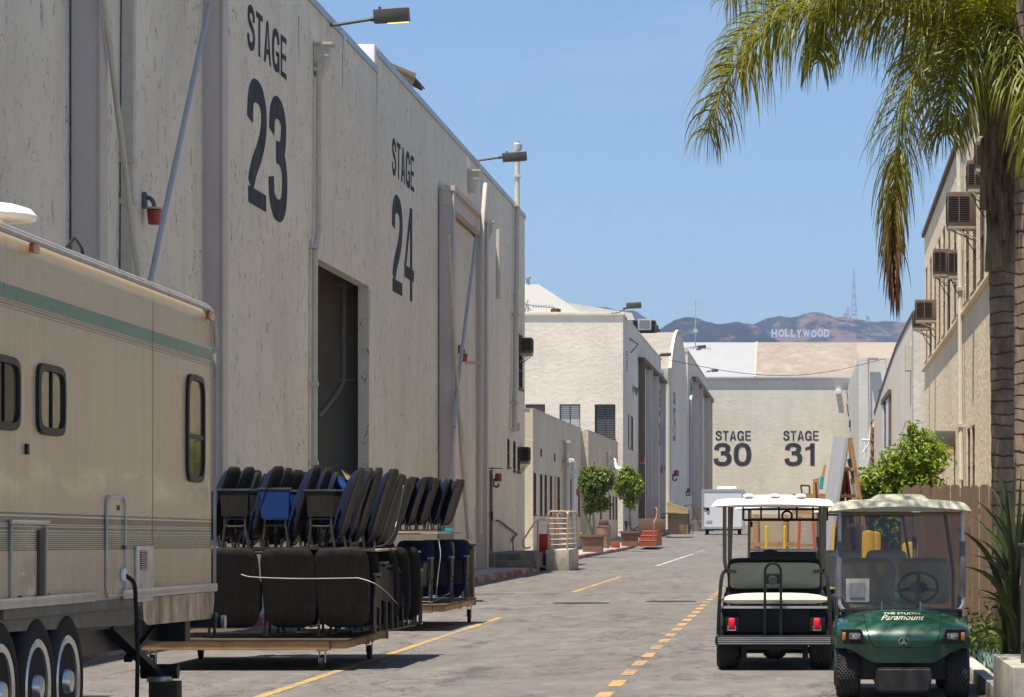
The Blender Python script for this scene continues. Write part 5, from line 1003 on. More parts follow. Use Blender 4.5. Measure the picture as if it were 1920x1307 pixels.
# ------------------------------------------------------------------ travel trailer on the left
RY = 25.06; RX = -4.9; TP = .0068
def RV(x, y):
    s = (VX - x) / -RX; Y = F / s; u = RY - Y; return -u, EYE + (VY - y) / s - TP * u
rv = thing('travel_trailer', 'weathered cream travel trailer with teal and mauve stripes parked on the left', 'travel trailer', (RX, RY, 0)); rv.rotation_euler = (-TP, 0, -.0018)
m, nt, b = new_mat('trailer_paint'); g = N(nt); co = g.coord(); z = g.sep(co)[2]
stops = [(0.0, 'c')]
def zz(y, x=398): return RV(x, y)[1]
S_ = [(zz(1029), 'k')]
base = (.52, .41, .27); teal = (.012, .17, .135); dgr = (.008, .045, .04); mau = (.11, .06, .048); cre = (.60, .52, .38)
low = []; y = 1028
for k in range(8): low += [(zz(y), (.02, .07, .055)), (zz(y - 1.7), base)]; y -= 3.0
for ya, c in ((1003.5, teal), (1000.2, cre), (998.8, mau), (994, cre), (992.6, teal), (990.6, cre), (989.4, mau), (982, dgr), (979.3, cre), (976.8, dgr), (973.6, base)): low.append((zz(ya), c))
zlo, zhi = low[0][0] - .01, low[-1][0] + .01
f1 = g.math('DIVIDE', g.math('SUBTRACT', z, zlo), zhi - zlo)
c1 = g.ramp(f1, [(0, base)] + [((q - zlo) / (zhi - zlo), c) for q, c in low], 'CONSTANT')
up = [(zz(689.5), (.22, .15, .12)), (zz(687.4), base), (zz(685.3), (.18, .12, .10)), (zz(682.4), base), (zz(680.8), (.17, .12, .095)), (zz(678.6), base), (zz(677.3), teal), (zz(656), base)]
zl2, zh2 = up[0][0] - .01, up[-1][0] + .01
c2 = g.ramp(g.math('DIVIDE', g.math('SUBTRACT', z, zl2), zh2 - zl2), [(0, base)] + [((q - zl2) / (zh2 - zl2), c) for q, c in up], 'CONSTANT')
c = g.mix(g.math('GREATER_THAN', z, (zl2 + zhi) / 2), c1, c2)
st1 = g.noise(3.0, g.coord((1, 3.0, .10)), 5, .7); bl = g.noise(0.9, g.coord((1, .8, .5)), 5, .6); fine = g.noise(25, g.coord((1, 1, .2)), 4, .7)
c = g.mix(g.math('MULTIPLY', g.ramp(st1, [(.45, 0.0), (.75, 1.0)]), .38), c, (.25, .19, .115)); c = g.mix(g.math('MULTIPLY', g.ramp(bl, [(.5, 0.0), (.75, 1.0)]), .15), c, (.36, .33, .27))
c = g.mix(g.math('MULTIPLY', g.ramp(fine, [(.5, 0.0), (.7, 1.0)]), .10), c, (.2, .18, .14))
nt.links.new(c, b.inputs['Base Color']); nt.links.new(g.math('MULTIPLY_ADD', bl, .25, .16), b.inputs['Roughness']); gl_ = g.math('MULTIPLY', g.ramp(g.noise(1.3, g.coord((1, .45, 1.6)), 6, .72), [(.46, 0.0), (.56, 1.0)]), g.ramp(g.math('DIVIDE', z, 4.0), [(.26, 1.0), (.335, .1), (.42, .05), (.445, 1.0), (.47, 1.0), (.49, .05)])); nt.links.new(g.math('MULTIPLY', gl_, .8), b.inputs['Coat Weight']); b.inputs['Specular IOR Level'].default_value = .3; b.inputs['Coat Roughness'].default_value = .06
nt.links.new(g.bump(g.noise(1.6, g.coord((1, .5, 1)), 3, .5), .07, .02), b.inputs['Normal']); M_rv = m
L_ = -11.2
def sect(Y):
    u = -Y; zt = 3.42 - (.0 if u > .32 else (.36 * (1 - sqrt(max(0, 1 - (1 - u / .32) ** 2))) )); e = 0 if u > .12 else .05 * (1 - sqrt(max(0, 1 - (1 - u / .12) ** 2)))
    return [(-e, 1.0), (-e, zt - .20), (-.015 - e, zt - .11), (-.06 - e, zt - .04), (-.14 - e, zt), (-1.2, zt + .02), (-2.26 + e, zt), (-2.39 + e, zt - .11), (-2.4 + e, 1.0)]
ysec = [0, -.008, -.02, -.04, -.07, -.11, -.16, -.22, -.32, -1.5, -3, -4.5, -6, -8, -10, L_]
mb = MB(); V = [[mb.v((a, Y, b_)) for a, b_ in sect(Y)] for Y in ysec]
for A_, B_ in zip(V, V[1:]):
    for k in range(8): mb.f([A_[k], A_[k + 1], B_[k + 1], B_[k]])
    mb.f([A_[8], A_[0], B_[0], B_[8]])
mb.f(V[0]); mb.f(V[-1]); mb.build('body', M_rv, rv)
M_alu = pm('aluminium_trim', (.50, .50, .52), .32, .75, .12, 5, dirt=(.22, .2, .18), dirt_amt=.5); M_trimw = pm('roof_trim', (.46, .42, .38), .45, .3, .15, 5, dirt=(.2, .17, .14), dirt_amt=.5)
mb = MB(); P = [(.012, Y, z) for Y, z in [(0.02, 3.06), (.0, 3.16), (-.06, 3.27), (-.16, 3.335), (-.35, 3.35), (-3, 3.35), (-6, 3.35), (L_, 3.35)]]; mb.tube(P, .022, 8); mb.tube([(-.07, y, z + .045) for _, y, z in P[3:]], .02, 8); mb.tube([(-.0, y, z + .028) for _, y, z in P[3:]], .014, 6); mb.build('roof_trim', M_trimw, rv)
mb = MB(); zr = zz(1101); mb.box(.003, .035, -3.42, 0.01, zr - .035, zr + .035, .014); mb.box(.003, .035, L_, -4.3, zr - .035, zr + .035, .014); mb.build('rub_rail', M_alu, rv)
m, nt, b = new_mat('tread_plate'); g = N(nt); b.inputs['Metallic'].default_value = .85; b.inputs['Roughness'].default_value = .28
n_ = g.noise(2.5, g.coord((1, 1, .5)), 5, .7); nt.links.new(g.ramp(n_, [(.38, (.12, .10, .085)), (.62, (.68, .62, .55))]), b.inputs['Base Color'])
w1 = g.n('ShaderNodeTexWave'); w1.inputs['Scale'].default_value = 9; w1.bands_direction = 'DIAGONAL'; nt.links.new(g.coord((1, 1.6, 1.6)), w1.inputs[0]); w2 = g.n('ShaderNodeTexWave'); w2.inputs['Scale'].default_value = 9; w2.bands_direction = 'DIAGONAL'; nt.links.new(g.coord((1, -1.6, 1.6)), w2.inputs[0])
nt.links.new(g.bump(g.math('MAXIMUM', w1.outputs[1], w2.outputs[1]), .35, .004), b.inputs['Normal']); M_tread = m
mb = MB(); q = [(0, zr - .04), (0, zr - .12), (-.05, .82), (-.14, .775), (-2.55, .79), (-2.68, .83), (-2.72, zr - .04)]; mb.prism(q, lambda a, b_, d: (d, a, b_), -.03, .006); mb.box(-2.3, -.02, -.05, -.02, .80, zr - .04); mb.build('lower_skirt', M_tread, rv)
mb = MB(); mb.prism([(-2.76, zr - .04), (-2.74, .86), (-2.9, .80), (-6.6, .86), (-6.6, zr - .04)], lambda a, b_, d: (d, a, b_), -.06, -.03) ; mb.box(-.045, .004, -6.6, -2.77, zr - .10, zr - .03); mb.build('wheel_arch_band', pm('dirty_grey_band', (.16, .15, .13), .6, .3, .3, 6), rv)
mb = MB(); mb.box(-2.2, -.15, L_, -.05, .78, .9); mb.box(-.34, -.22, L_, .05, .60, .80); mb.box(-2.2, -2.08, L_, .05, .60, .80); mb.box(-2.3, .02, -.02, .10, .70, .82, .01); mb.box(-2.38, -.06, -6.6, -2.9, .85, .98); mb.build('chassis', M_blackmet, rv)
mb = MB(); mb.tube([(-2.3, .16, .74), (.045, .16, .74)], .055, 12); mb.build('rear_bumper_tube', M_black, rv); mb = MB(); mb.lathe([(.058, .0), (.06, .03)], (.04, .16, .74), 'x', 14); mb.build('bumper_cap', M_alu, rv)
for ys in (-2.35,):
    mb = MB(); mb.box(.0006, .0022, ys - .006, ys + .006, 1.12, 3.28)
    mb.build('panel_seam', pm('seam_tan', (.34, .27, .18), .6), rv)  # faint panel joint, a darker tan than the body paint
def rv_window(x0, x1, y0, y1, kind):
    Y0, z0 = RV(x0, y1); Y1, z1 = RV(x1, y0); zb_ = RV((x0 + x1) / 2, y1)[1]; zt = RV((x0 + x1) / 2, y0)[1]; w_ = Y1 - Y0; h = zt - zb_; cy, cz = (Y0 + Y1) / 2, (zb_ + zt) / 2
    t = MB(); n = 32; ex = 5.5; ring = lambda k, sc, d: (d, cy + math.copysign(abs(cos(k)) ** (2 / ex), cos(k)) * (w_ / 2 - sc), cz + math.copysign(abs(sin(k)) ** (2 / ex), sin(k)) * (h / 2 - sc))
    R = [[t.v(ring(2 * pi * i / n, sc, d)) for i in range(n)] for sc, d in ((0, .002), (.004, .024), (.05, .028), (.055, .006))]
    for a, b_ in zip(R, R[1:]):
        for i in range(n): t.f([a[i], a[(i + 1) % n], b_[(i + 1) % n], b_[i]])
    if kind == 'v': t.box(.006, .02, cy - .013, cy + .013, cz - h / 2 + .05, cz + h / 2 - .05)
    else: t.box(.006, .022, cy - w_ / 2 + .05, cy + w_ / 2 - .05, cz - h * .08 - .015, cz - h * .08 + .02)
    fr = t.build('window', M_black, rv)
    g_ = MB(); g_.f([g_.v(ring(2 * pi * i / n, .052, .009)) for i in range(n)]); g_.build('pane', M_rvglass, fr)
    g_ = MB(); k = 2
    for i in range(k): a, b_ = cy - w_ / 2 + .06 + (w_ - .12) * i / k, cy - w_ / 2 + .06 + (w_ - .12) * (i + .92) / k; g_.poly([(.005, a, cz - h / 2 + .06), (.0035, b_, cz - h / 2 + .06), (.0035, b_, cz + h / 2 - .06), (.005, a, cz + h / 2 - .06)])
    g_.build('blind', M_rvblind if kind == 'v' else M_rvcurt, fr)
M_rvglass = glass('trailer_window_glass', (.75, .75, .72), .03, .1, fk=.35); M_rvblind = pm('green_grey_blind', (.10, .105, .085), .7, 0, .1, 3); M_rvcurt = pm('ochre_curtain', (.36, .27, .15), .8, 0, .3, 12, (1, 1, .1))
rv_window(-25, 35.5, 664, 806, 'v'); rv_window(68, 120, 683, 817, 'v'); rv_window(347, 380, 702, 905, 'h')
def rv_panel(name, x0, x1, y0, y1, mat, out=.012, bev=.004, par=None):
    (Y0, _), (Y1, _) = RV(x0, 0), RV(x1, 0); xm = (x0 + x1) / 2; z0, z1 = RV(xm, y1)[1], RV(xm, y0)[1]
    return MB().box(.001, out, Y0, Y1, z0, z1, bev).build(name, mat, par or rv), (Y0, Y1, z0, z1)
def rv_outline(name, q, mat, r=.007, par=None, rad=.03):
    Y0, Y1, z0, z1 = q; mb = MB(); c = rad; mb.tube([(.01, Y0 + c, z0), (.01, Y1 - c, z0), (.01, Y1, z0 + c), (.01, Y1, z1 - c), (.01, Y1 - c, z1), (.01, Y0 + c, z1), (.01, Y0, z1 - c), (.01, Y0, z0 + c), (.01, Y0 + c, z0)], r, 6); return mb.build(name, mat, par or rv)
p1, q1 = rv_panel('storage_door', 20, 85, 978, 1136, M_rv, .008); rv_outline('frame', q1, M_trimw, .012, p1); o, _ = rv_panel('vent_grille', 69.5, 82, 993, 1128, M_black, .016, par=p1); rv_panel('drip_cap', 18, 88, 975, 984, M_alu, .03, .006, p1)
mb = MB()
for i in range(26): z_ = lerp(q1[2] + .04, q1[3] - .07, i / 25); a, b_ = RV(70.5, 0)[0], RV(81, 0)[0]; mb.box(.012, .024, a, b_, z_, z_ + .006)
mb.build('grille_slats', pm('slat_grey', (.10, .095, .09), .6), o); mb = MB()
for x in (36, 63): a, z_ = RV(x, 1122); mb.lathe([(.018, 0), (.018, .02)], (.008, a, z_), 'x', 10)
mb.build('latch', M_blackmet, p1)
p2, q2 = rv_panel('service_door', 198, 233, 932, 1117, M_rv, .008); rv_outline('frame', q2, M_alu, .010, p2, .05); rv_panel('sticker', 218, 223, 947, 957, M_brown, .011, .001, p2); rv_panel('latch', 229, 234, 1023, 1030, M_blackmet, .02, .001, p2)
M_furn = pm('scuffed_metal', (.52, .51, .52), .35, .6, .25, 9, dirt=(.2, .2, .2), dirt_amt=.4)
p3, q3 = rv_panel('furnace_cover', 253, 284, 1024, 1128, M_furn, .02, .004); o, q = rv_panel('louvre', 258.5, 271, 1032, 1069, M_black, .024, .001, p3); mb = MB()
for i in range(9): z_ = lerp(q[2], q[3], (i + .3) / 9); mb.box(.022, .032, q[0], q[1], z_, z_ + .008)
mb.build('louvre_slats', M_alu, o)
rv_panel('red_sticker', 88.5, 95, 1112, 1124, M_red, .004, .0005); rv_panel('door_hook', 48, 52, 832, 852, M_black, .02, .004)
for x0, x1, y0, y1 in ((55, 67, 457, 474), (384, 393, 585, 600)): o, _ = rv_panel('marker_light', x0, x1, y0, y1, pm('amber_marker', (.30, .10, .03), .3, 0, .2, 9, coat=.5), .035, .008)
mb = MB(); Yc, zc = RV(227, 1078); mb.lathe([(.05, 0), (.05, .02), (.035, .03)], (.012, Yc, zc), 'x', 14); mb.build('power_inlet', M_white, rv)
mb = MB(); mb.tube(catmull([(.03, Yc, zc), (.09, Yc + .03, zc - .06), (.10, Yc + .05, zc - .2), (.12, Yc + .02, zc - .5), (.14, Yc - .08, zc - .8), (.16, Yc - .2, .0)], 6), .016, 8); mb.build('power_cable', M_rubber, rv)
mb = MB(); Yc = -4.85; mb.lathe([(.02, .115), (.16, .105), (.26, .075), (.30, .03), (.295, .0), (.2, -.01)], (-.55, Yc, 3.60), seg=28); mb.box(-.65, -.45, Yc - .1, Yc + .1, 3.4, 3.6); mb.build('roof_dome', M_white, rv)
mb = MB(); a, za = RV(150, 468); b_, zb2 = RV(183, 478); mb.tube(catmull([(-.1, a, 3.42), (-.1, a + .2, 3.50), (-.1, b_ - .25, 3.52), (-.1, b_ - .05, 3.47), (-.1, b_, 3.40)], 5), .012, 6); mb.build('roof_cable', M_black, rv)
mb = MB(); Yk, zk = RV(398, 0)[0], 0; mb.box(-.005, .02, .004, .012, 1.05, 3.0); mb.build('corner_trim', M_trimw, rv)
M_chr2 = pm('wheel_chrome', (.68, .66, .64), .25, .8, .15, 5, dirt=(.22, .19, .17), dirt_amt=.4)
def rvwheel(Y):
    mb = MB(); c = (-.135, Y + .10, .475); R = .47
    mb.lathe([(.30, .10), (.32, .118), (.36, .125), (.42, .12), (.455, .10), (.47, .07), (.47, -.07), (.455, -.10), (.40, -.12), (.3, -.11)], c, 'x', 44); w_ = mb.build('wheel', M_rubber, rv)
    mb = MB(); mb.lathe([(.315, .118), (.30, .128), (.262, .118), (.255, .06), (.262, .04), (.31, .04)], c, 'x', 40, cap=False); mb.build('rim', M_chr2, w_)
    mb = MB(); mb.lathe([(.085, .0), (.085, .12), (.07, .145), (.01, .15)], c, 'x', 18)
    for k in range(8): a = pi * k / 4; mb.lathe([(.014, .03), (.014, .055)], (c[0], c[1] + .125 * cos(a), c[2] + .125 * sin(a)), 'x', 6)
    mb.build('hub', M_chr2, w_); mb = MB(); mb.lathe([(.262, .06), (.22, .02), (.12, .0), (.05, .0)], c, 'x', 30); mb.build('wheel_disc', pm('disc_grey', (.07, .062, .055), .45, .5, .3, 8), w_); mb = MB()
    for k in range(8): a = pi * k / 4 + .39; mb.lathe([(.035, .041), (.035, .05)], (c[0], c[1] + .2 * cos(a), c[2] + .2 * sin(a)), 'x', 10)
    mb.build('rim_holes', M_black, w_); return w_
for Y in (RV(95, 0)[0] + .47, RV(36, 0)[0] + .47, RV(36, 0)[0] - .43, RV(36, 0)[0] - 1.33): rvwheel(Y)
mb = MB(); a0 = -2.85; mb.beam((-.18, -3.05, .80), (-.12, -1.62, .38), .05, .09, (1, 0, 0)); mb.beam((-.24, -1.0, .80), (-.2, -2.3, .52), .04, .06, (1, 0, 0)); mb.tube([(-.25, -1.6, .40), (.04, -1.6, .40)], .06, 10); mb.box(-.3, .0, -1.15, -.95, .62, .8); mb.build('stabiliser_jack', M_black, rv)
mb = MB(); mb.lathe([(.10, 0), (.105, .04), (.04, .06)], (-.10, -1.62, .32), seg=16); mb.build('jack_foot', M_alu, rv)
o = MB().box(-.12, .1, -.1, .1, 0, .335, .006).build('support_block', pm('dark_timber', (.07, .05, .035), .8, 0, .3, 5)); o.location = (RX - .05, RY - 1.62, 0); tag(o, 'dark square timber post under the stabiliser jack of the travel trailer', 'timber block')
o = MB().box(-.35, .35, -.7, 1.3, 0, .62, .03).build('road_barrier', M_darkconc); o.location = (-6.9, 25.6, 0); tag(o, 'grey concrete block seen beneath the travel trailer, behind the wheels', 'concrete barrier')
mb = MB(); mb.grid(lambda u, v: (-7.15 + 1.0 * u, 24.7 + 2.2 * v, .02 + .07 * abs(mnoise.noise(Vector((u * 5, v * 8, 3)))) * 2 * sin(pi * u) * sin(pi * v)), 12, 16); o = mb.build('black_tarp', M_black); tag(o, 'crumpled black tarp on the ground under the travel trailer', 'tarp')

# ------------------------------------------------------------------ theatre seats stacked on dollies
M_shell = pm('seat_shell_plastic', (.024, .020, .0175), .5, 0, .22, 30, dirt=(.06, .049, .04), dirt_amt=.5); M_navy = pm('navy_seat_fabric', (.007, .011, .038), .9, 0, .25, 40, bs=120, bst=.3, bd=.002)
M_blue = pm('blue_seat_cover', (.013, .045, .17), .85, 0, .2, 25, bs=90, bst=.3, bd=.002); M_sframe = pm('seat_frame_metal', (.075, .07, .066), .42, .5, .3, 12, dirt=(.16, .15, .14), dirt_amt=.3); M_armc = pm('armrest_plastic', (.05, .05, .055), .35, 0, .3, 8)
def lean(x, z, y):  # back curve: leans +Y
    t = z; return (x, .07 + .30 * t + .10 * (t - .45) ** 2 - .035 * cos(2.2 * x / .28) + y, z)
def make_seat(panel_mat, label):
    t = thing('theatre_seat', label, 'theatre seat')
    mb = MB(); mb.pillow(.57, .80, .012, .045, lambda x, z, y: lean(x * (1 - .08 * max(0, -(z) / .4)), z + .52, y), 6.5, 5, 36); mb.build('back_shell', M_shell, t)
    mb = MB(); mb.pillow(.52, .80, .07, .0, lambda x, z, y: lean(x, z + .49, y - .008), 4.5, 5, 26); mb.build('back_cushion', M_navy, t)
    mb = MB(); mb.pillow(.50, .42, .035, .06, lambda x, z, y: (x, -.06 + y + .12 * z, z + .42), 5, 4, 24); mb.build('seat_cushion', M_navy, t)
    mb = MB(); mb.pillow(.46, .38, .02, .0, lambda x, z, y: (x, -.105 + y + .12 * z, z + .42), 7, 3, 24); mb.build('seat_pan', M_shell, t)
    for sx in (1,):
        x = .275; mb = MB()
        mb.prism([(-.20, .37), (.09, .37), (.10, .64), (-.215, .64)], lambda a, b_, d: (d, a, b_), x - .02, x + .02); mb.build('side_panel', panel_mat, t)
        mb = MB(); mb.box(x - .03, x + .03, -.25, .13, .645, .675, .012); mb.build('armrest', M_armc, t)
        mb = MB()
        for y0, y1 in ((-.17, -.20), (.06, .10)): mb.tube([(x, y0, .62), (x, y0, .37), (x, y0 + (.0), .25), (x, y1, 0)], .015, 6)
        mb.tube(catmull([(x, -.165, .30), (x, -.15, .34), (x, -.05, .345), (x, .05, .34), (x, .06, .30), (x, .04, .265), (x, -.05, .26), (x, -.15, .265), (x, -.165, .30)], 3), .011, 6)
        mb.box(x - .02, x + .02, -.24, .13, 0, .018); mb.tube([(x, -.05, .26), (x - .01, -.05, .18)], .012, 5); mb.build('leg', M_sframe, t)
    return t
s_dark = make_seat(M_shell, ''); s_blue = None
mb_ = MB(); mb_.prism([(-.205, .34), (.095, .33), (.105, .645), (-.22, .645)], lambda a, b_, d: (d, a, b_), .25, .30); mb_.box(.25, .30, -.18, .08, .325, .34)
cover_mesh = mb_.build('side_panel', M_blue); bpy.data.objects.remove(bpy.data.objects[cover_mesh.name]) if False else None
blue_me = cover_mesh.data; bpy.data.objects.remove(cover_mesh)
used = [False]
def seat(loc, rz, label, group, blue=False, tilt=0.0, sc=1.0):
    if not used[0]:
        kids(s_dark); dup.cache[s_dark.name] = (s_dark, [(c, []) for c in kids(s_dark)])
    r = s_dark if not used[0] else dup(s_dark)
    used[0] = True; r.location = loc; r.rotation_euler = (0, tilt, rz); r['label'] = label; r['group'] = group; r['category'] = 'theatre seat'; r.scale = (sc,) * 3
    if blue:
        for c in kids(r):
            if c.name.startswith('side_panel'): c.data = blue_me
    return r
H = lambda y, Y: EYE - (y - VY) * Y / F
# near dolly: bottom rows stand with their shells towards the viewer, top rows are turned sideways
D1 = 31.9; pz = .35
colx = [-6.62, -6.02, -5.42, -4.845]; ordn = ['front', 'second', 'third', 'fourth', 'fifth']
coln = ['leftmost, mostly behind the trailer', 'half behind the trailer', 'second from the right end', 'at the right end']
for r_ in range(5):
    for c_ in range(4):
        if r_ > 0 and c_ < 2: continue
        seat((colx[c_] + .02 * r_ + .09 * (r_ > 1) + .02 * r_, D1 + .20 + .58 * r_, pz + (.012 * r_ if c_ < 3 else 0)), pi + (.0 if r_ == 0 else random.uniform(-.06, .06)), f'black seat, near dolly lower tier, {ordn[r_]} row, {coln[c_]}', 'theatre seats on the lower tier of the near dolly', sc=1.03)
tz = 1.30
rowx = [-6.36, -5.90, -5.49, -5.03]
nm = ['leftmost row', 'second row', 'third row', 'rightmost row']
for b2 in range(2):
    for r_ in range(4):
        
        for d_ in range(3):
            x = rowx[r_] + random.uniform(-.025, .025) + ((.10 if r_ == 3 else -.12) * b2) + .012 * d_; y = 32.05 + .56 * d_ + 1.72 * b2
            seat((x, y, tz + (.0 if b2 == 0 else -.06) - .018 * d_ + random.uniform(-.012, .012)), -pi / 2 + random.uniform(-.10, .10), f'{["nearest", "middle", "farthest"][d_]} seat of {nm[r_]} on the near dolly upper tier, {"front" if not b2 else "back"} batch', 'theatre seats on the upper tier of the near dolly', blue=(r_ in (0, 2) and not b2), sc=(.985 if not b2 else 1.0) * random.uniform(.96, 1.02), tilt=random.uniform(-.05, .06))
def dolly(label, x0, x1, y0, y1, z, wheels, wr=.075, loc=None):
    t = thing('flatbed_dolly', label, 'dolly', ((x0 + x1) / 2, (y0 + y1) / 2, 0)); M = Matrix.Translation(-t.location)
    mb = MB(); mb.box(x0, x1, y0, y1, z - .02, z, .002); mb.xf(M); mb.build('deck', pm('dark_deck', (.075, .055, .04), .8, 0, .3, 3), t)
    for i, y in enumerate((y0 + .06, (y0 + y1) / 2, y1 - .06)): mb = MB(); mb.box(x0 - (.12 if i == 0 else 0), x1 - (.20 if i == 0 else 0), y - .045, y + .045, z - .115, z - .021, .003); mb.xf(M); mb.build('beam', M_wood, t)
    mb = MB(); mb.box(x1 - .19, x1 - .02, y0 + .03, y1 - .03, z - .10, z - .021, .003); mb.xf(M); mb.build('end_beam', M_woody, t)
    for k, (wx, wy) in enumerate(wheels):
        mb = MB(); mb.box(wx - .05, wx + .05, wy - .05, wy + .05, z - .13, z - .116); mb.box(wx - .035, wx - .028, wy - .035, wy + .035, wr, z - .13); mb.box(wx + .028, wx + .035, wy - .035, wy + .035, wr, z - .13); mb.xf(M); ca = mb.build('caster', M_steel, t)
        mb = MB(); mb.lathe([(wr * .9, -.022), (wr, -.016), (wr, .016), (wr * .9, .022)], (wx, wy, wr), 'x', 20); mb.xf(M); mb.build('wheel', M_rubber, ca)
    return t
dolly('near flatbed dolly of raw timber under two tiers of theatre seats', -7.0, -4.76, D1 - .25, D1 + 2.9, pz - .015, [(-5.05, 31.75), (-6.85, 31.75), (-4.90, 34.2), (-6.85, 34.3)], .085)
o = MB().box(-.75, .75, -.7, .7, -.012, .012, .002).build('plywood_sheet', M_ply); o.location = (-6.2, 32.7, tz - .013); tag(o, 'left plywood sheet laid between the two tiers of the near dolly', 'plywood sheet')
o = MB().box(-.42, .50, -.7, .7, -.012, .012, .002).build('plywood_sheet', M_ply); o.location = (-4.98, 32.7, tz - .012); o.rotation_euler = (0, .03, 0); tag(o, 'right plywood sheet laid between the two tiers of the near dolly', 'plywood sheet')
o = MB().box(-.8, .55, -.8, .8, -.012, .012, .002).build('plywood_sheet', M_ply); o.location = (-5.0, 34.5, tz - .075); tag(o, 'far plywood sheet laid between the tiers at the back of the near dolly', 'plywood sheet')
def rope(label, pts, r=.0055, n=6):
    P = catmull(pts, n); b0 = P[0].copy(); o = MB().tube([p - b0 for p in P], r, 6).build('rope', pm('white_rope', (.42, .40, .40), .8)); o.location = b0; return tag(o, label, 'rope')
rope('white cord wrapped round the lower tier of the near dolly', [at(452, 1077, 31.72), at(475, 1082, 31.7), at(560, 1085, 31.7), at(655, 1084, 31.7), at(672, 1084, 31.6), at(700, 1093, 31.3), at(722, 1108, 32.0), at(745, 1132, 33.0)])
rope('white cord hanging from the upper far seats of the near dolly', [at(756, 910, 34.4), at(752, 940, 34.3), at(742, 985, 34.1), at(738, 1000, 34), at(722, 1020, 33.8), at(700, 1026, 33.5)])
leanpanel('cardboard_piece', 'triangular scrap of brown cardboard stuck among the upper seats', [(640, 880, 33.2), (668, 895, 33.3), (662, 903, 33.3), (650, 900, 33.2)], pm('cardboard', (.40, .27, .17), .85, 0, .1, 3), .01, 'cardboard')
mb = MB(); mb.grid(lambda u, v: (-.13 + .26 * u + .03 * sin(5 * v), .05 * sin(7 * u + 3 * v), -.1 + .22 * v * (1 - .5 * abs(u - .5))), 8, 8); o = mb.build('blue_cloth', M_blue, smooth=180); o.location = at(638, 912, 33.1); tag(o, 'crumpled bright blue cloth tucked between the upper seats', 'cloth')
for k, (x, y, Y, rz, lab) in enumerate([(733, 1092, 34.5, .5, 'upper bright blue seat pad sticking out at the right end of the near dolly'), (728, 1108, 34.3, .1, 'middle bright blue seat pad at the right end of the near dolly'), (720, 1118, 34.1, -.2, 'lowest bright blue seat pad at the right end of the near dolly')]):
    o = MB().box(-.10, .10, -.2, .2, -.025, .025, .015).build('seat_pad', pm('bright_blue', (.03, .20, .62), .5)); o.location = at(x, y, Y); o.rotation_euler = (.3, -.5, rz); tag(o, lab, 'seat pad')
# clutter of folded frames at the right end of the near dolly
for k in range(9):
    t = thing('bare_stanchion', f'bare dark stanchion {["nearest", "second", "third", "fourth", "middle", "sixth", "seventh", "eighth", "farthest"][k]} in the row strapped to the right end of the near dolly', 'stanchion', (-4.52 + .015 * k, 32.15 + .34 * k, pz + .03), random.uniform(-.2, .2), 'bare seat frames at the end of the near dolly'); h = .62 + .12 * ((k * 3) % 4) / 3
    mb = MB(); mb.tube([(0, -.13, 0), (0, -.12, h)], .016, 6); mb.tube([(0, .12, 0), (0, .10, h - .05)], .013, 6); mb.tube([(0, -.12, h * .5), (0, .1, h * .45)], .010, 5); mb.box(-.02, .02, -.17, .15, h, h + .03, .008); mb.box(-.018, .018, -.15, .14, 0, .02); mb.build('stanchion', M_sframe, t)
    mb = MB(); mb.prism([(-.10, h * .5), (.08, h * .48), (.09, h * .95), (-.11, h * .97)], lambda a, b_, d: (d, a, b_), -.008, .008); mb.build('panel', M_shell, t)
# far dolly
D2 = 43.4; p2 = .38
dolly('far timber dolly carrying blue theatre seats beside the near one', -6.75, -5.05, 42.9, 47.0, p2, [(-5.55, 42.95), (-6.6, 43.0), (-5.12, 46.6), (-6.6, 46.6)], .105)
for i, (x, y) in enumerate([(-5.62, 43.6), (-6.2, 43.6), (-5.46, 44.8), (-5.36, 46.0)]):
    seat((x, y, p2), .0, f'navy seat facing the viewer, far dolly lower tier, {["front right", "front left", "middle row", "back row"][i]}', 'theatre seats on the lower tier of the far dolly', sc=1.0)
o = MB().box(-.85, .55, -1.5, 1.6, -.012, .012, .002).build('plywood_sheet', M_ply); o.location = (-5.8, 45.0, 1.40); tag(o, 'plywood sheet carrying the upper seats of the far dolly', 'plywood sheet')
for i in range(5):
    for j in range(2):
        seat((-5.92 + .10 * i, 43.5 + .95 * i * .62 + .5 * j, 1.44), -pi / 2 + random.uniform(-.12, .12), f'{["nearer", "farther"][j]} seat of the {["leftmost", "second", "third", "fourth", "rightmost"][i]} pair leaning atop the far dolly', 'theatre seats on the upper tier of the far dolly', sc=.86)
rope('white cord tying the far dolly down to the lone seat post', [at(755, 1127, 43), at(800, 1128, 43.2), at(815, 1127, 44), at(850, 1108, 48), at(876, 1095, 52)])
rope('white cord hanging down over the upper seats of the far dolly', [at(822, 1010, 43.6), at(826, 1040, 43.5), at(822, 1075, 43.5), at(817, 1122, 43.5)])
seat((-6.60, 56.5, .02), .06, 'lone navy theatre seat standing on the asphalt beyond the far dolly, nearest the kerb', 'loose theatre seats beyond the dollies', sc=1.0); seat((-7.25, 57.4, .02), .0, 'loose navy theatre seat beyond the far dolly, partly hidden', 'loose theatre seats beyond the dollies', sc=1.2)
t = thing('end_standard', 'tall dark end standard with armrest standing right of the lone seat', 'stanchion', at(877, 1127, 58.5)); mb = MB(); mb.box(-.12, .12, -.15, .15, .02, 1.08, .02); mb.build('panel', M_shell, t); mb = MB(); mb.box(-.16, .18, -.17, .17, 1.08, 1.13, .015); mb.build('armrest', M_armc, t); mb = MB(); mb.box(-.26, .3, -.1, .1, 0, .02); mb.build('base_plate', M_armc, t)
t = thing('spray_bottle', 'small teal spray head hanging above the far dolly seats', 'bottle', at(838, 996, 60)); mb = MB(); mb.box(-.1, .12, -.04, .04, -.05, .05, .02); mb.tube([(-.05, 0, 0), (-.14, 0, .08)], .035, 6); mb.build('head', pm('teal_plastic', (.02, .28, .30), .4), t)
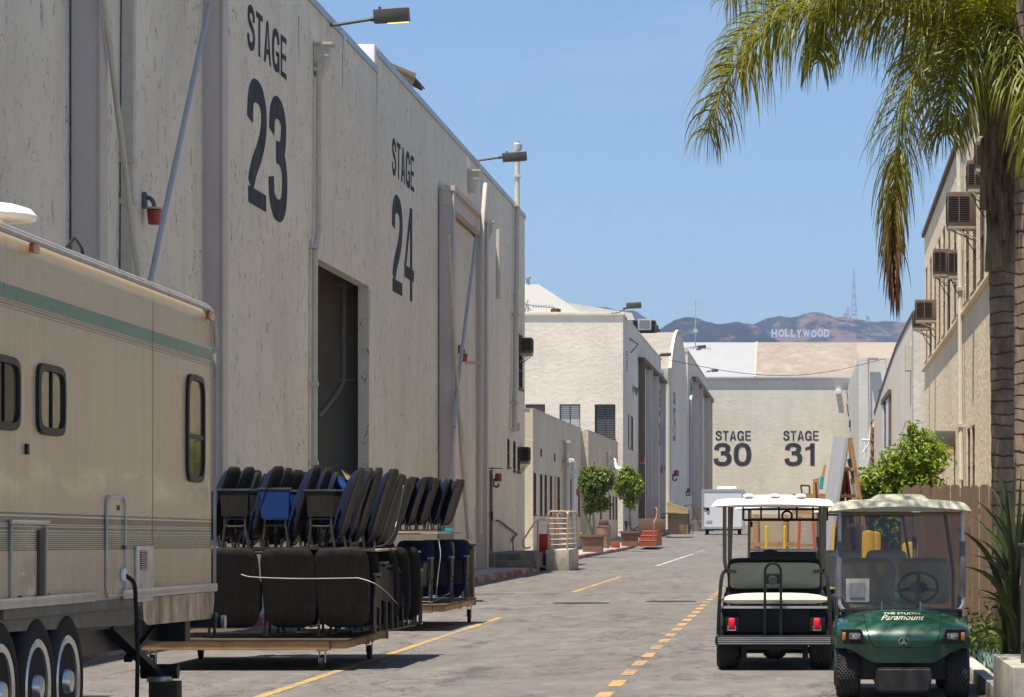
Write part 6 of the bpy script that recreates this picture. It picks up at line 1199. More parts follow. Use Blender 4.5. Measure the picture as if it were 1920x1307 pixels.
t = thing('upright_speaker', 'small dark box standing on top of the leaning seats of the far dolly', 'box', at(804, 918, 44.5)); MB().box(-.06, .06, -.06, .06, -.02, .19, .015).build('body', M_black, t)
# ------------------------------------------------------------------ golf carts (front = -Y, origin on the ground below the front axle)
M_green, nt_, b_ = new_mat('green_cart_paint'); g = N(nt_); n_ = g.noise(4, g.coord(), 6, .7); nt_.links.new(g.ramp(n_, [(.3, (.004, .055, .030)), (.7, (.008, .085, .05))]), b_.inputs['Base Color']); b_.inputs['Coat Weight'].default_value = .7; b_.inputs['Coat Roughness'].default_value = .08
nt_.links.new(g.math('MULTIPLY_ADD', n_, .3, .22), b_.inputs['Roughness'])
M_cream = pm('cream_vinyl', (.55, .54, .44), .5, 0, .06, 4, dirt=(.36, .33, .24), dirt_amt=.35); M_olive = pm('olive_vinyl', (.44, .42, .29), .55, 0, .08, 4); M_creamroof = pm('cream_roof', (.42, .405, .31), .45, 0, .12, 2.5, dirt=(.24, .23, .16), dirt_amt=.35); M_whiteroof = pm('white_cart_roof', (.80, .79, .80), .4, 0, .04, 2)
M_brownroof = pm('strut_paint', (.20, .17, .14), .5, .3, .15, 5); M_darkgrey = pm('dark_grey_plastic', (.045, .043, .042), .6, 0, .25, 8, bs=150, bst=.2, bd=.001); M_ws = glass('windshield', (.50, .46, .41), .03, .04, .26, (.20, .16, .115)); M_ws2 = glass('clear_windshield', (.93, .93, .93), .03, .05, .10, (.5, .48, .45))
M_foam = pm('grey_foam', (.16, .16, .18), .8); M_lamp = pm('clear_lamp', (.22, .21, .20), .12, .5, .2, 40, coat=1.0); M_amber = pm('amber_lamp', (.62, .20, .02), .3, 0, .2, 20, coat=.8)
m_, nt_, b_ = new_mat('tread_rubber'); g = N(nt_); b_.inputs['Roughness'].default_value = .8
wv = g.n('ShaderNodeTexWave'); wv.bands_direction = 'DIAGONAL'; wv.inputs['Scale'].default_value = 15; wv.inputs['Distortion'].default_value = .5; nt_.links.new(g.coord((1.4, 1, 1)), wv.inputs[0]); wv2 = g.n('ShaderNodeTexWave'); wv2.bands_direction = 'DIAGONAL'; wv2.inputs['Scale'].default_value = 15; nt_.links.new(g.coord((-1.4, 1, 1)), wv2.inputs[0])
mx_ = g.math('MULTIPLY', wv.outputs[1], wv2.outputs[1]); nt_.links.new(g.ramp(mx_, [(.04, (.006, .006, .006)), (.25, (.055, .052, .05))]), b_.inputs['Base Color']); nt_.links.new(g.bump(mx_, 1.0, .012), b_.inputs['Normal']); M_tyre = m_
def cart_wheel(parent, x, y, r=.225, w_=.20, nm='wheel'):
    mb = MB(); mb.lathe([(r * .55, -w_ / 2), (r * .85, -w_ / 2), (r * .97, -w_ * .40), (r, -w_ * .28), (r, w_ * .28), (r * .97, w_ * .40), (r * .85, w_ / 2), (r * .55, w_ / 2)], (x, y, r), 'x', 36); a = mb.build(nm, M_tyre, parent)
    s = 1 if x > 0 else -1; mb = MB(); mb.lathe([(r * .56, s * w_ * .42), (r * .5, s * w_ * .5), (r * .35, s * w_ * .35), (r * .12, s * w_ * .4), (.005, s * w_ * .42)], (x, y, r), 'x', 24); mb.build('rim', M_steel, a); return a
def roof_mesh(mb, x0, x1, y0, y1, z, dome=.05, plate=.04):
    def f(u, v):
        a = 2 * u - 1; b_ = 2 * v - 1; X = lerp(x0, x1, u); Y = lerp(y0, y1, v); e = max(abs(a) ** 6, abs(b_) ** 6)
        drop = .07 * max(0, (e - .45) / .55) ** 1.4; k = sst(.30, .42, abs(a)) ; k2 = sst(.72, .82, abs(b_))
        return (X, Y, z - drop + dome * (1 - a * a * .8 - .2 * b_ * b_) + plate * (1 - k) * (1 - k2))
    mb.grid(f, 40, 30); mb.grid(lambda u, v: (lerp(x0 + .02, x1 - .02, u), lerp(y0 + .02, y1 - .02, v), z - .07), 1, 1)
    for (a, b_) in (((0, 0), (1, 0)), ((1, 0), (1, 1)), ((1, 1), (0, 1)), ((0, 1), (0, 0))):
        mb.grid(lambda u, v: (lambda P, Q: tuple(P.lerp(Q, v)))(Vector(f(lerp(a[0], b_[0], u), lerp(a[1], b_[1], u))), Vector((lerp(x0 + .02, x1 - .02, lerp(a[0], b_[0], u)), lerp(y0 + .02, y1 - .02, lerp(a[1], b_[1], u)), z - .07))), 20, 1)
def steering(par, x, y, z, R=.18, tilt=.9):
    mb = MB(); n = 28; Mx = Matrix.Translation((x, y, z)) @ Matrix.Rotation(-tilt, 4, 'X'); torus(mb, (0, 0, 0), R, .014, 'z', n, 8)
    for a in (0.2, pi - .2, -pi / 2): mb.tube([(0, 0, -.01), (R * cos(a), R * sin(a), 0)], .018, 6)
    mb.pillow(.16, .14, .02, .03, lambda a, b_, c: (a, b_, c), 3); mb.xf(Mx); s_ = mb.build('steering_wheel', M_black, par)
    mb = MB(); mb.tube([(x, y, z - .02), (x, y - .22, z - .32)], .03, 8); mb.build('column', M_black, s_); return s_
def cart_front(label, body, roofm, wsm, detail=True, frame_mat=None, X=0, Y=0, rz=0, paper=False):
    t = thing('golf_cart', label, 'golf cart', (X, Y, 0), rz)
    W = .60
    def hood(u, v):   # u -1..1 across, v 0 top(back) .. 1 bottom(front)
        s = abs(u); k = s ** 5
        y = lerp(.28, -.33, 1 - (1 - min(1, v / .62)) ** 1.9) if v < .62 else lerp(-.33, -.30, (v - .62) / .38)
        ztop = .80 - .05 * s ** 2 - .055 * k; zbot = .335 + .125 * sst(.38, .86, s)
        zz_ = lerp(ztop, .60, (v / .5) ** 1.35) if v < .5 else lerp(.60, zbot, (v - .5) / .5)
        y += .16 * s ** 4 * sst(0, .6, v) ; x = u * W * (1 - .035 * (1 - v)) + (0 if s < .96 else 0)
        return (x, y, zz_)
    mb = MB(); mb.grid(lambda a, b_: hood(2 * a - 1, b_), 60, 36)
    # side returns
    for sx in (-1, 1):
        mb.grid(lambda a, b_: (lambda h: (sx * lerp(abs(h[0]), W * 1.0, a), lerp(h[1], .45, a), h[2]))(hood(sx, b_)), 5, 36)
        mb.prism([(.0, .30), (.3, .26), (1.25, .26), (1.33, .30), (1.33, .40), (.42, .40), (.34, .72), (.24, .74), (.22, .42)], lambda a, b_, d: (d, a, b_), sx * W - sx * .02, sx * W)
        mb.prism([(1.28, .30), (1.40, .50), (1.65, .58), (1.90, .50), (2.02, .34), (2.12, .38), (2.10, .60), (1.2, .66), (1.1, .60), (1.15, .30)], lambda a, b_, d: (d, a, b_), sx * W - sx * .02, sx * W)
    bdy = mb.build('body', body, t, smooth=50)
    mb = MB(); mb.box(-.57, .57, .40, 1.25, .24, .28); mb.box(-.55, .55, .26, .30, .28, .78); mb.box(-.56, .56, 1.2, 2.08, .30, .62); mb.box(-.50, .50, -.15, .28, .18, .5); mb.build('floor', M_darkgrey, t)
    if detail:
        mb = MB(); e = .0035
        def onh(u, v, o=.006): h = Vector(hood(u, v)); return h + Vector((0, -o, o * .6))
        L = [(-.60 + .0, .10), (-.575, .3), (-.535, .5), (-.50, .62), (-.46, .70), (-.40, .735), (0, .74), (.40, .735), (.46, .70), (.50, .62), (.535, .5), (.575, .3), (.60, .10)]
        mb.tube(catmull([onh(a, b_, .001) for a, b_ in L], 4), .005, 6); mb.tube([onh(-.6 + 1.2 * i / 10, .10, .001) for i in range(11)], .004, 6); mb.build('access_panel_seam', pm('seam_green', (.003, .035, .02), .4), bdy)
        for sx in (-1, 1):
            hl = thing('x', None, None); bpy.data.objects.remove(hl)
            q = [(sx * .32, .500), (sx * .535, .505), (sx * .555, .63), (sx * .375, .635)]; yf = lambda x: hood(x / W, .60)[1]
            mb = MB(); V0 = [mb.v((x, yf(x) - .035, z_)) for x, z_ in q]; V1 = [mb.v((x * 1.0, yf(x) + .04, z_)) for x, z_ in q]; mb.f(V0)
            for i in range(4): mb.f([V0[i], V0[(i + 1) % 4], V1[(i + 1) % 4], V1[i]])
            h = mb.build('headlight', M_darkgrey, t)
            mb = MB(); P = [Vector((x, yf(x) - .040, z_)) for x, z_ in q]; cc = sum(P, Vector()) / 4; mb.poly([cc + (p - cc) * .86 + Vector((0, -.002, .004)) for p in P]); mb.build('housing', M_black, h)
            mb = MB(); cx_ = sx * .432; mb.pillow(.105, .062, .018, .0, lambda a, b_, c: (cx_ + a, yf(cx_ + a) - .045 + c, .572 + b_), 5, 3, 24); ln = mb.build('lens', M_lamp, h)
            mb = MB(); mb.lathe([(.026, 0), (.024, -.02), (.012, -.022), (.01, -.016)], (cx_, yf(cx_) - .048, .572), 'y', 18); mb.build('reflector', M_chrome, ln)
            mb = MB(); xa = sx * .525; mb.pillow(.034, .072, .014, .0, lambda a, b_, c: (xa + a, yf(xa) - .042 + c, .570 + b_), 6, 3, 20); mb.build('turn_signal', M_amber, h)
        # round emblem
        yb = hood(0, .60)[1] - .008; ce = (0, yb, .520)
        mb = MB(); torus(mb, ce, .040, .004, 'y', 32, 6); mb.lathe([(.040, 0), (.001, -.001)], ce, 'y', 28)
        em = mb.build('round_emblem', pm('emblem_dark', (.03, .05, .045), .4), t); mb = MB(); torus(mb, ce, .041, .0035, 'y', 32, 6)
        for k in range(3):
            a = pi / 2 + 2 * pi * k / 3; d = Vector((cos(a), 0, sin(a))); n2 = Vector((-sin(a), 0, cos(a))); c0 = Vector(ce) + Vector((0, -.004, 0))
            mb.beam(c0, c0 + d * .037, .004, .003, (0, 1, 0))
            for s2 in (-1, 1): mb.beam(c0 - d * .004 + n2 * s2 * .008, c0 + d * .028 + n2 * s2 * .008, .003, .003, (0, 1, 0))
            mb.beam(c0 + d * .004 - n2 * .010, c0 + d * .004 + n2 * .010, .003, .003, (0, 1, 0))
        mb.build('emblem_forks', pm('silver_badge', (.6, .62, .62), .35), em)
        # lettering on the access panel
        M_let = pm('cream_lettering', (.80, .78, .62), .5)
        def letter(txt, u0, v0, wd, ht, shear=0, off=0.0):
            me = font_mesh(txt, 1, 0, off, shear); xs = [q.co.x for q in me.vertices]; ys = [q.co.y for q in me.vertices]; a0, a1, b0, b1 = min(xs), max(xs), min(ys), max(ys)
            bmx = bmesh.new(); bmx.from_mesh(me); bmesh.ops.subdivide_edges(bmx, edges=[e_ for e_ in bmx.edges if e_.calc_length() > .2], cuts=2)
            for q in bmx.verts:
                u = (u0 + (q.co.x - a0) / (a1 - a0) * wd) / W; v = v0 + (1 - (q.co.y - b0) / (b1 - b0)) * ht; h = Vector(hood(u, v)); h2 = Vector(hood(u, v + .02)); tn = (h2 - h).normalized(); nr = Vector((0, tn.z, -tn.y)); nr = nr if nr.y < 0 else -nr; q.co = h + nr * .005
            me2 = bpy.data.meshes.new('lettering'); bmx.to_mesh(me2); bmx.free(); me2.materials.append(M_let); o = bpy.data.objects.new('lettering', me2); C.objects.link(o); o.parent = bdy
        letter('THE STUDIO', -.175, .13, .34, .045, 0, .02); letter('Paramount', -.20, .185, .40, .10, .5, .0)
        for x in (-.185, .175): mb = MB(); h = Vector(hood(x / W, .04)); mb.tube([h, h + Vector((0, -.01, .07))], .006, 6); mb.build('washer_nozzle', M_steel, t)
    # front bumper
    mb = MB(); mb.prism([(-.24, .285), (-.25, .20), (-.235, .10), (-.20, .075), (.20, .075), (.235, .10), (.25, .20), (.24, .285), (.22, .295), (-.22, .295)], lambda a, b_, d: (a, d, b_), -.36, -.20); bmesh.ops.bevel(mb.bm, geom=[e_ for e_ in mb.bm.edges if all(abs(v_.co.y + .36) < .001 for v_ in e_.verts)], offset=.02, segments=3, affect='EDGES'); mb.build('bumper', M_darkgrey, t)
    mb = MB(); mb.box(-.4, .4, -.03, .03, .18, .24); mb.box(-.25, .25, -.15, 1.8, .14, .2); mb.build('axle', M_blackmet, t)
    for x in (-.485, .485): cart_wheel(t, x, .0, .235, .215); cart_wheel(t, x, 1.66, .235, .215)
    # dash, seat, backrest
    mb = MB(); mb.box(-.52, .52, .24, .40, .62, .80, .03); mb.build('dashboard', M_darkgrey, t)
    mb = MB(); mb.pillow(1.08, .56, .07, .06, lambda a, b_, c: (a, 1.36 + b_, .72 - c), 7); mb.build('seat', M_cream, t)
    for sx in (-1, 1): mb = MB(); mb.pillow(.50, .44, .05, .03, lambda a, b_, c: (sx * .27 + a, 1.66 + c + .12 * b_, 1.02 + b_), 6); mb.build('backrest', M_olive, t)
    steering(t, .17, .72, .98)
    fm = frame_mat or M_foam
    # windshield + posts
    zb0, zt0 = .80, 1.66; yb0, yt0 = .26, .40; hw_ = .545
    mb = MB(); mb.grid(lambda u, v: (lerp(-hw_, hw_, u), lerp(yb0, yt0, v), lerp(zb0, zt0, v)), 1, 1); mb.build('windshield', wsm, t, recalc=False)
    for sx in (-1, 1):
        mb = MB(); mb.tube(catmull([(sx * .46, yb0, .775), (sx * (hw_ - .02), yb0, .79), (sx * (hw_ + .012), yb0 + .01, .84)], 4) + [(sx * (hw_ + .012), lerp(yb0, yt0, .55), lerp(zb0, zt0, .55)), (sx * (hw_ + .012), yt0, zt0 + .06)], .018, 8); mb.build('windshield_post', M_steel, t)
        mb = MB(); mb.tube([(sx * (hw_ + .012), lerp(yb0, yt0, .12), lerp(zb0, zt0, .12)), (sx * (hw_ + .012), lerp(yb0, yt0, .70), lerp(zb0, zt0, .70))], .027, 8); mb.build('foam_sleeve', fm, t)
        mb = MB(); mb.tube([(sx * .56, 2.05, .60), (sx * .56, 2.0, 1.1), (sx * .47, 1.92, 1.70)], .018, 8); mb.build('rear_strut', M_brownroof, t)
        mb = MB(); mb.tube(catmull([(sx * .585, 1.15, .70), (sx * .59, 1.2, .86), (sx * .59, 1.5, .88), (sx * .585, 1.62, .74)], 4), .014, 6); mb.build('armrest', M_blackmet, t)
    mb = MB(); mb.box(-.54, .54, yb0 - .02, yb0 + .02, .765, .80, .008); mb.build('lower_channel', M_darkgrey, t)
    mb = MB(); mb.tube([(-.54, yt0, zt0), (.54, yt0, zt0)], .014, 6); mb.build('upper_channel', M_brownroof, t)
    mb = MB(); roof_mesh(mb, -.635, .635, .22, 2.12, 1.75); mb.build('roof', roofm, t)
    if paper:
        mb = MB(); mb.poly([(-.50, .262, .86), (-.29, .262, .86), (-.29, .30, 1.07), (-.50, .30, 1.07)]); mb.build('paper_notice', pm('paper', (.36, .35, .35), .8), t, recalc=False)
        mb = MB(); mb.poly([(-.47, .2615 + .006, .90), (-.33, .2615 + .006, .90), (-.33, .292, 1.03), (-.47, .292, 1.03)]); mb.xf(Matrix.Translation((0, -.01, 0))); mb.build('paper_print', pm('paper_grey', (.22, .22, .23), .8), t, recalc=False)
    return t
cart_front('dark green golf cart with cream roof, facing the viewer at the right kerb', M_green, M_creamroof, M_ws, True, None, .94, 26.72, 0, True)
cart_front('dark green golf cart with pale roof parked nose-on behind the nearer green cart', M_green, M_creamroof, M_ws2, False, None, .80, 34.2, 0)

def cart_rear(label, roofm, X, Y, bench=True, windshield=False, rack=False, roof=True):
    """cart facing away; local +Y is forward, origin at the ground below the rear axle"""
    t = thing('golf_cart', label, 'golf cart', (X, Y, 0))
    mb = MB(); W = .57
    mb.box(-W, W, -.10, .42, .36, .66, .03); mb.prism([(-.42, .40), (.42, .40), (.36, .72), (-.36, .72)], lambda a, b_, d: (a, d, b_), -.20, -.05); mb.box(-W, W, .42, 2.0, .24, .32); mb.box(-W, W, .9, 1.4, .32, .62, .03)
    mb.prism([(1.75, .32), (1.85, .84), (2.1, .82), (2.42, .55), (2.45, .36), (2.3, .32)], lambda a, b_, d: (d, a, b_), -W, W); mb.build('body', M_black, t)
    for sx in (-1, 1):
        mb = MB(); mb.prism([(-.22, .30), (-.22, .42), (-.12, .60), (.10, .66), (.4, .62), (.46, .3), (.34, .3), (.22, .50), (.0, .54), (-.14, .46)], lambda a, b_, d: (d, a, b_), sx * (W - .02), sx * (W + .03)); mb.build('fender', M_black, t)
        mb = MB(); mb.box(sx * .46 - .085, sx * .46 + .085, -.24, -.10, .40, .57, .012); tl = mb.build('taillight', M_black, t)
        mb = MB(); mb.pillow(.075, .125, .02, .0, lambda a, b_, c: (sx * .455 + a, -.243 + c, .49 + b_), 6, 3, 20); mb.build('lens', emis('tail_red', (.60, .012, .03), .10), tl)
        mb = MB(); mb.box(sx * .455 - .044, sx * .455 + .044, -.247, -.241, .418, .428); mb.box(sx * .455 - .044, sx * .455 - .038, -.247, -.241, .428, .47); mb.box(sx * .455 + .038, sx * .455 + .044, -.247, -.241, .428, .47); mb.build('trim', M_chrome, tl)
        cart_wheel(t, sx * .50, .0, .215, .24); cart_wheel(t, sx * .48, 2.15, .215, .2)
    mb = MB(); mb.box(-.63, .63, -.47, -.20, .265, .37, .035); fp = mb.build('footplate', M_blackmet, t); mb = MB()
    for i in range(4): mb.box(-.60, .60, -.476, -.468, .285 + .02 * i, .293 + .02 * i)
    mb.build('ribs', M_steel, fp)
    mb = MB(); mb.tube([(-.42, 0, .2), (.42, 0, .2)], .035, 8); mb.lathe([(.05, -.12), (.10, -.06), (.10, .06), (.05, .12)], (0, -.02, .2), 'x', 14); mb.box(-.3, .3, -.3, .6, .22, .26); mb.box(-.36, -.30, -.1, .1, .12, .3); mb.box(.30, .36, -.1, .1, .12, .3); mb.build('axle', M_blackmet, t)
    if bench:
        mb = MB(); mb.pillow(1.18, .48, .075, .06, lambda a, b_, c: (a, -.02 + b_, .745 - c), 8); mb.build('rear_seat', M_cream, t)
        mb = MB(); mb.box(-.60, .60, -.26, -.24, .655, .68); mb.build('seat_trim', M_steel, t)
        mb = MB(); mb.pillow(.98, .285, .05, .05, lambda a, b_, c: (a, .30 + c + .15 * b_, .995 + b_), 9); mb.build('rear_backrest', M_olive, t)
        mb = MB(); mb.pillow(1.02, .40, .04, .04, lambda a, b_, c: (a, .40 + c + .15 * b_, .98 + b_), 9); mb.tube(catmull([(-.50, .34, 1.0), (-.48, .36, 1.12), (-.38, .37, 1.165), (.38, .37, 1.165), (.48, .36, 1.12), (.50, .34, 1.0)], 4), .022, 8); mb.build('back_frame', M_black, t)
        mb = MB(); xg = -.015; mb.tube([(xg - .085, -.38, .30), (xg - .085, -.36, 1.05)] + [(xg - .085 * cos(a), -.36, 1.05 + .09 * sin(a)) for a in [pi * k / 8 for k in range(1, 8)]] + [(xg + .085, -.36, 1.05), (xg + .085, -.38, .30)], .015, 8); gb = mb.build('grab_bar', M_blackmet, t)
        mb = MB(); mb.box(xg - .085, xg + .085, -.372, -.352, .92, 1.03, .004); mb.build('pad', M_black, gb); mb = MB(); mb.lathe([(.05, -.372), (.045, -.380), (.001, -.381)], (xg, 0, .955), 'y', 20); mb.build('badge', pm('badge_grey', (.05, .05, .05), .4), gb)
        for sx in (-1, 1):
            mb = MB(); mb.tube(catmull([(sx * .60, -.33, .38), (sx * .585, -.30, .72), (sx * .565, -.22, .98), (sx * .535, -.10, 1.045), (sx * .48, .2, 1.05)], 5), .02, 8); mb.tube(catmull([(sx * .51, .2, .86), (sx * .50, -.05, .86), (sx * .53, -.12, .78), (sx * .54, -.14, .66)], 4), .016, 6); mb.build('side_rail', M_blackmet, t)
            mb = MB(); mb.tube([(sx * .535, -.12, 1.77), (sx * .535, -.10, 1.18)] + catmull([(sx * .532, -.09, 1.14), (sx * .51, .0, 1.06), (sx * .43, .18, 1.04)], 4), .021, 8); mb.build('rear_strut', M_brownroof, t)
    mb = MB(); mb.pillow(1.08, .46, .06, .06, lambda a, b_, c: (a, 1.12 + b_, .70 - c), 8); mb.build('front_seat', M_olive, t)
    mb = MB(); mb.pillow(1.05, .34, .05, .05, lambda a, b_, c: (a, .72 + c - .1 * b_, 1.0 + b_), 9); mb.build('front_backrest', M_black if not bench else M_olive, t)
    steering(t, -.22, 1.62, 1.05, .17, -.8)
    for sx in (-1, 1):
        mb = MB(); mb.tube([(sx * .50, .62, 1.77), (sx * .50, .60, .62)], .018, 8); mb.build('middle_strut', M_brownroof, t)
        mb = MB(); mb.tube([(sx * .50, 2.02, 1.77), (sx * .53, 1.86, .80)], .016, 8); mb.build('front_strut', M_steel if windshield else M_brownroof, t)
        if windshield: mb = MB(); mb.box(sx * .50 - .03, sx * .50 + .03, 1.95, 2.01, 1.50, 1.58, .01); mb.box(sx * .515 - .03, sx * .515 + .03, 1.87, 1.93, .86, 1.02, .01); mb.build('clip', M_black, t)
    if windshield:
        mb = MB(); mb.grid(lambda u, v: (lerp(-.50, .50, u), lerp(1.87, 2.0, v), lerp(.80, 1.62, v)), 1, 1); wq = mb.build('windshield', M_ws2, t, recalc=False); mb = MB(); mb.box(-.50, .50, 1.925, 1.94, 1.165, 1.195, .004); mb.tube([(-.5, 2.0, 1.62), (.5, 2.0, 1.62)], .012, 6); mb.build('hinge_strip', M_steel, wq)
        mb = MB(); mb.tube([(-.5, 1.9, 1.02), (.62, 1.86, 1.02)], .014, 6); mb.build('cross_rail', pm('lavender_tube', (.45, .5, .68), .4), t)
    if roof:
        mb = MB(); roof_mesh(mb, -.675, .655, -.30, 2.25, 1.815, .03, .03)
        for x in (-.28, .0, .28): mb.pillow(.12, .3, .02, .03, lambda a, b_, c: (x + a, -.05 + b_, 1.862 - c), 3, 3, 14)
        mb.build('roof', roofm, t)
    if rack:
        mb = MB()
        for z_ in (1.72, 1.60): mb.tube([(-.36, 1.2, z_), (.58, 1.2, z_)], .014, 6)
        for x in (-.36, -.16, .04, .24, .42, .58): mb.tube([(x, 1.2, 1.60), (x, 1.2, 1.76)], .012, 6)
        torus(mb, (.13, 1.2, 1.645), .055, .012, 'y', 16, 6); mb.build('roof_rack', M_black, t)
    return t
cart_rear('white-roofed golf cart seen from behind with olive rear-facing bench and red tail lights', M_whiteroof, -.245, 32.15, rack=True)
cart_rear('roofed golf cart with a clear windshield parked just ahead of the white-roofed one', M_whiteroof, -.16, 40.2, bench=False, windshield=True)
HAZE = 0.00012
# ------------------------------------------------------------------ palms
M_frond = leafmat('palm_leaf', (.12, .15, .010), (.32, .28, .018), (.62, .46, .05), .45, 1.1, .48, dead=(.11, .045, .016)); M_frondg = leafmat('palm_leaf_green', (.11, .14, .012), (.27, .26, .018), (.52, .42, .05), .45, 1.3, .45, dead=(.15, .06, .02))
M_rachis = pm('palm_rachis', (.22, .22, .06), .5, 0, .2, 3)
def frond(parent, pts, n=110, ll=.75, mat=None, seed=0, deadfrom=2.0, droop=1.0, lw=.0115, spread=.8, taper=0.0):
    """pts in world space; returns one mesh: rib and hanging leaflets"""
    r = random.Random(seed); P = catmull(pts, 12); m = len(P); D = [0]
    for a, b in zip(P, P[1:]): D.append(D[-1] + (b - a).length)
    T = D[-1]; o_ = parent.location if parent else Vector(); mb = MB(); dead = []
    mb.tube([p - o_ for p in P], [lerp(.022, .004, D[i] / T) for i in range(m)], 5); nd = len(mb.bm.verts); dead = [max(0, min(1, (D[i] / T - deadfrom) * 4)) for i in range(m) for _ in range(5)]
    i = 0
    for k in range(n):
        s = (k + r.random() * .8) / n; d = (.10 + .90 * s) * T
        while i < m - 2 and D[i + 1] < d: i += 1
        while i > 0 and D[i] > d: i -= 1
        t = (d - D[i]) / max(1e-6, D[i + 1] - D[i]); p = P[i].lerp(P[i + 1], t); tg = (P[i + 1] - P[i]).normalized()
        side = tg.cross(Vector((0, 0, 1))); side = side.normalized() if side.length > .15 else tg.cross(Vector((0, 1, 0))).normalized(); upv = side.cross(tg).normalized()
        for sg in (-1, 1):
            L = ll * (.45 + .55 * sin(pi * min(1, .12 + s * .88)) ** .6) * r.uniform(.72, 1.12); roll = r.uniform(-.9, .95)
            d0 = (side * sg * cos(roll) * spread * (1 - taper * s) + upv * sin(roll) + tg * r.uniform(.35, .75)).normalized(); q = p.copy(); dr = d0.copy(); seg = 5; wv_ = (dr.cross(upv)).normalized(); prev = None; g_ = droop * r.uniform(.45, .95)
            dd = max(0, min(1, (d / T - deadfrom) * 4 + r.uniform(-.3, .3))) if deadfrom < 1.5 else (1 if r.random() < .025 else 0)
            tw = r.uniform(-.5, .5)
            for j in range(seg + 1):
                f = j / seg; ww = lw * (1 - f) ** .55 * (.55 + .45 * min(1, f * 4)) if j < seg else .001
                wa = (wv_ * cos(tw) + dr.cross(wv_) * sin(tw)); a, b = mb.v(q + wa * ww - o_), mb.v(q - wa * ww - o_); dead += [dd, dd]
                if prev: mb.f([prev[0], prev[1], b, a])
                prev = (a, b); q = q + dr * (L / seg); dr = (dr + Vector((0, 0, -g_ * (.5 + f)))).normalized(); wv_ = (wv_ - dr * wv_.dot(dr)).normalized()
    o = mb.build('frond', [mat or M_frond], parent, smooth=0, recalc=False); a = o.data.attributes.new('dead', 'FLOAT', 'POINT'); a.data.foreach_set('value', dead); return o
m_, nt_, b_ = new_mat('palm_trunk'); g = N(nt_); z = g.sep(g.coord())[2]; zn = g.math('ADD', g.math('ADD', z, g.math('MULTIPLY', g.noise(1.1, g.coord((.2, .2, 1)), 2), .55)), g.math('MULTIPLY', g.noise(4, g.coord((1, 1, .5)), 5, .7), .13)); rg = g.math('FRACT', g.math('MULTIPLY', zn, 7.0))
c = g.ramp(g.noise(5, g.coord((1, 1, .5)), 6, .7), [(.3, (.11, .07, .048)), (.5, (.21, .16, .12)), (.7, (.36, .25, .16))]); c = g.mix(g.ramp(rg, [(.0, 1.0), (.10, .75), (.2, 0.0)]), c, (.05, .038, .028)); c = g.mix(g.ramp(g.noise(9, g.coord((1, 1, .16)), 5, .7), [(.55, 0.0), (.72, .6)]), c, (.09, .065, .05))
nt_.links.new(c, b_.inputs['Base Color']); b_.inputs['Roughness'].default_value = .9; nt_.links.new(g.bump(g.math('ADD', g.ramp(rg, [(.0, 0.0), (.12, 1.0), (1, .6)]), g.math('MULTIPLY', g.noise(30, g.coord((1, 1, .2)), 4), .5)), .8, .02), b_.inputs['Normal']); M_trunk = m_
M_shaft = pm('palm_leaf_base', (.20, .155, .10), .8, 0, .45, 4, (4, 4, .3), 9, .5, .02, dirt=(.03, .018, .01), dirt_amt=1.0)
def trunk(par, H, r0, r1, seed=1, lean_=(0, 0)):
    mb = MB(); n = int(H * 8.4)
    def f(u, v):
        z = v * H; k = lerp(r0, r1, v); k *= 1 + .045 * (1 if int(z * 7) % 2 else 0) + .03 * mnoise.noise(Vector((cos(u * 6.283) * 2, sin(u * 6.283) * 2, z * 2 + seed))); return (k * cos(2 * pi * u) + lean_[0] * v * v, k * sin(2 * pi * u) + lean_[1] * v * v, z)
    mb.grid(f, 22, n, True); return mb.build('trunk', M_trunk, par)
PY = 33.0; base = at(1887, 0, PY); base = Vector((base.x, PY, .10)); crown = at(1868, 150, PY)
pal = thing('palm_tree', 'palm with leaning brown-booted trunk and long arching fronds, left of the two trunks', 'palm tree', base)
ztop = at(0, 500, PY).z; trunk(pal, ztop - .1 + .0, .158, .145, 1, (at(1879, 0, PY).x - base.x, 0))
mb = MB(); r = random.Random(3)   # old leaf bases hugging the upper trunk
for k in range(26):
    a = r.uniform(0, 6.28); z0 = r.uniform(ztop - .25, crown.z - .3); cx_ = lerp(at(1879, 0, PY).x, crown.x, (z0 - ztop) / (crown.z - ztop)) - base.x; rr = .15 + .03 * r.random(); L = r.uniform(.5, 1.0)
    P = [(cx_ + rr * cos(a) * (1 + .06 * j * j * .2), rr * sin(a) * (1 + .06 * j * j * .2), z0 + L * j / 5) for j in range(6)]; mb.tube(P, [.085, .08, .065, .05, .035, .02], 6)
cx0 = at(1879, 0, PY).x - base.x; mb.tube([(cx0, 0, ztop - .15), (lerp(cx0, crown.x - base.x, .5), 0, lerp(ztop, crown.z, .5)), (crown.x - base.x, 0, crown.z)], [.155, .17, .15], 16); mb.build('leaf_bases', M_shaft, pal)
c0 = crown
def W(x, y, dY=0): return at(x, y, PY + dY)
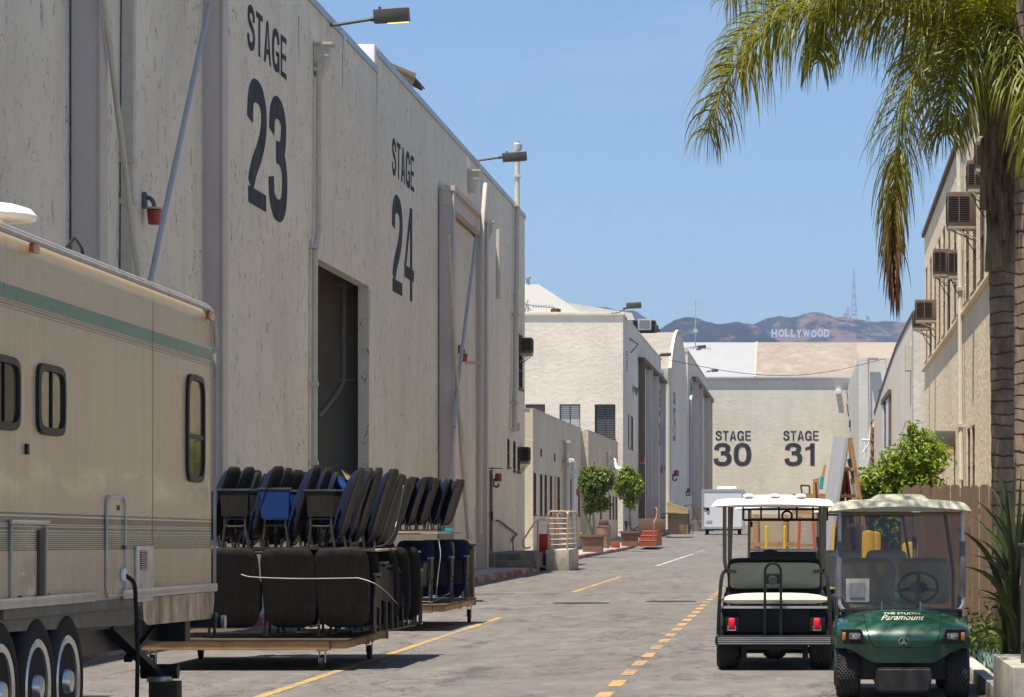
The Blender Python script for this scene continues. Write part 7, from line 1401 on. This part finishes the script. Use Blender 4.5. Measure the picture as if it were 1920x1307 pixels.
FR = [  # control points in the picture plane plus a depth step; real 3-D curves at the palm's distance
 ([W(1868, 150), W(1790, 60, -.1), W(1690, 20, -.4), W(1560, 10, -.6), W(1450, 50, -.8), W(1372, 135, -.9), W(1325, 250, -.9)], 2.0, 1.05, M_frond, 150, .80),
 ([W(1868, 150), W(1800, 50, .5), W(1700, 5, .9), W(1590, -15, 1.2), W(1480, 0, 1.4), W(1400, 55, 1.5), W(1350, 130, 1.5)], 2.0, 1.0, M_frond, 130, .75),
 ([W(1868, 155), W(1810, 95, -.2), W(1750, 95, -.6), W(1708, 160, -.9), W(1686, 260, -1.0), W(1676, 370, -1.0), W(1674, 470, -1.0), W(1678, 545, -1.0)], .62, 1.2, M_frondg, 150, .62),
 ([W(1872, 150), W(1840, 80, -.7), W(1810, 90, -1.3), W(1785, 160, -1.6), W(1770, 250, -1.7)], 2.0, 1.0, M_frondg, 100, .7),
 ([W(1872, 150), W(1880, 60, -.6), W(1890, 40, -1.2), W(1893, 100, -1.6), W(1893, 170, -1.75)], 2.0, 1.0, M_frondg, 90, .62),
 ([W(1872, 150), W(1920, 60, -.3), W(1985, 50, -.5), W(2060, 120, -.6), W(2100, 260, -.6)], 2.0, 1.0, M_frondg, 110, .8),
 ([W(1868, 150), W(1820, -20, .3), W(1740, -120, .5), W(1620, -160, .7), W(1500, -120, .8), W(1430, -30, .9)], 2.0, 1.0, M_frond, 110, .85),
 ([W(1872, 150), W(1850, -40, -.8), W(1780, -130, -1.6), W(1690, -120, -2.2), W(1620, -60, -2.5)], 2.0, 1.0, M_frond, 100, .8),
 ([W(1875, 150), W(1900, -60, .2), W(1960, -180, .4), W(2060, -200, .5), W(2160, -120, .5)], 2.0, 1.0, M_frond, 100, .8),
 ([W(1875, 150), W(1880, -50, 1.0), W(1870, -120, 2.0), W(1850, -90, 2.8), W(1840, 0, 3.3)], 2.0, 1.0, M_frondg, 100, .8),
 ([W(1875, 155), W(1860, 20, 1.0), W(1800, -10, 1.8), W(1740, 40, 2.4), W(1700, 130, 2.6)], 2.0, 1.0, M_frond, 100, .7),
 ([W(1868, 150), W(1780, 0, -.3), W(1680, -60, -.6), W(1595, -50, -.9), W(1550, 20, -1.0), W(1532, 120, -1.0)], 2.0, 1.25, M_frondg, 110, .62),
 ([W(1868, 150), W(1800, -30, 1.2), W(1680, -110, 2.0), W(1540, -120, 2.6), W(1420, -60, 3.0), W(1360, 0, 3.1)], 2.0, 1.1, M_frondg, 100, .7),
 ([W(1875, 150), W(1905, 90, -.8), W(1935, 110, -1.5), W(1950, 200, -1.9), W(1955, 290, -2.0)], 2.0, 1.0, M_frondg, 90, .7),
]
for i, (pts, dead, dr, mt, n, ll) in enumerate(FR): frond(pal, pts, int(n * 2.2), ll * 1.22, mt, 11 + i, dead, dr, taper=.9 if i == 2 else .1, lw=.0085 if i == 2 else .0125)
base2 = Vector((at(1928, 0, 31.5).x, 31.5, .1)); p2_ = thing('palm_tree', 'second palm trunk cut by the right edge of the view, ringed grey and brown', 'palm tree', base2); trunk(p2_, 8.2, .15, .13, 5)
for k in range(9):
    a = k * 2 * pi / 9 + .3; c1 = base2 + Vector((0, 0, 8.2)); d = Vector((cos(a), sin(a), 0)); L = 2.6
    frond(p2_, [c1, c1 + d * L * .3 + Vector((0, 0, .75)), c1 + d * L * .6 + Vector((0, 0, .8)), c1 + d * L * .9 + Vector((0, 0, .3)), c1 + d * L + Vector((0, 0, -.6))], 70, .7, M_frondg, 40 + k)
# palm just outside the right edge whose crown overhangs the green cart
base3 = Vector((2.45, 24.4, .1)); p3_ = thing('palm_tree', 'palm standing just off the right edge, only its frond tips and dappled shade in view', 'palm tree', base3); trunk(p3_, 7.4, .15, .13, 8)
for k, (a, L, e) in enumerate([(2.5, 3.2, .0), (2.8, 3.4, .25), (3.14, 3.3, .1), (3.5, 3.2, .2), (3.9, 3.0, 0), (2.1, 3.2, .1), (1.7, 3.0, 0), (4.6, 3, 0), (.6, 3, 0), (5.6, 3, 0), (2.3, 3.3, .3), (2.65, 3.0, -.15), (2.95, 3.2, .35), (3.3, 3.3, -.1), (1.9, 3.1, .2), (3.7, 3.1, .3)]):
    c1 = base3 + Vector((0, 0, 7.4)); d = Vector((cos(a), sin(a), 0))
    frond(p3_, [c1, c1 + d * L * .3 + Vector((0, 0, .7 + e)), c1 + d * L * .6 + Vector((0, 0, .8 + e)), c1 + d * L * .9 + Vector((0, 0, .35 + e)), c1 + d * L * 1.05 + Vector((0, 0, -.25 + e))], 80, .75, M_frond, 60 + k)

# ------------------------------------------------------------------ leafy trees and shrubs
M_bark = pm('pale_bark', (.30, .26, .21), .85, 0, .3, 8, bs=20, bst=.5, bd=.01)
M_leafA = leafmat('bright_leaves', (.12, .19, .010), (.27, .35, .02), (.46, .48, .06), .42, 2.2, .42); M_leafB = leafmat('ficus_leaves', (.05, .09, .008), (.15, .20, .018), (.32, .33, .05), .38, 1.8, .38)
def leafy(name, label, base, blobs, n, leaf, mat, seed, trunkpts, cat='tree', tr=.03, branches=14):
    r = random.Random(seed); t = thing(name, label, cat, base); mb = MB()
    for pts in trunkpts: mb.tube(catmull(pts, 4), [lerp(tr, tr * .4, k / (len(pts) * 4 - 4)) for k in range((len(pts) - 1) * 4 + 1)], 6)
    top = Vector(trunkpts[0][-1])
    for k in range(branches):
        c, R = blobs[r.randrange(len(blobs))]; s_ = Vector(trunkpts[r.randrange(len(trunkpts))][-1]); e = Vector(c) + Vector((r.uniform(-.8, .8) * R[0], r.uniform(-.8, .8) * R[1], r.uniform(-.7, .8) * R[2])); mid = s_.lerp(e, .5) + Vector((r.uniform(-.1, .1), r.uniform(-.1, .1), -.05)) * R[0]
        mb.tube(catmull([s_, mid, e], 4), [lerp(tr * .5, tr * .12, i / 8) for i in range(9)], 5)
    mb.build('trunk', M_bark, t); mb = MB()
    vol = [R[0] * R[1] * R[2] for c, R in blobs]; tot = sum(vol)
    for (c, R), v_ in zip(blobs, vol):
        m = int(n * v_ / tot); k = 0; c = Vector(c)
        while k < m:
            d = Vector((r.gauss(0, 1), r.gauss(0, 1), r.gauss(0, 1))).normalized(); rad = r.random() ** .42; q = Vector((d.x * R[0], d.y * R[1], d.z * R[2]))
            surf = 1 + .55 * mnoise.noise(q.normalized() * 2.6 + Vector((seed, 0, 0))) + .34 * mnoise.noise(q.normalized() * 7)
            p = c + q * rad * surf
            if mnoise.noise(p * (1.5 / max(R[0], .3)) * 1.6 + Vector((0, seed, 0))) < -.07 - .12 * rad: 
                if r.random() < .85: k += .35; continue
            k += 1; s = leaf * r.uniform(.6, 1.3); nn = (d + Vector((r.gauss(0, .7), r.gauss(0, .7), r.gauss(.5, .7)))).normalized(); ax = nn.orthogonal().normalized(); ax = Matrix.Rotation(r.uniform(0, 6.28), 3, nn) @ ax; bx2 = nn.cross(ax)
            a = p + ax * s; b = p + bx2 * s * .42 + nn * s * .12; e = p - ax * s * .9; f_ = p - bx2 * s * .42 + nn * s * .12; mb.f([mb.v(a), mb.v(b), mb.v(e)]); mb.f([mb.v(a), mb.v(e), mb.v(f_)]) if False else mb.poly([a, e, f_])
    mb.build('crown', mat, t, smooth=0, recalc=False); return t
b0 = Vector((2.1, 62, 0)); s62 = 62 / F
def Bb(x, y, rx, ry=None, rz=None): p = at(x, y, 62) - b0; return ((p.x, p.y + random.uniform(-.2, .2), p.z), (rx * s62, rx * s62 * 1.0, (ry or rx) * s62))
leafy('green_shrub', 'big bright green leafy bush above the cream cart roof, before the right-hand buildings', b0, [Bb(1722, 855, 52, 44), Bb(1680, 880, 44, 40), Bb(1636, 905, 34, 32), Bb(1748, 862, 30, 38), Bb(1716, 812, 20, 20), Bb(1704, 800, 10, 16), Bb(1735, 825, 22, 18), Bb(1660, 925, 48, 34), Bb(1720, 920, 56, 40), Bb(1680, 980, 60, 60), Bb(1620, 925, 20, 20)], 19000, .058, M_leafA, 4, [[(0, 0, 0), (.05, 0, .6), (0, 0, 1.0)], [(.2, .1, 0), (.3, 0, .7), (.5, 0, 1.2)], [(-.2, 0, 0), (-.3, .1, .6), (-.6, 0, 1.1)]], 'shrub', .05, 40)
Y1_ = 128; b1 = Vector(((1110 - VX) * Y1_ / F, Y1_, .75)); s1 = Y1_ / F
def B1(x, y, rx, ry): p = at(x, y, Y1_) - b1; return ((p.x, p.y, p.z), (rx * s1, rx * s1, ry * s1))
leafy('potted_tree', 'larger round leafy tree in the nearer brown planter with twisted pale stems', b1, [B1(1118, 905, 27, 26), B1(1105, 890, 18, 18), B1(1135, 900, 20, 22), B1(1115, 940, 22, 22), B1(1098, 905, 14, 22), B1(1130, 945, 16, 16), B1(1104, 955, 10, 12)], 7500, .092, M_leafB, 7, [[(0, 0, 0), (-.05, 0, .5), (-.25, 0, 1.0), (-.35, 0, 1.6)], [(0, 0, 0), (.08, 0, .6), (.05, 0, 1.2), (.15, 0, 2.0)], [(.02, 0, 0), (-.12, .1, .7), (0, 0, 1.5)]], 'tree', .07, 22)
Y2_ = 151; b2 = Vector(((1180 - VX) * Y2_ / F, Y2_, .85)); s2 = Y2_ / F
def B2_(x, y, rx, ry): p = at(x, y, Y2_) - b2; return ((p.x, p.y, p.z), (rx * s2, rx * s2, ry * s2))
leafy('potted_tree', 'smaller leafy tree in the farther brown planter beside the tiled steps', b2, [B2_(1178, 900, 20, 24), B2_(1188, 915, 18, 20), B2_(1163, 915, 10, 20), B2_(1182, 940, 12, 14), B2_(1176, 882, 12, 8), B2_(1199, 905, 8, 9)], 5200, .10, M_leafA, 9, [[(0, 0, 0), (-.05, 0, .6), (.05, 0, 1.2), (0, 0, 1.8)], [(0, 0, 0), (.06, .1, .7), (-.05, 0, 1.5)]], 'tree', .06, 14)
# low sprigs in the first planter
leafy('planter_sprig', 'little dark sprigs on the rim of the nearer planter', Vector((at(1094, 0, 127.6).x, 127.6, .8)), [((0, 0, .12), (.28, .2, .14))], 60, .07, M_leafB, 12, [[(0, 0, 0), (0, 0, .1)]], 'plant', .01, 3)

# flax plant with sword leaves, blue groundcover, litter
M_flax = leafmat('flax_leaf', (.035, .045, .018), (.075, .085, .030), (.20, .18, .07), .35, 1.5, .15); r = random.Random(21)
fx = Vector((at(1893, 0, 29).x, 29.0, .12)); t = thing('flax_plant', 'large spiky plant with long sword leaves leaning over beside the green cart', 'plant', fx)
def sword(mb, p0, p1, bend, w_):
    p0, p1 = Vector(p0), Vector(p1); n = 9; d = (p1 - p0); sd = d.cross(Vector((0, 1, 0))).normalized(); ny = Vector((0, 1, 0)); prev = None
    for j in range(n + 1):
        f = j / n; c = p0.lerp(p1, f) + bend * (4 * f * (1 - f)) * .5; k = w_ * (.55 + .45 * min(1, f * 3)) * (1 - f ** 3.5) + .0008; a, b, m2 = mb.v(c + sd * k), mb.v(c - sd * k), mb.v(c + ny * k * .55)
        if prev: mb.f([prev[0], prev[2], m2, a]); mb.f([prev[2], prev[1], b, m2])
        prev = (a, b, m2)
tips = [(1790, 990, -.6), (1800, 1062, -.9), (1826, 935, .1), (1858, 875, .2), (1875, 868, .3), (1828, 1008, -.3), (1822, 1040, -.5), (1835, 985, .3), (1815, 965, .5), (1850, 905, .6), (1905, 850, .2), (1915, 880, -.2), (1925, 930, -.5), (1818, 1190, -.6), (1835, 1120, -.8), (1822, 1105, .2), (1870, 930, .5), (1842, 1015, .6), (1900, 905, .8), (1832, 1060, .4), (1860, 960, -.5), (1885, 900, -.7), (1848, 1075, -.2), (1940, 1000, 0), (1950, 950, .3), (1824, 1030, .7), (1838, 1045, -.6), (1862, 1000, .5)]
for i, (x, y, dy) in enumerate(tips):
    mb = MB(); p1 = at(x, y, 29 + dy) - fx; p0 = (r.uniform(-.09, .07), r.uniform(-.08, .08), 0); sword(mb, p0, p1, Vector((.34, 0, .50) if x < 1862 else (.02, 0, .10)) * (1 if y < 1100 else .8), r.uniform(.024, .040)); mb.build('leaf', M_flax, t, smooth=0, recalc=False)
mb = MB(); r = random.Random(5)
for k in range(900):
    x = r.gauss(2.05, .17); y = r.uniform(28.4, 33.5); 
    if x < 1.9: continue
    h = r.uniform(.07, .15); dx, dy = r.uniform(-.05, .05), r.uniform(-.05, .05); w_ = .008
    mb.poly([(x - w_, y, .1), (x + w_, y, .1), (x + dx + w_ * .8, y + dy, .1 + h * .7), (x + dx * 1.4, y + dy * 1.4, .1 + h), (x + dx - w_ * .8, y + dy, .1 + h * .7)])
tag(mb.build('chalk_sticks', leafmat('bluegreen_succulent', (.10, .17, .15), (.20, .30, .27), None, .6, 8, .1), smooth=0, recalc=False), 'blue-green finger-leaved ground cover below the spiky plant', 'ground cover', kind='stuff')
mb = MB()
for k in range(1500):
    x = r.uniform(1.9, 3.6); y = r.uniform(25, 43); h = r.uniform(.03, .3) if r.random() < .4 else .05; s = r.uniform(.015, .04); a = r.uniform(0, 6.28); z_ = .12 + r.random() * h
    mb.poly([(x, y, z_), (x + s * cos(a), y + s * sin(a), z_ + r.uniform(-.01, .02)), (x + s * .6 * cos(a + 1.2), y + s * .6 * sin(a + 1.2), z_ + .01)])
tag(mb.build('leaf_litter', leafmat('litter', (.07, .09, .02), (.16, .12, .05), (.30, .21, .10), .7, 6, .1), smooth=0, recalc=False), 'dry leaf litter and small weeds in the planting bed', 'ground cover', kind='stuff')
leafy('low_bush', 'loose dark green undergrowth behind the spiky plant by the fence', Vector((2.0, 32, .1)), [((0, 0, .25), (.35, .8, .28)), ((.3, 1.2, .3), (.4, .9, .3))], 900, .04, M_leafB, 31, [[(0, 0, 0), (0, 0, .2)]], 'bush', .012, 12)
# block wall with dark perforated railing at the right edge
o = MB().box(-.5, .5, -1.1, 1.1, 0, .49, .012).build('low_concrete_wall', pm('shaded_concrete', (.33, .31, .27), .9, 0, .25, 4, bs=25, bst=.4, bd=.01, dirt=(.15, .14, .12), dirt_amt=.7)); o.location = (2.12, 23.6, 0); tag(o, 'pale concrete wall end at the bottom right corner carrying the dark railing', 'low wall')
t = thing('metal_railing', 'dark brown-grey perforated metal railing panel at the right edge', 'railing', (2.0, 23.6, .49)); M_rail = pm('railing_paint', (.085, .075, .07), .5, .3, .15, 6)
X0 = 1.735; mb = MB(); mb.box(X0 - 2, X0 - 2 + .05, -.45, -.40, 0, .9); mb.box(X0 - 2 + .11, X0 - 2 + .15, -.45, -.40, -.03, .18); mb.tube([(X0 - 2, -.42, .10), (X0 - 2 + .4, -.42, .07)], .015, 6); mb.build('post', M_rail, t)
mb = MB(); mb.box(X0 - 2 + .0, X0 - 2 + .6, -.48, -.455, .16, .90); mb.box(X0 - 2 - .02, X0 - 2 + .6, -.5, -.38, .905, .93, .005); pn = mb.build('panel', M_rail, t)
mb = MB()
for j in range(14):
    for i in range(7):
        if 5 <= j <= 8: continue
        x = X0 - 2 + .04 + i * .022 + (.011 if j % 2 else 0); z_ = .22 + j * .047; mb.poly([(x, -.483, z_), (x + .008, -.483, z_ + .01), (x, -.483, z_ + .02), (x - .008, -.483, z_ + .01)])
mb.build('perforations', pm('perf_light', (.20, .18, .17), .6), pn)

# ------------------------------------------------------------------ haze
m_, nt_, b_ = new_mat('haze_air'); nt_.nodes.remove(b_); pv = nt_.nodes.new('ShaderNodeVolumePrincipled'); pv.inputs['Color'].default_value = (.45, .63, 1, 1); pv.inputs['Density'].default_value = HAZE; pv.inputs['Anisotropy'].default_value = .35
nt_.links.new(pv.outputs[0], nt_.nodes['Material Output'].inputs['Volume'])
mb = MB(); mb.box(-2700, 2700, -60, 7000, -22, 500); o = mb.build('haze', m_, smooth=0); o['kind'] = 'stuff'; o['label'] = 'pale blue summer haze in front of the distant hills'
